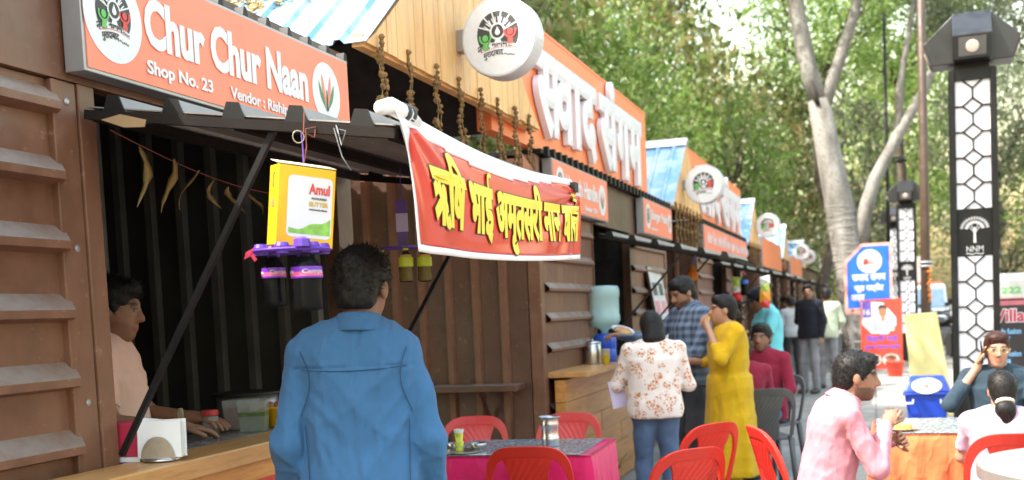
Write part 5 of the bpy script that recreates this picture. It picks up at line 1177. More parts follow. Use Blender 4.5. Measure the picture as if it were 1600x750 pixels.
def chair(label, loc, rz, mat, W=0.225, Htop=0.84):
    """moulded chair, facing local +y; back at -y"""
    t = thing('plastic_chair', label, 'chair', loc, rz, 'moulded plastic chairs')
    m = MB(); n = 10; vs = []
    sd = [(-0.215, -0.20), (0.215, -0.20), (0.225, 0.0), (0.22, 0.20), (0.12, 0.235), (-0.12, 0.235), (-0.22, 0.20), (-0.225, 0.0)]
    m.add([(x, y, 0.415) for x, y in sd]+[(x, y, 0.44) for x, y in sd], [tuple(range(8))[::-1], tuple(range(8, 16))]+[(i, (i+1) % 8, 8+(i+1) % 8, 8+i) for i in range(8)]); bld('seat', m, mat, t, bevel=0.008)
    for sx in (-1, 1):
        bld('leg', MB().tube([(sx*0.205, 0.20, 0.43), (sx*0.235, 0.235, 0.0)], [0.024, 0.017], 6), mat, t, smooth=True)
        bld('leg', MB().tube([(sx*0.205, -0.19, 0.43), (sx*0.225, -0.25, 0.0)], [0.026, 0.018], 6), mat, t, smooth=True)
    def bk(x, z):   # back surface: leans and curves
        f_ = (z-0.42)/(Htop-0.42); return -0.195-0.115*f_-0.05*(1-(x/0.24)**2)*f_
    path = []
    for a in np.linspace(-0.35, math.pi+0.35, 31):
        x = W*math.copysign(abs(math.cos(a))**0.55, math.cos(a)); z = 0.64+(Htop-0.64)*math.copysign(abs(math.sin(a))**0.75, math.sin(a)) if math.sin(a) > 0 else 0.64+0.55*math.sin(a)
        path.append((x, z))
    path = [(W*0.86, 0.43)]+path+[(-W*0.86, 0.43)]
    m = MB(); k = len(path); wdt = 0.030
    for i, (x, z) in enumerate(path):
        p, q = path[max(0, i-1)], path[min(k-1, i+1)]; dx, dz = q[0]-p[0], q[1]-p[1]; L = math.hypot(dx, dz) or 1; nx_, nz_ = dz/L, -dx/L
        top = max(0, min(1, (z-0.66)/0.14)); wi = wdt*(1+0.9*top)
        for o_, th in ((0, -0.011), (0, 0.011), (wi, 0.009), (wi, -0.009)):
            xx, zz = x-nx_*o_, z-nz_*o_; m.v.append((xx, bk(xx, zz)+th, zz))
    for i in range(k-1):
        for q in range(4): m.f.append((i*4+q, i*4+(q+1) % 4, i*4+4+(q+1) % 4, i*4+4+q))
    m.f += [(0, 1, 2, 3), ((k-1)*4+3, (k-1)*4+2, (k-1)*4+1, (k-1)*4)]
    bld('back_frame', m, mat, t, smooth=False, bevel=0.004)
    # centre splat widening to the top, with a woven relief
    m = MB(); nz, nx2 = 14, 12; z0, z1 = 0.43, Htop-0.035
    for j in range(nz+1):
        z = z0+(z1-z0)*j/nz; f_ = j/nz; hw = 0.085+0.02*math.cos(f_*3)+0.085*max(0, f_-0.45)**1.3*2.0
        hw = min(hw, 0.178)
        for i in range(nx2+1):
            x = -hw+2*hw*i/nx2; rel = 0.004 if (i+j) % 2 and 3 < j < nz-1 else 0
            m.v.append((x, bk(x, z)-0.004-rel, z))
    w1 = nx2+1; o2 = len(m.v); m.v += [(x, y+0.010, z) for x, y, z in m.v]
    for j in range(nz):
        for i in range(nx2):
            a = j*w1+i; m.f.append((a, a+1, a+w1+1, a+w1)); m.f.append((o2+a, o2+a+w1, o2+a+w1+1, o2+a+1))
        a = j*w1; m.f.append((a, a+w1, o2+a+w1, o2+a)); a += nx2; m.f.append((a, o2+a, o2+a+w1, a+w1))
    bld('splat', m, mat, t)
    return t
chair('red chair in front of the magenta table, its back to the viewer', (-1.72, 5.66, 0), rad(8), RED)
chair('faded red chair behind the magenta table, nearer the blue shirt man', (-2.47, 6.62, 0), rad(190), RED2)
chair('faded red chair behind the magenta table, behind the steel jug', (-1.93, 6.75, 0), rad(176), RED2)
chair('nearer of the two red chairs beside the yellow kurta woman', (-1.06, 5.45, 0), rad(47), RED)
chair('farther of the two red chairs beside the yellow kurta woman', (-1.13, 6.55, 0), rad(52), RED)
chair('red chair the pink shirt man sits on', (-0.25, 5.68, 0), rad(-68), RED, Htop=0.90)
chair('red chair with a girl in lavender on it, by the round table', (0.60, 6.02, 0), rad(4), RED)
chair('charcoal chair under the seated man in maroon', (-0.93, 10.15, 0), rad(150), GREYC)
chair('charcoal chair beside the yellow kurta woman, a maroon sleeve on it', (-0.90, 9.15, 0), rad(20), GREYC)
t = thing('round_table', 'round steel topped table at the picture corner, right of the girl', 'table', (1.02, 4.86, 0)); bld('tabletop', MB().lathe([(0.60, 0.755), (0.635, 0.758), (0.638, 0.762), (0.638, 0.806), (0.632, 0.812), (0.60, 0.813)], n=64), plain('pale steel table top', (0.34, 0.345, 0.33), 0.4, 0.6, var=0.1, scale=4), t, smooth=False)
bld('pedestal', MB().lathe([(0.04, 0.02), (0.04, 0.755)], n=16), BLACK, t, smooth=True); bld('foot', MB().lathe([(0.28, 0), (0.28, 0.015), (0.05, 0.03)], n=28), BLACK, t)
t = thing('paper_plate', 'small plate of food at the edge of the orange table', 'plate', (0.14, 6.58, 0.757)); bld('plate_rim', MB().lathe([(0.05, 0), (0.08, 0.012), (0.085, 0.012), (0.06, 0.002)], n=22), plain('pinkish plate', (0.5, 0.2, 0.14), 0.6), t, smooth=True); bld('food', MB().lathe([(0.05, 0.004), (0.045, 0.03), (0.01, 0.04)], n=9), plain('yellow food', (0.6, 0.38, 0.08), 0.7, var=0.4, scale=40), t)
# ------------------------------------------------------------------ people
def plaid():
    m, nt, bs = base_mat('blue plaid cotton'); co = coords(nt)
    w1 = N(nt, 'ShaderNodeTexWave', wave_type='BANDS', bands_direction='X'); w1.inputs['Scale'].default_value = 5.2; w2 = N(nt, 'ShaderNodeTexWave', wave_type='BANDS', bands_direction='Z'); w2.inputs['Scale'].default_value = 5.2
    for w in (w1, w2): nt.links.new(co, w.inputs[0])
    a = ramp(nt, w1.outputs[1], [(0.35, (0.035, 0.055, 0.105)), (0.62, (0.14, 0.20, 0.30))]); b = ramp(nt, w2.outputs[1], [(0.35, (0.035, 0.055, 0.105)), (0.62, (0.16, 0.22, 0.32))])
    c = mix(nt, 0.5, a, b); nt.links.new(c, bs.inputs['Base Color']); bs.inputs['Roughness'].default_value = 0.85; bump(nt, bs, noise(nt, co, 9, 3), 0.3, 0.02); return m
def floral():
    m, nt, bs = base_mat('white floral blouse cotton'); co = coords(nt)
    d = N(nt, 'ShaderNodeVectorMath', operation='ADD'); nz = N(nt, 'ShaderNodeTexNoise'); nz.inputs['Scale'].default_value = 30; nt.links.new(co, nz.inputs[0]); sc_ = N(nt, 'ShaderNodeVectorMath', operation='SCALE'); sc_.inputs['Scale'].default_value = 0.05; nt.links.new(nz.outputs['Color'], sc_.inputs[0]); nt.links.new(co, d.inputs[0]); nt.links.new(sc_.outputs[0], d.inputs[1])
    v = N(nt, 'ShaderNodeTexVoronoi'); v.inputs['Scale'].default_value = 15; nt.links.new(d.outputs[0], v.inputs['Vector']); v2 = N(nt, 'ShaderNodeTexVoronoi', feature='DISTANCE_TO_EDGE'); v2.inputs['Scale'].default_value = 42; nt.links.new(d.outputs[0], v2.inputs['Vector'])
    f1 = ramp(nt, v.outputs['Distance'], [(0.46, (1, 1, 1)), (0.52, (0, 0, 0))]); f2 = ramp(nt, v2.outputs['Distance'], [(0.08, (0, 0, 0)), (0.16, (1, 1, 1))])
    fm = N(nt, 'ShaderNodeMath', operation='MULTIPLY'); nt.links.new(f1, fm.inputs[0]); nt.links.new(f2, fm.inputs[1])
    c = mix(nt, fm.outputs[0], (0.72, 0.68, 0.66), (0.50, 0.20, 0.065)); nt.links.new(c, bs.inputs['Base Color']); bs.inputs['Roughness'].default_value = 0.85; bump(nt, bs, noise(nt, co, 8, 3), 0.3, 0.02); return m
BLUES = cloth('mid blue cotton', (0.046, 0.135, 0.285), 0.4, 10, 0.12, var=0.06); PINKS = cloth('pink striped cotton', (0.52, 0.21, 0.255), 0.4, 10, 0.1, var=0.08); PINKV = cloth('pale pink checked cotton', (0.78, 0.52, 0.46), 0.3, 9)
YELK = cloth('mustard yellow cotton', (0.50, 0.31, 0.008), 0.4, 8, 0.1, var=0.06); MAR = cloth('maroon cotton', (0.20, 0.012, 0.035), 0.3, 8); CYAN = cloth('cyan jersey', (0.16, 0.55, 0.62), 0.25, 8)
NAVY = cloth('black navy cotton', (0.012, 0.014, 0.022), 0.3, 8); MINT = cloth('pale mint cotton', (0.46, 0.52, 0.40), 0.3, 8); GRY = cloth('grey cotton', (0.36, 0.38, 0.42), 0.3, 8); TEAL = cloth('dark teal cotton', (0.022, 0.042, 0.062), 0.35, 9, var=0.3)
LAV = cloth('lavender white jersey', (0.42, 0.30, 0.40), 0.25, 8, var=0.1); JEAN = cloth('blue denim', (0.075, 0.125, 0.22), 0.3, 9, 0.3, var=0.25); DJEAN = cloth('dark grey denim', (0.05, 0.055, 0.068), 0.35, 9, 0.3, var=0.3); TRS = cloth('charcoal trousers', (0.03, 0.03, 0.035), 0.3, 8); GTR = cloth('grey trousers', (0.22, 0.22, 0.24), 0.3, 8)
SHOE = plain('dark leather', (0.03, 0.025, 0.022), 0.45); PLAID, FLOR = plaid(), floral()

def yoke(f, J, s):   # seam across the back and the box pleat
    Z = f.ax[2][None, None, :]; Y = f.ax[1][None, :, None]; X = f.ax[0][:, None, None]
    back = (Y < J['chest'][1]-0.02).astype(np.float32)
    f.f += (0.006*np.exp(-((Z-1.335*s)/0.006)**2)*(np.abs(X) < 0.19)*back).astype(np.float32)
    f.f -= (0.0045*np.exp(-((X-0.012)/0.012)**2)*(Z < 1.34*s)*(Z > 1.0)*back).astype(np.float32)
    for x0, z0, dx, dz, a in ((0.19, 1.30, -0.9, -1, 0.006), (-0.19, 1.30, 0.9, -1, 0.006), (0.15, 1.20, -0.45, -1, 0.005), (-0.15, 1.17, 0.35, -1, 0.005), (0.06, 1.12, -0.3, -1, 0.004), (-0.08, 1.28, 0.2, -1, 0.003)):
        L = math.hypot(dx, dz); t = ((X-x0*s)*dx+(Z-z0*s)*dz)/L; d = ((X-x0*s)*dz-(Z-z0*s)*dx)/L
        f.f -= (a*np.exp(-(d/0.014)**2)*np.exp(-((t-0.13)/0.12)**2)*back).astype(np.float32)
BM, BJ, Bhp = person('man in a blue shirt seen from behind at the naan counter', (-1.59, 3.27, 0), rad(24), STAND, 1.73, dict(neck=(0.02, -0.012, 1.455), shR=(0.150, -0.01, 1.378), shL=(-0.152, -0.01, 1.378), elR=(0.222, -0.035, 1.10), elL=(-0.222, -0.035, 1.10), wrR=(0.242, 0.06, 0.87), wrL=(-0.238, 0.08, 0.88), head=(0.036, 0.02, 1.580)),
       look=(-22, -6, 3), tone='b', hs=1.02, h=0.0065, shirt=BLUES, trousers=TRS, shoe=SHOE, collar=BLUES, folds=0.0085, extra=yoke, bulk=1.0, seed=3)
# stitched seams lying on the shirt back
sv = next(c for c in BM.children if c.name.startswith('shirt')); SVv = np.array([v.co[:] for v in sv.data.vertices]); NAVYT = plain('dark blue thread', (0.020, 0.060, 0.135), 0.8)
def seam(pts):
    out = []
    for x, z in pts:
        d = (SVv[:, 0]-x)**2+(SVv[:, 2]-z)**2; q = SVv[d < 0.012**2]
        if len(q): out.append((x, q[:, 1].min()-0.0006, z))
    if len(out) > 2: bld('seam', MB().tube(out, 0.0016, 5), NAVYT, BM, smooth=True)
seam([(x, 1.358-0.010*math.cos(x*9)) for x in np.linspace(-0.165, 0.165, 34)])
for sx in (-1, 1): seam([(sx*(0.172-0.030*math.sin(math.pi*min(1, t_*1.05))), 1.425-0.215*t_) for t_ in np.linspace(0.05, 1, 24)])
for sx in (-1, 1): seam([(sx*(0.165-0.012*t_), 1.22-0.33*t_) for t_ in np.linspace(0.1, 1, 30)])
person('vendor in a pale pink shirt, in profile inside the naan stall', (-2.80, 3.62, 0), rad(-66), STAND, 1.71, dict(elR=(0.23, 0.04, 1.16), wrR=(0.16, 0.27, 1.13), elL=(-0.22, 0.08, 1.16), wrL=(-0.10, 0.29, 1.14), head=(0, 0.035, 1.58)),
       look=(-4, -10, 0), tone='a', h=0.009, shirt=PINKV, sleeve='short', trousers=TRS, collar=PINKV, beard=0.25, seed=5, hands=dict(R=dict(n=(0, 0, -1)), L=dict(n=(0, 0, -1))))
person('woman in an orange flowered white blouse and jeans at the plank counter', (-1.43, 7.52, 0), rad(14), STAND, 1.475, dict(elL=(-0.29, 0.05, 1.13), wrL=(-0.22, 0.27, 1.16), elR=(0.27, 0.02, 1.12), wrR=(0.17, 0.24, 1.10), head=(-0.01, 0.05, 1.575)),
       look=(12, -16, 0), tone='c', h=0.011, shirt=FLOR, sleeve='three', trousers=JEAN, shoe=SHOE, hair='shoulder', bulk=1.12, shirt_hem=0.09, seed=7)
person('bearded man in a blue plaid shirt reaching over the counter', (-1.40, 8.92, 0), rad(128), STAND, 1.74, dict(elR=(0.30, 0.16, 1.22), wrR=(0.33, 0.42, 1.26), elL=(-0.27, 0.08, 1.12), wrL=(-0.12, 0.27, 1.06), head=(0, 0.05, 1.57)),
       look=(6, -22, 0), tone='a', h=0.011, shirt=PLAID, trousers=DJEAN, shoe=SHOE, collar=PLAID, beard=0.95, bulk=1.08, seed=9, hands=dict(R=dict(n=(0, 0, -1), curl=0.7)))
kb_, KJ, Khp = person('woman in a mustard yellow kurta drinking from a cup', (-1.05, 8.52, 0), rad(112), STAND, 1.565, dict(elL=(-0.255, 0.13, 1.20), wrL=(-0.085, 0.185, 1.455), elR=(0.25, 0.07, 1.15), wrR=(0.16, 0.30, 1.18), head=(0, 0.035, 1.585)),
       look=(-4, 2, 0), tone='c', h=0.011, shirt=YELK, sleeve='three', trousers=YELK, kurta=0.24, shoe=SHOE, hair='bun', bulk=1.36, seed=11, hands=dict(L=dict(d=(0.5, 0.2, 0.75), n=(0.5, -0.6, 0.0), curl=0.75)))
bld('bangle', MB().tube([tuple(np.array((-0.088, 0.178, 1.435))*1.565/1.7+np.array((0.033*math.cos(a), 0.033*math.sin(a)*0.8, 0.012*math.sin(a)))) for a in np.linspace(0, 6.2832, 15)], 0.004, 6), plain('red bangle', (0.5, 0.03, 0.05), 0.3), kb_, smooth=True)
t = thing('steel_cup', 'small cup at the lips of the woman in yellow', 'cup', tuple(Vector((-1.05, 8.52, 0))+Matrix.Rotation(rad(112), 3, 'Z') @ Vector((0.0, 0.155, 1.395))), 0); bld('cup', MB().lathe([(0.02, -0.03), (0.027, 0.03), (0.025, 0.03), (0.018, -0.026)], n=16), plain('yellow cup', (0.78, 0.60, 0.04), 0.5), t, smooth=True)
person('man in a maroon shirt and jeans seated facing the viewer', (-0.93, 10.12, 0), rad(158), SIT, 1.72, dict(elR=(0.26, 0.02, 0.74), wrR=(0.22, 0.20, 0.56), elL=(-0.25, 0.03, 0.73), wrL=(-0.20, 0.22, 0.58)), look=(10, -2, 0), tone='b', h=0.012, shirt=MAR, trousers=JEAN, shoe=SHOE, collar=MAR, beard=0.4, seed=13)
person('seated person in maroon, mostly hidden behind the woman in yellow', (-1.03, 9.30, 0), rad(20), SIT, 1.62, dict(elR=(0.25, 0.05, 0.72)), look=(0, -8, 0), tone='b', h=0.012, shirt=MAR, trousers=DJEAN, shoe=SHOE, seed=15, sleeve='rolled')
cb, CJ, Chp = person('man in a cyan polo shirt and navy cap, looking down', (-1.02, 11.45, 0), rad(112), STAND, 1.68, dict(elR=(0.26, 0.06, 1.15), wrR=(0.18, 0.30, 1.10), elL=(-0.26, 0.08, 1.14), wrL=(-0.14, 0.30, 1.08), head=(0, 0.075, 1.545), neck=(0, 0.01, 1.45)),
       look=(0, -24, 0), tone='b', h=0.012, shirt=CYAN, sleeve='short', trousers=TRS, shoe=SHOE, collar=CYAN, bulk=1.1, seed=17)
f = SDF(CJ['head']-0.2, CJ['head']+0.25, 0.009); HM_ = rotm(0, -24, 0)
f.ell(Chp(0, -0.012, 0.055), (0.094, 0.112, 0.085), HM_, 0.02); f.ell(Chp(0, 0.125, 0.052), (0.075, 0.085, 0.012), HM_, 0.015); f.cut(Chp(0, 0, 0.032), -HM_[2]); sdf_mesh('cap', *f.out(), NAVY, cb)
person('man in a black shirt and grey trousers standing far down the walk', (-1.0, 18.75, 0), rad(150), STAND, 1.76, dict(elR=(0.25, -0.06, 1.14), wrR=(0.12, -0.14, 1.02)), look=(30, 0, 0), tone='a', h=0.016, shirt=NAVY, trousers=GTR, shoe=SHOE, beard=0.4, seed=19)
person('man in a pale mint shirt far down the walk, his back turned', (-0.76, 19.7, 0), rad(-15), STAND, 1.70, dict(elR=(0.25, 0.05, 1.14), wrR=(0.16, 0.20, 1.05)), look=(20, -5, 0), tone='b', h=0.016, shirt=MINT, trousers=GTR, shoe=SHOE, seed=21)
person('distant person in a grey shirt behind the cyan shirt man', (-1.55, 22.8, 0), rad(20), STAND, 1.58, {}, look=(0, -8, 0), tone='b', h=0.018, shirt=GRY, trousers=TRS, shoe=SHOE, seed=23)
person('distant person in a rust shirt near the far stalls', (-1.95, 26.5, 0), rad(100), STAND, 1.6, {}, look=(0, -8, 0), tone='b', h=0.02, shirt=cloth('rust cotton', (0.22, 0.05, 0.03), 0.3, 8), trousers=TRS, shoe=SHOE, seed=25)
person('seated man in a pink shirt eating at the orange table', (-0.25, 5.71, 0), rad(-78), SIT, 1.68, dict(waist=(0, 0.02, 0.69), chest=(0, 0.055, 0.86), neck=(0, 0.105, 1.015), head=(0, 0.17, 1.130), shR=(0.175, 0.085, 0.955), shL=(-0.175, 0.085, 0.955),
       elR=(0.205, 0.22, 0.70), wrR=(0.075, 0.29, 0.885), elL=(-0.19, 0.25, 0.76), wrL=(-0.06, 0.34, 0.80), knR=(0.13, 0.46, 0.50)), look=(-4, -7, 0), tone='a', h=0.0085, shirt=PINKS, trousers=DJEAN, shoe=SHOE, collar=PINKS, beard=0.8, bulk=0.98, folds=0.006, seed=27,
       hands=dict(R=dict(d=(-0.35, 0.45, 0.8), n=(-0.7, 0.2, -0.3), curl=0.95, thumb=0.8), L=dict(curl=0.8)))
gb, GJ, Ghp = person('woman with spectacles in dark teal, phone at her ear', (0.76, 7.95, 0), rad(176), SIT, 1.62, dict(elR=(0.30, 0.13, 0.82), wrR=(0.125, 0.075, 1.07), elL=(-0.24, 0.14, 0.76), wrL=(-0.10, 0.33, 0.79)), look=(6, -3, 0), tone='c', h=0.0095, shirt=TEAL, sleeve='rolled', trousers=TRS, shoe=SHOE, hair='bun', hairm=HAIR2, glasses=True, seed=29,
       hands=dict(R=dict(d=(-0.25, -0.05, 1), n=(-1, 0.1, 0), curl=0.3)))
t = thing('mobile_phone', 'black mobile phone held by the woman with spectacles', 'phone', tuple(Vector((0.76, 7.95, 0))+Matrix.Rotation(rad(176), 3, 'Z') @ Vector((0.094, 0.085, 1.115))), rad(176)); t.rotation_euler = (rad(-18), rad(4), rad(176)); bld('case', MB().box((-0.005, -0.034, -0.07), (0.004, 0.034, 0.07)), BLACK, t, bevel=0.004); bld('screen', MB().box((-0.0062, -0.031, -0.066), (-0.0054, 0.031, 0.066)), plain('dark glass', (0.01, 0.01, 0.012), 0.08), t)
lb_, LJ, Lhp = person('girl in lavender with dark tied hair seen from behind', (0.62, 6.27, 0), rad(-6), SIT, 1.42, dict(elR=(0.24, 0.10, 0.76), elL=(-0.24, 0.10, 0.76)), look=(10, -6, 0), tone='c', h=0.0095, shirt=LAV, sleeve='short', trousers=cloth('pale pink trousers', (0.6, 0.45, 0.5), 0.3), shoe=SHOE, hair='tied', seed=31)
LM = rotm(10, -6, 0)
bld('hair_tie', MB().tube([tuple(Lhp(0.045*math.cos(a), -0.095-0.02*math.sin(a), -0.068+0.016*math.sin(a))) for a in np.linspace(0, 6.2832, 13)], 0.011, 8), plain('cream hair tie', (0.62, 0.52, 0.42), 0.8), lb_, smooth=True)
t = thing('paper_folder', 'lilac paper held beside the flowered blouse', 'paper', (-1.68, 7.50, 0.92)); t.rotation_euler = (0, rad(-10), rad(35)); bld('sheet', MB().box((-0.055, -0.003, -0.09), (0.055, 0.003, 0.10)), plain('lilac paper', (0.55, 0.50, 0.72), 0.7), t)
t = thing('food_plate', 'foil plate of flatbread held out over the counter', 'plate', (-1.83, 8.42, 1.33)); t.rotation_euler = (rad(14), rad(20), 0); bld('foil', MB().lathe([(0.06, 0), (0.09, 0.015), (0.095, 0.016), (0.07, 0.004)], n=20), STEEL, t, smooth=True); bld('flatbread', MB().lathe([(0.07, 0.006), (0.074, 0.012), (0.06, 0.022), (0.02, 0.026)], n=14), plain('baked bread', (0.40, 0.22, 0.09), 0.8, var=0.4, scale=30), t, smooth=True)
# ------------------------------------------------------------------ street furniture
def lamp_post(label, x, y, rz, H=3.62):
    t = thing('lamp_post', label, 'lamp post', (x, y, 0), rz, 'black lattice lamp posts with lit white panels'); w = 0.185
    WP = plain('white diffuser panel', (0.76, 0.76, 0.86), 0.35, var=0.03)
    k = H/3.70; z1, z2, z3, z4 = 0.66*k, 1.90*k, 2.36*k, 3.60*k
    for sx in (-1, 1):
        for sy in (-1, 1): bld('corner_bar', MB().box((sx*w-0.028, sy*w-0.028, 0), (sx*w+0.028, sy*w+0.028, H)), BLACK, t, bevel=0.004)
    bld('base_box', MB().box((-w+.012, -w+.012, 0), (w-.012, w-.012, z1)), BLACK, t); bld('emblem_box', MB().box((-w+.012, -w+.012, z2), (w-.012, w-.012, z3)), BLACK, t); bld('top_box', MB().box((-w-.01, -w-.01, z4), (w+.01, w+.01, H+.01)), BLACK, t)
    core = w-0.02
    for i in range(4):
        R = Matrix.Rotation(i*math.pi/2, 4, 'Z')
        for a, b in ((z1, z2), (z3, z4)):
            m = MB().box((-core+.012, -core, a+.002), (core-.012, -core+0.01, b-.002)); m.v = [tuple(R @ Vector(v)) for v in m.v]; bld('light_panel', m, WP, t)
            m = MB(); p = 0.253*k; n = int(round((b-a)/p)); p = (b-a)/n; hw, hh, y_ = 0.088, p*0.31, -core-0.012; wd = w-0.03
            z = a
            for q in range(n+1):
                c = a+p*q
                def B(u0, v0, u1, v1): m.bar((u0, y_, max(a, min(b, v0))), (u1, y_, max(a, min(b, v1))), 0.015, 0.013, up=(0, 1, 0))
                if q < n: B(0, c+hh, 0, c+p-hh)
                for s_ in (-1, 1):
                    if q > 0: B(s_*hw, c, 0, c-hh); 
                    if q < n: B(s_*hw, c, 0, c+hh)
                    if 0 < q < n: B(s_*hw, c, s_*wd, c)
            m.v = [tuple(R @ Vector(v)) for v in m.v]; bld('lattice', m, BLACK, t)
        # floodlight head on every side
        h0 = H+0.012
        prf = [(0.02, 0.50), (0.15, 0.53), (0.43, 0.27), (0.36, 0.06), (0.05, 0.06)]
        m = MB().prism([(-u, h0+v) for u, v in prf], 'x', -0.172, 0.172); m.v = [tuple(R @ Vector(v)) for v in m.v]; f_ = bld('floodlight', m, plain('satin black housing', (0.018, 0.0185, 0.021), 0.35), t, bevel=0.008)
        # lens on the outward-down face
        a_, b_ = Vector((0, -0.43, h0+0.27)), Vector((0, -0.36, h0+0.06)); d = (b_-a_).normalized(); nn = Vector((0, d.z, -d.y)); nn = nn if nn.y < 0 else -nn; c = (a_+b_)/2
        m = MB().obox(c+nn*0.004, Vector((0.12, 0, 0)), d*0.085, nn*0.004); m.v = [tuple(R @ Vector(v)) for v in m.v]; bld('lens_frame', m, plain('grey bezel', (0.10, 0.10, 0.10), 0.4), f_)
        m = MB().lathe([(0.058, 0), (0.055, 0.006), (0.03, 0.012)], n=20); q_ = nn.to_track_quat('Z', 'Y').to_matrix(); m.v = [tuple(R @ (q_ @ Vector(v)+c+nn*0.009)) for v in m.v]; bld('lens', m, plain('lamp lens', (0.62, 0.52, 0.47), 0.15, var=0.2), f_)
    bld('head_core', MB().box((-0.15, -0.15, H+0.012), (0.15, 0.15, H+0.075)), BLACK, t)
    # tree emblem and letters on the box facing the walk
    zc = (z2+z3)/2; m = MB(); y_ = -w+.012-0.0015
    m.add([(-0.012, y_, zc-0.10), (0.012, y_, zc-0.10), (0.008, y_, zc+0.05), (-0.008, y_, zc+0.05)], [(0, 1, 2, 3)])
    for i in range(30):
        a = math.pi*(0.02+0.96*((i % 15)+0.5)/15); r_ = 0.11 if i < 15 else 0.07; cx, cz = r_*math.cos(a)*1.05, zc+0.03+r_*math.sin(a)*0.95; u = Vector((math.cos(a), 0, math.sin(a))); v = Vector((-u.z, 0, u.x)); yy = y_-0.0004-0.0002*(i % 3)
        m.add([Vector((cx, yy, cz))+u*e+v*g_ for e, g_ in ((-0.018, 0), (0, 0.009), (0.022, 0), (0, -0.009))], [(0, 1, 2, 3)])
    for a in (-0.9, -0.45, 0.45, 0.9): m.bar((0, y_-.001, zc-0.01), (0.075*math.sin(a), y_-.001, zc+0.03+0.06*math.cos(a)), 0.006, 0.002, up=(0, 1, 0))
    PALEP = plain('pale grey print', (0.55, 0.55, 0.58), 0.4); bld('tree_emblem', m, PALEP, t)
    letter('lettering', glyphs('NNM', 0.0), PALEP, t, org=(-0.075, y_, zc-0.185), u=(1, 0, 0), v=UZ, width=0.15, height=0.055)
    m = MB()
    for i in range(8): m.bar((-0.08+0.02*i, y_-.001, zc-0.205+0.006*math.sin(i*1.7)), (-0.06+0.02*i, y_-.001, zc-0.205+0.006*math.sin((i+1)*1.7)), 0.008, 0.002, up=(0, 1, 0))
    bld('wave_print', m, PALEP, t); return t
lamp_post('tall black lattice lamp post with floodlight head, nearest of three', 0.945, 11.85, rad(-3))
lamp_post('middle lattice lamp post beside the brown pole, farther off', 0.76, 27.8, rad(-3))
lamp_post('farthest and smallest lattice lamp post', 0.62, 35.2, rad(-3), 3.6)
t = thing('utility_pole', 'tall thin brown utility pole rising out of the picture', 'pole', (0.745, 18.2, 0)); RUST = worn_metal('rusty brown pole', (0.055, 0.033, 0.022), (0.085, 0.055, 0.04))
bld('shaft', MB().tube([(0, 0, 0), (0.02, 0, 3), (0.03, 0.05, 10)], [0.08, 0.068, 0.05], 14), RUST, t, smooth=True)
for z in (1.93, 1.99): bld('strap', MB().lathe([(0.10, z), (0.105, z+.01), (0.10, z+.03)], (0.015, 0, 0), 14), GREYM, t)
m = MB(); r = random.Random(2)
for i in range(26): p = (0.06+r.uniform(-.02, .02), -0.10, 1.9-0.02*i+r.uniform(-.02, .02)); m.obox(p, (0.014, 0, 0.004), (0, 0.012, 0), (0.003, 0, 0.014))
o = thing('pole_garland', 'orange flower garland tied on the brown pole', 'garland', (0.745, 18.2, 0)); bld('flowers', m, plain('orange marigold', (0.65, 0.20, 0.02), 0.8, var=0.3, scale=50), o)
t = thing('street_lamp', 'thin dark street lamp pole among the far trees', 'street lamp', (0.42, 32.0, 0)); bld('shaft', MB().tube([(0, 0, 0), (0, 0, 9)], [0.055, 0.04], 10), BLACK, t, smooth=True); bld('arm', MB().tube([(0, 0, 5.0), (0.15, 0, 5.2), (0.35, 0, 5.2)], 0.025, 8), BLACK, t, smooth=True); bld('lamp_head', MB().lathe([(0.02, 0.12), (0.06, 0.08), (0.17, 0.0), (0.165, -0.01), (0.05, -0.05)], (0.36, 0, 5.1), 16), BLACK, t, smooth=True)
t = thing('street_lamp', 'thinner dark pole left of the blue sign, far off', 'pole', (-0.2, 40.0, 0)); bld('shaft', MB().tube([(0, 0, 0), (0, 0, 5.5)], [0.05, 0.04], 10), BLACK, t, smooth=True)

# blue information sign
t = thing('info_sign', 'blue information sign with clipped corner and white Hindi words', 'sign', (-0.59, 25.15, 0), rad(3)); BL = plain('bright blue sign face', (0.015, 0.13, 0.62), 0.35, var=0.05); PKB = plain('pink sign border', (0.72, 0.36, 0.30), 0.45)
def clip(x0, x1, z0, z1, c): return [(x0, z0), (x1, z0), (x1, z1), (x0+c, z1), (x0, z1-c)]
bld('border', MB().prism(clip(0, 0.98, 1.17, 2.66, 0.36), 'y', -0.04, 0.04), PKB, t); bld('face', MB().prism(clip(0.06, 0.92, 1.30, 2.60, 0.33), 'y', -0.046, -0.0405), BL, t)
for x in (0.15, 0.83): bld('leg', MB().bar((x, 0.02, 0), (x, 0.02, 1.17), 0.05), GREYM, t)
m = MB().add([(x, -0.048, z) for x, z, _ in disc((0.52, 2.28), 0.25, 28)], [tuple(range(28))]); bld('emblem_disc', m, WHITE, t)
bld('hand_print', MB().obox((0.44, -0.0495, 2.27), (0.045, 0, 0), (0, 0.0008, 0), (0.006, 0, 0.06)).obox((0.49, -0.0495, 2.25), (0.02, 0, 0.01), (0, 0.0006, 0), (-0.01, 0, 0.02)), REDP, t); bld('print_line', MB().box((0.52, -0.0502, 2.27), (0.70, -0.0492, 2.29)).box((0.52, -0.0502, 2.22), (0.68, -0.0492, 2.25)), plain('pale red print', (0.7, 0.3, 0.3), 0.5), t)
for s_, x, z, w in (('सवाद संगम', 0.16, 1.86, 0.68), ('फूड सट्रीट', 0.20, 1.62, 0.60), ('करमू', 0.13, 1.39, 0.30)): letter('lettering', glyphs(s_, 0.03), WHITE, t, org=(x, -0.0465, z), u=(1, 0, 0), v=UZ, width=w, height=0.19)
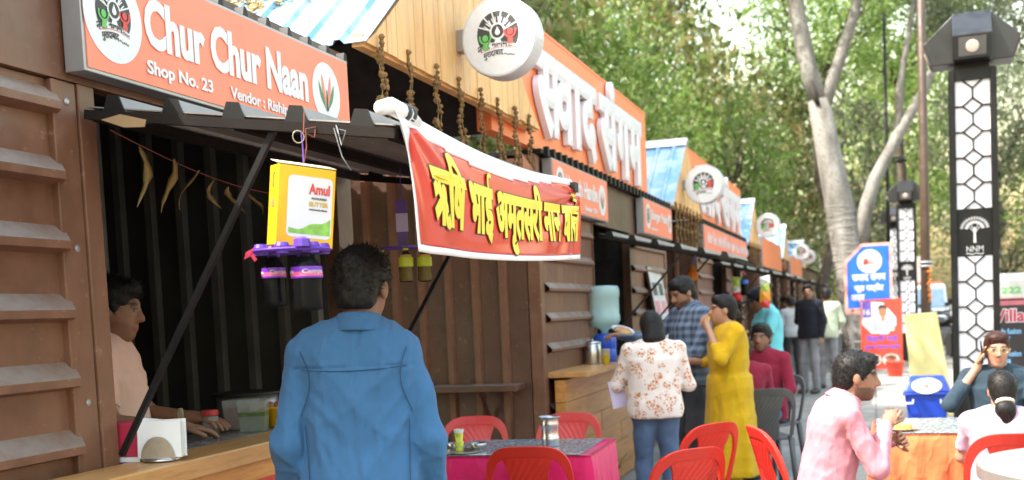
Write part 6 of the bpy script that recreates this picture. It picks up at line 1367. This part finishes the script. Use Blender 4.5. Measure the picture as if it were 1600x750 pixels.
bld('foot_strip', MB().box((0.06, -0.047, 1.20), (0.92, -0.0405, 1.285)), PKB, t); bld('foot_print', MB().box((0.12, -0.0485, 1.225), (0.2, -0.0475, 1.265)).box((0.24, -0.0485, 1.235), (0.4, -0.0475, 1.255)), INK, t)
# red poster with a portrait
t = thing('poster_board', 'red vendor poster with a portrait, number 16 and two food bowls', 'poster', (-0.25, 23.15, 0), rad(3)); bld('panel', MB().box((0, -0.012, 0.10), (0.77, 0.012, 1.47)), plain('red poster print', (0.68, 0.06, 0.035), 0.4, var=0.15, scale=3), t)
for x in (0.05, 0.70): bld('stand_leg', MB().bar((x, 0.03, 0), (x, 0.03, 1.3), 0.03), BLACK, t)
def flat(name, pts, y, mat): return bld(name, MB().add([(x, y, z) for x, z in pts], [tuple(range(len(pts)))]), mat, t)
flat('print_field', [(0.02, 1.0), (0.2, 0.80), (0.5, 0.78), (0.66, 0.95), (0.66, 1.1), (0.42, 1.40), (0.02, 1.45)], -0.0135, plain('pale print', (0.66, 0.62, 0.66), 0.5))
flat('number_patch', [(0.03, 1.12), (0.20, 1.12), (0.20, 1.44), (0.03, 1.44)], -0.0145, plain('violet print', (0.13, 0.08, 0.40), 0.5)); letter('lettering', glyphs('16', 0.03), WHITE, t, org=(0.05, -0.0147, 1.17), u=(1, 0, 0), v=UZ, width=0.13, height=0.11)
flat('portrait_shirt', [(0.20, 0.84), (0.62, 0.84), (0.63, 0.98), (0.52, 1.08), (0.44, 1.11), (0.38, 1.10), (0.24, 1.02)], -0.0150, plain('printed grey shirt', (0.42, 0.48, 0.50), 0.5)); flat('portrait_face', [(0.41+0.075*math.cos(a), 1.22+0.11*math.sin(a)) for a in np.linspace(0, 6.2, 20)]+[], -0.0155, plain('printed skin', (0.36, 0.17, 0.09), 0.5)); flat('portrait_neck', [(0.38, 1.04), (0.45, 1.04), (0.45, 1.15), (0.38, 1.15)], -0.0153, MATS['printed skin'])
flat('portrait_hair', [(0.33, 1.24), (0.345, 1.28), (0.41, 1.295), (0.475, 1.28), (0.49, 1.24), (0.495, 1.32), (0.45, 1.36), (0.37, 1.36), (0.325, 1.32)], -0.0160, INK); flat('portrait_moustache', [(0.375, 1.168), (0.41, 1.182), (0.445, 1.168), (0.445, 1.180), (0.41, 1.193), (0.375, 1.180)], -0.0160, INK)
for x in (0.380, 0.440): flat('portrait_eye', [(x-0.014, 1.235), (x+0.014, 1.235), (x+0.010, 1.245), (x-0.010, 1.245)], -0.0160, INK)
VIO = plain('violet lettering', (0.10, 0.08, 0.50), 0.5)
letter('lettering', glyphs('िबहारी भाई', 0.03), VIO, t, org=(0.10, -0.0135, 0.62), u=(1, 0, 0), v=UZ, width=0.58, height=0.16); letter('lettering', glyphs('मुरली राजमा चावल', 0.03), VIO, t, org=(0.06, -0.0135, 0.47), u=(1, 0, 0), v=UZ, width=0.66, height=0.12)
for x in (0.22, 0.55): flat('bowl_print', [(x+0.16*math.cos(a), 0.28+0.12*math.sin(a)) for a in np.linspace(0, 6.1, 20)], -0.0140, plain('bowl print', (0.55, 0.45, 0.42), 0.5, var=0.5, scale=25)); flat('food_print', [(x+0.11*math.cos(a), 0.31+0.06*math.sin(a)) for a in np.linspace(0, 6.1, 16)], -0.0150, plain('curry print', (0.25, 0.09, 0.05), 0.5, var=0.5, scale=40))
t = thing('plant_bucket', 'red bucket standing under the poster', 'bucket', (0.36, 22.4, 0)); bld('bucket_body', MB().lathe([(0.12, 0), (0.125, 0.01), (0.17, 0.27), (0.18, 0.28), (0.175, 0.29), (0.16, 0.27), (0.11, 0.02)], n=24), plain('red bucket plastic', (0.65, 0.06, 0.03), 0.4), t, smooth=True)
t = thing('leaning_board', 'plain pale yellow board standing behind the blue bin', 'board', (0.70, 14.95, 0), rad(-8)); YB = plain('pale yellow laminate', (0.72, 0.66, 0.30), 0.4, var=0.06)
bld('board', MB().add([(-0.24, -0.03, 0), (0.24, -0.03, 0), (0.04, -0.03, 1.29), (-0.34, -0.03, 1.27), (-0.24, 0.05, 0), (0.24, 0.05, 0), (0.04, 0.05, 1.29), (-0.34, 0.05, 1.27)], [(3, 2, 1, 0), (4, 5, 6, 7), (0, 1, 5, 4), (1, 2, 6, 5), (2, 3, 7, 6), (3, 0, 4, 7)]), YB, t, bevel=0.008); bld('prop', MB().bar((-0.1, 0.05, 1.0), (0.0, 0.45, 0.01), 0.03), BROWN2, t)
# blue swing-lid bin
t = thing('dustbin', 'blue plastic dustbin with a white swing lid', 'dustbin', (0.575, 13.95, 0), rad(-4)); BB = plain('bright blue plastic', (0.012, 0.055, 0.45), 0.35, var=0.08)
def frus(m, a, b, z0, z1):
    (w0, d0), (w1, d1) = a, b; return m.add([(-w0, -d0, z0), (w0, -d0, z0), (w0, d0, z0), (-w0, d0, z0), (-w1, -d1, z1), (w1, -d1, z1), (w1, d1, z1), (-w1, d1, z1)], [(3, 2, 1, 0), (4, 5, 6, 7), (0, 1, 5, 4), (1, 2, 6, 5), (2, 3, 7, 6), (3, 0, 4, 7)])
bld('bin_body', frus(MB(), (0.20, 0.15), (0.245, 0.19), 0.0, 0.36), BB, t, bevel=0.03); bld('rim', frus(MB(), (0.27, 0.215), (0.265, 0.21), 0.352, 0.382), BB, t, bevel=0.008)
m = MB(); pr = [(-0.205, 0.384), (0.205, 0.384), (0.13, 0.52), (0.05, 0.565), (-0.05, 0.565), (-0.13, 0.52)]
m.add([(-0.255, y_, z) for y_, z in pr]+[(0.255, y_, z) for y_, z in pr], [(5, 4, 3, 2, 1, 0), (6, 7, 8, 9, 10, 11)]+[(i, (i+1) % 6, 6+(i+1) % 6, 6+i) for i in range(6)]); m.v = [(x*(1-0.28*max(0, (z-0.384)/0.18)), y_, z) for x, y_, z in m.v]; bld('lid', m, BB, t, bevel=0.02)
m = MB(); nrm_ = Vector((0, -0.136, 0.075)).normalized(); m.add([Vector((0.165*math.cos(a), -0.168+0.048*math.sin(a), 0.455+0.088*math.sin(a)))+nrm_*0.012 for a in np.linspace(0, 6.283, 25)[:-1]]+[Vector((0.165*math.cos(a), -0.168+0.048*math.sin(a), 0.455+0.088*math.sin(a)))-nrm_*0.02 for a in np.linspace(0, 6.283, 25)[:-1]], [tuple(range(24))]+[(i, (i+1) % 24, 24+(i+1) % 24, 24+i) for i in range(24)]); sw_ = bld('swing_flap', m, plain('white flap', (0.72, 0.72, 0.74), 0.4), t)
m = MB().add([Vector((0.03*math.cos(a), -0.172+0.012*math.sin(a), 0.445+0.022*math.sin(a)))+nrm_*0.014 for a in np.linspace(0, 6.283, 13)[:-1]], [tuple(range(12))]); bld('flap_print', m, plain('brown flap print', (0.4, 0.2, 0.15), 0.5), t)
for s_ in (-1, 1): bld('handle', MB().tube([(s_*0.15, -0.195, 0.30), (s_*0.15, -0.235, 0.26), (s_*0.255, -0.235, 0.26), (s_*0.255, -0.195, 0.30)], 0.011, 7), WHITE, t, smooth=True)
# dark villa board
t = thing('price_board', 'black upright board with red Villa lettering behind the lamp post', 'board', (1.24, 13.6, 0), rad(-4)); bld('panel', MB().box((0, -0.02, 0.05), (0.36, 0.02, 1.42)), plain('black board print', (0.022, 0.020, 0.026), 0.4), t); bld('head_strip', MB().box((0.06, -0.0225, 1.35), (0.35, -0.0205, 1.40)), plain('rose print', (0.45, 0.13, 0.17), 0.5), t)
for x in (0.03, 0.33): bld('leg', MB().bar((x, 0.03, 0), (x, 0.03, 1.3), 0.03), BLACK, t)
letter('lettering', glyphs('Villa', 0.06), WHITE, t, org=(0.025, -0.0205, 1.155), u=(1, 0, 0), v=UZ, width=0.33, height=0.16, depth=0.002); letter('lettering', glyphs('Villa', 0.025), plain('rose red lettering', (0.42, 0.02, 0.08), 0.4), t, org=(0.035, -0.0235, 1.165), u=(1, 0, 0), v=UZ, width=0.31, height=0.14, depth=0.002)
SKY_ = plain('sky blue lettering', (0.18, 0.42, 0.72), 0.4)
for s_, z, w in (('soda fusion', 1.03, 0.27), ('No. 27', 0.94, 0.16), ('color fusion', 0.78, 0.27), ('No. 28', 0.69, 0.16)): letter('lettering', glyphs(s_, 0.035), SKY_, t, org=(0.04, -0.0205, z), u=(1, 0, 0), v=UZ, width=w, height=0.065)

# small plant at the foot of the plank counter
t = thing('potted_plant', 'small spiky plant in a dark pot at the plank counter foot', 'plant', (-1.86, 8.0, 0)); bld('pot', MB().lathe([(0.08, 0), (0.085, 0.01), (0.11, 0.18), (0.12, 0.19), (0.10, 0.185)], n=18), BLACK, t, smooth=True); r = random.Random(9)
for k in range(16):
    a = r.random()*6.28; L = r.uniform(0.28, 0.48); sp = r.uniform(0.06, 0.2); m = MB()
    for i in range(6):
        f_ = i/5; c = Vector((sp*f_**1.5*math.cos(a), sp*f_**1.5*math.sin(a), 0.17+L*f_-0.1*f_**3)); w = 0.013*(1-f_*0.9); d = Vector((-math.sin(a), math.cos(a), 0))*w; m.v += [tuple(c-d), tuple(c+d)]
    for i in range(5): m.f.append((2*i, 2*i+1, 2*i+3, 2*i+2))
    bld('leaf', m, LEAFP if k else plain('plant leaf', (0.07, 0.12, 0.03), 0.5, var=0.4), t, smooth=True)
    if not k: LEAFP = MATS['plant leaf']
# ------------------------------------------------------------------ parked vehicles
TYRE = plain('tyre rubber', (0.018, 0.018, 0.018), 0.8); GLS = plain('tinted windscreen', (0.10, 0.16, 0.22), 0.06, spec=0.8)
def wheel(parent, x, y, r_, w, axis='x'):
    prof = [(r_*0.62, -w/2), (r_*0.93, -w/2), (r_, -w*0.3), (r_, w*0.3), (r_*0.93, w/2), (r_*0.62, w/2)]
    m = MB().lathe(prof, n=22); m2 = MB().lathe([(r_*0.62, -w*0.35), (r_*0.2, -w*0.45), (r_*0.2, w*0.45), (r_*0.62, w*0.35)], n=22)
    for q in (m, m2): q.v = [((z, a, b+r_) if axis == 'x' else (a, z, b+r_)) for a, b, z in q.v]; q.v = [(v[0]+x, v[1]+y, v[2]) for v in q.v]
    o = bld('wheel', m, TYRE, parent, smooth=False); bld('rim', m2, GREYM, o); return o
def motorbike(label, x, y, rz, col):
    t = thing('motorbike', label, 'motorbike', (x, y, 0), rz, 'two wheelers parked by the road'); pm = plain('bike paint '+str(col), col, 0.3, coat=0.3)
    wheel(t, 0, 0.62, 0.30, 0.09); wheel(t, 0, -0.62, 0.30, 0.10)
    bld('tank', MB().lathe([(0.05, -0.24), (0.12, -0.16), (0.15, 0.0), (0.13, 0.16), (0.06, 0.24)], n=14), pm, t, smooth=True, rot=(rad(82), 0, 0), loc=(0, 0.12, 0.82))
    bld('seat', MB().prism([(-0.12, 0.78), (-0.35, 0.77), (-0.75, 0.86), (-0.75, 0.92), (-0.4, 0.85), (-0.12, 0.85)], 'x', -0.12, 0.12), BLACK, t, bevel=0.03)
    bld('engine', MB().box((-0.13, -0.22, 0.28), (0.13, 0.24, 0.62)), plain('engine metal', (0.14, 0.14, 0.15), 0.4, 0.7), t, bevel=0.04)
    bld('fork', MB().tube([(-0.08, 0.62, 0.30), (-0.08, 0.42, 0.98)], 0.022, 8).tube([(0.08, 0.62, 0.30), (0.08, 0.42, 0.98)], 0.022, 8), GREYM, t, smooth=True)
    bld('handlebar', MB().tube([(-0.36, 0.28, 1.04), (-0.18, 0.40, 1.02), (0.18, 0.40, 1.02), (0.36, 0.28, 1.04)], 0.016, 8), BLACK, t, smooth=True)
    bld('headlight', MB().lathe([(0.05, -0.06), (0.10, 0.0), (0.10, 0.04)], n=16), pm, t, rot=(rad(-90), 0, 0), loc=(0, 0.50, 0.93))
    for s_ in (-1, 1): bld('mirror', MB().tube([(s_*0.26, 0.36, 1.04), (s_*0.32, 0.36, 1.22)], 0.008, 6).obox((s_*0.33, 0.36, 1.25), (0.06, 0, 0), (0, 0.012, 0), (0, 0, 0.04)), BLACK, t)
    bld('frame', MB().tube([(0, -0.62, 0.30), (0, -0.1, 0.35), (0, 0.45, 0.95), (0, 0.0, 0.75), (0, -0.6, 0.75), (0, -0.62, 0.3)], 0.025, 8).tube([(0.1, 0, 0.3), (0.16, 0.02, 0.0)], 0.012, 6), BLACK, t, smooth=True)
    bld('mudguard', MB().prism([(0.62+0.34*math.cos(a), 0.30+0.34*math.sin(a)) for a in np.linspace(0.5, 2.6, 10)]+[(0.62+0.32*math.cos(a), 0.30+0.32*math.sin(a)) for a in np.linspace(2.6, 0.5, 10)], 'x', -0.06, 0.06), pm, t); return t
for i, (x, y, rz, c, lb) in enumerate(((1.55, 29.5, 20, (0.03, 0.03, 0.035), 'nearest dark motorbike parked by the road, left of the lamp post'), (1.75, 32.2, 25, (0.30, 0.32, 0.33), 'silver grey motorbike parked behind the nearest one'), (2.0, 35.0, 22, (0.05, 0.02, 0.02), 'third parked motorbike, farther back'), (3.0, 27.0, 24, (0.02, 0.02, 0.03), 'dark motorbike parked right of the lamp post'))): motorbike(lb, x, y, rad(rz), c)
def van(label, x, y, rz, col, roofcol=None, board=None):
    t = thing('parked_van', label, 'van', (x, y, 0), rz); pm = plain('van paint '+str(col), col, 0.3, var=0.05, coat=0.3)
    sec = [(-2.0, 0.32), (-2.02, 0.75), (-1.95, 1.0), (-1.55, 1.78), (-1.35, 1.88), (1.75, 1.88), (1.9, 1.75), (1.95, 0.32)]
    bld('body', MB().prism(sec, 'x', -0.80, 0.80), pm, t, bevel=0.06)
    d = Vector((0, 0.40, 0.78)).normalized(); n_ = Vector((0, -d.z, d.y)); c = Vector((0, -1.75, 1.40))
    bld('windscreen', MB().obox(c+n_*0.012, (0.70, 0, 0), d*0.36, n_*0.006), GLS, t); bld('bumper', MB().box((-0.82, -2.10, 0.30), (0.82, -1.96, 0.50)), TYRE, t, bevel=0.03)
    for s_ in (-1, 1):
        bld('headlight', MB().box((s_*0.66-0.11, -2.05, 0.74), (s_*0.66+0.11, -1.99, 0.92)), plain('headlight glass', (0.55, 0.57, 0.6), 0.1), t, bevel=0.03)
        for y_ in (-1.2, 1.2): wheel(t, s_*0.76, y_, 0.30, 0.2)
        bld('side_window', MB().box((s_*0.803-0.004, -1.0, 1.15), (s_*0.803+0.004, 1.4, 1.66)), GLS, t); bld('mirror', MB().obox((s_*0.92, -1.55, 1.25), (0.08, 0, 0), (0, 0.03, 0), (0, 0, 0.1)), BLACK, t, bevel=0.01)
    bld('roof_strip', MB().box((-0.7, -1.3, 1.885), (0.7, -1.1, 1.96)), roofcol or pm, t); bld('grille', MB().box((-0.4, -2.035, 0.55), (0.4, -2.0, 0.68)), BLACK, t); bld('number_plate', MB().box((-0.22, -2.112, 0.36), (0.22, -2.103, 0.46)), WHITE, t)
    return t
van('grey blue van with a red roof strip parked beyond the brown pole', 1.40, 42.5, rad(6), (0.30, 0.36, 0.42), plain('red roof strip', (0.55, 0.12, 0.08), 0.5))
van('white van parked far behind the black Villa board', 3.75, 36.5, rad(4), (0.72, 0.72, 0.72))
t = thing('hoarding', 'white roadside hoarding with green figures behind the Villa board', 'hoarding', (3.0, 32.4, 0), rad(-4)); bld('panel', MB().box((0, -0.03, 1.02), (0.95, 0.03, 1.98)), plain('white hoarding', (0.74, 0.74, 0.76), 0.4), t, bevel=0.02); bld('inset', MB().box((0.15, -0.034, 1.15), (0.85, -0.0305, 1.78)), plain('grey inset', (0.55, 0.55, 0.57), 0.4), t)
letter('lettering', glyphs('222', 0.05), GREENP, t, org=(0.22, -0.0345, 1.45), u=(1, 0, 0), v=UZ, width=0.5, height=0.18); bld('print_line', MB().box((0.2, -0.037, 1.26), (0.75, -0.0345, 1.33)), REDP, t)
for x in (0.15, 0.8): bld('leg', MB().bar((x, 0, 0), (x, 0, 1.02), 0.06), GREYM, t)
t = thing('far_board', 'small pale pink hoarding far behind the brown pole', 'hoarding', (1.25, 52.0, 0)); bld('panel', MB().box((0, -0.03, 2.0), (0.75, 0.03, 3.2)), plain('pale pink hoarding', (0.62, 0.52, 0.50), 0.5), t); bld('leg', MB().bar((0.37, 0.05, 0), (0.37, 0.05, 2.2), 0.08), GREYM, t)

# ------------------------------------------------------------------ trees
LEAF_D = leafmat('dusty leaves with painted highlights', [(0, (0.035, 0.06, 0.018)), (0.35, (0.10, 0.14, 0.035)), (0.62, (0.21, 0.23, 0.07)), (0.82, (0.30, 0.22, 0.09)), (1, (0.46, 0.46, 0.30))])  # pale end of the ramp paints blown sun highlights on some leaves
LEAF_G = leafmat('fresh green leaves', [(0, (0.05, 0.11, 0.02)), (0.5, (0.16, 0.26, 0.05)), (1, (0.34, 0.42, 0.14))])
LEAF_B = leafmat('bluish grey leaves', [(0, (0.06, 0.085, 0.05)), (0.5, (0.13, 0.16, 0.09)), (1, (0.25, 0.26, 0.16))])
BARK = plain('brown bark', (0.075, 0.058, 0.045), 0.9, var=0.35, scale=8, bmp=0.6, bscale=12); PALEB = None
def crown_mesh(name, seed, n_cl, per, leaf, mat, flat_=1.0):
    r = np.random.RandomState(seed); vs, fs = [], []
    d = r.normal(size=(n_cl, 3)); d /= np.linalg.norm(d, axis=1)[:, None]; rad_ = r.uniform(0.35, 1.0, n_cl)**0.6; C = d*rad_[:, None]*[1, 1, flat_]
    n = n_cl*per; c = np.repeat(C, per, 0)+r.normal(size=(n, 3))*np.repeat(r.uniform(0.07, 0.17, n_cl), per)[:, None]
    a = r.normal(size=(n, 3)); a[:, 2] -= 0.5; a /= np.linalg.norm(a, axis=1)[:, None]; b = np.cross(a, r.normal(size=(n, 3))); b /= np.linalg.norm(b, axis=1)[:, None]; nn = np.cross(a, b)
    L = leaf*(0.45+0.95*r.rand(n)**1.8)[:, None]*np.repeat(r.uniform(0.8, 1.2, n_cl), per)[:, None]
    V = np.stack([c-a*L, c+b*L*0.45+nn*L*0.15, c+a*L, c-b*L*0.45+nn*L*0.15], 1).reshape(-1, 3); F = np.arange(4*n).reshape(-1, 4)
    me = bpy.data.meshes.new(name); me.vertices.add(len(V)); me.vertices.foreach_set('co', V.astype(np.float32).ravel()); me.loops.add(4*n); me.loops.foreach_set('vertex_index', F.ravel()); me.polygons.add(n); me.polygons.foreach_set('loop_start', np.arange(0, 4*n, 4)); me.update(calc_edges=True); me.validate()
    me.materials.append(mat); return me
CR = {}
def crown(kind, v):
    if (kind, v) not in CR: CR[(kind, v)] = crown_mesh('crown', 40+v*7+ord(kind), 150, 62, 0.036, {'d': LEAF_D, 'g': LEAF_G, 'b': LEAF_B}[kind])
    return CR[(kind, v)]
def limb(m, p, q, r0, r1, seed, n=5):
    r = random.Random(seed); p, q = Vector(p), Vector(q); pts = [p+(q-p)*i/n+Vector((r.uniform(-1, 1), r.uniform(-1, 1), r.uniform(-.3, .3)))*0.04*(q-p).length*(1 if 0 < i < n else 0) for i in range(n+1)]
    m.tube(pts, [r0+(r1-r0)*i/n for i in range(n+1)], 8); return pts[-1]
def tree(label, x, y, cz, R, kind, v, tr=0.18, group='trees along the food street', lean=(0, 0)):
    t = thing('tree', label, 'tree', (x, y, 0), 0, group); rx, ry, rz_ = R; m = MB(); r = random.Random(int(x*10+y*7+v)); fork = Vector((lean[0]*0.6, lean[1]*0.6, max(1.2, cz-rz_*0.75)))
    limb(m, (0, 0, -0.02), fork, tr*1.25, tr*0.8, v+3)
    for k in range(7):
        a = k*2.4+r.random(); e = Vector((lean[0], lean[1], cz))+Vector((rx*0.6*math.cos(a), ry*0.6*math.sin(a), rz_*r.uniform(-0.35, 0.6))); p = limb(m, fork, e, tr*0.5, tr*0.14, k+v, 6)
        for q in range(6): limb(m, fork+(e-fork)*r.uniform(0.45, 0.9), e+Vector((r.uniform(-1, 1)*rx*0.4, r.uniform(-1, 1)*ry*0.4, r.uniform(-0.3, 0.7)*rz_*0.4)), tr*0.17, tr*0.05, q+k, 4)
    bld('trunk', m, BARK, t, smooth=True); c = link('crown', crown(kind, v), None, t, loc=(lean[0], lean[1], cz), rot=(0, 0, r.random()*6.28), scale=R); return t
TL = [(-6.8, 8.2, 9.4, (2.6, 3.0, 2.0), 'd', 1, 'tree whose branches overhang the naan stall, mostly above the picture'), (-6.2, 12.0, 5.6, (2.6, 2.6, 2.9), 'd', 0, 'dusty tree rising right behind the nearest tall orange board'), (-7.2, 17.5, 6.0, (3.2, 3.2, 3.6), 'd', 1, 'dusty tree behind the second gable'), (-5.6, 21.5, 5.0, (2.5, 2.6, 2.8), 'g', 0, 'green leafy tree behind the second stall block'),
      (-9.0, 14.5, 8.6, (3.4, 3.2, 3.6), 'b', 0, 'tall bluish tree high behind the tall orange board'), (-9.5, 23.0, 9.0, (4.0, 4.0, 4.2), 'd', 2, 'tall brownish tree over the second gable'), (-6.0, 27.0, 4.6, (2.6, 2.6, 2.9), 'g', 1, 'bright green tree above the third gable'),
      (-7.5, 33.0, 8.5, (4.0, 4.0, 4.6), 'd', 0, 'tall dusty tree behind the third stall block'), (-4.9, 36.0, 5.2, (2.7, 3.0, 3.4), 'g', 2, 'green tree left of the pale trunk'), (-4.6, 46.0, 6.5, (3.6, 3.6, 4.6), 'd', 1, 'dark tree behind the far round signs'),
      (-3.2, 58.0, 7.5, (5.0, 4.0, 6.0), 'b', 1, 'far bluish tree closing the row of stalls'), (2.0, 66.0, 10.5, (4.5, 4.0, 5.0), 'g', 0, 'far green tree beyond the lattice posts'), (4.6, 48.0, 8.2, (2.6, 2.6, 3.0), 'b', 2, 'sparse tree above the brown pole'),
      (9.5, 47.0, 4.6, (4.0, 4.0, 3.6), 'g', 1, 'bright green tree behind the white hoarding'), (12.0, 58.0, 9.5, (5.0, 5.0, 5.5), 'g', 2, 'tall green tree at the picture edge'), (6.2, 60.0, 4.5, (3.6, 3.0, 3.2), 'b', 0, 'low bluish tree beyond the parked van'),
      (-1.6, 44.0, 12.2, (3.2, 3.2, 3.0), 'g', 1, 'tall green tree high left of the forked pale trunk'), (1.2, 52.0, 13.5, (4.0, 4.0, 3.8), 'g', 2, 'tall sparse tree high between the forked pale trunk'), (5.5, 58.0, 15.5, (5.0, 4.0, 4.5), 'b', 1, 'tall far tree above the lamp post head'),
      (-12.5, 30.0, 10.0, (4.5, 4.5, 5.0), 'b', 1, 'tall tree far back over the stalls'), (-11.0, 19.0, 7.0, (3.6, 3.6, 4.0), 'd', 2, 'dense tree back behind the large gable'), (-8.2, 40.0, 9.0, (4.5, 4.5, 5.5), 'd', 1, 'large dusty tree behind the fourth stall block'), (-1.0, 80.0, 9.0, (7.0, 5.0, 8.0), 'd', 2, 'big far tree behind the pale trunk'), (16.0, 75.0, 8.0, (7.0, 5.0, 7.0), 'b', 2, 'big far tree across the road')]
for x, y, cz, R, k, v, lb in TL: tree(lb, x, y, cz, R, k, v, lean=((1.6, 1.2) if y == 8.2 else (0, 0)))
# the pale trunk
def palebark():
    m, nt, bs = base_mat('pale smooth bark'); co = coords(nt, (1, 1, 0.35)); a = noise(nt, co, 3.5, 6); b = noise(nt, coords(nt), 22, 4)
    c = ramp(nt, a, [(0.3, (0.11, 0.10, 0.09)), (0.55, (0.23, 0.22, 0.205)), (0.75, (0.33, 0.32, 0.305))]); c = mix(nt, ramp(nt, b, [(0.54, (0, 0, 0)), (0.62, (0.8, 0.8, 0.8))]), c, (0.10, 0.085, 0.065)); nt.links.new(c, bs.inputs['Base Color']); bs.inputs['Roughness'].default_value = 0.8; bump(nt, bs, b, 0.4, 0.02); return m
t = thing('pale_tree', 'big pale grey trunk with wire wound round it, forking overhead', 'tree', (-0.28, 28.4, 0)); m = MB(); PB = palebark()
m.tube([(0.12, 0, -0.05), (0.0, 0, 0.8), (-0.22, 0, 2.2), (-0.48, 0, 3.9), (-0.72, 0, 5.3), (-0.88, 0.0, 6.3)], [0.62, 0.47, 0.38, 0.33, 0.28, 0.25], 20)
m.tube([(-0.84, 0, 6.1), (-1.12, 0.05, 7.2), (-1.35, 0.1, 8.6), (-1.8, 0.2, 11.5)], [0.23, 0.21, 0.19, 0.14], 16); m.tube([(-0.80, 0, 6.0), (-0.45, 0.1, 7.0), (0.0, 0.25, 8.3), (0.6, 0.4, 11.5)], [0.17, 0.145, 0.125, 0.09], 14)
m.tube([(-0.05, 0, 2.6), (0.08, 0, 3.4), (0.35, 0.1, 4.3), (0.95, 0.3, 5.4), (1.55, 0.5, 6.4), (2.3, 0.8, 8.2)], [0.22, 0.19, 0.155, 0.135, 0.11, 0.07], 14); m.tube([(0.95, 0.3, 5.4), (1.0, 0.5, 6.6), (1.35, 0.5, 8.5)], [0.10, 0.08, 0.05], 8)
bld('trunk', m, PB, t, smooth=True); bld('hollow', MB().tube([(-1.02, -0.21, 6.75), (-0.96, -0.22, 6.4), (-0.88, -0.25, 6.15)], [0.03, 0.08, 0.05], 8), plain('dark bark hollow', (0.03, 0.025, 0.02), 0.9), t, smooth=True)
m = MB()
for k in range(34):
    z = 0.3+k*0.105; f_ = z; cx = np.interp(z, (0, 0.8, 2.2, 3.9), (0.12, 0.0, -0.22, -0.48)); rr = np.interp(z, (0, 0.8, 2.2, 3.9), (0.62, 0.47, 0.38, 0.33))+0.006; tl = 0.10*math.sin(k*1.7)
    m.tube([(cx+rr*math.cos(a), rr*math.sin(a), z+tl*math.cos(a+k)) for a in np.linspace(0, 6.2832, 21)], 0.006, 4, caps=False)
o = thing('wound_wire', 'white light wire wound round the pale trunk', 'wire', (-0.28, 28.4, 0)); bld('wire', m, plain('white wire', (0.34, 0.33, 0.31), 0.5), o)
for i, (p, R, k) in enumerate((((-1.9, 0.5, 12.0), (3.2, 3.2, 2.6), 'd'), ((0.9, 0.5, 11.5), (2.4, 2.6, 2.2), 'd'), ((2.6, 1.0, 8.8), (1.5, 1.6, 1.3), 'b'))): link('crown', crown(k, i), None, t, loc=p, scale=R)
# far wood closing the view
r = np.random.RandomState(3); me = crown_mesh('far_wood', 77, 300, 110, 0.010, LEAF_B, 1.0); o = link('far_wood', me, None, None, loc=(10, 125, 5), scale=(75, 10, 10)); tag(o, 'far wood closing the view beyond the road', 'wood', kind='stuff')
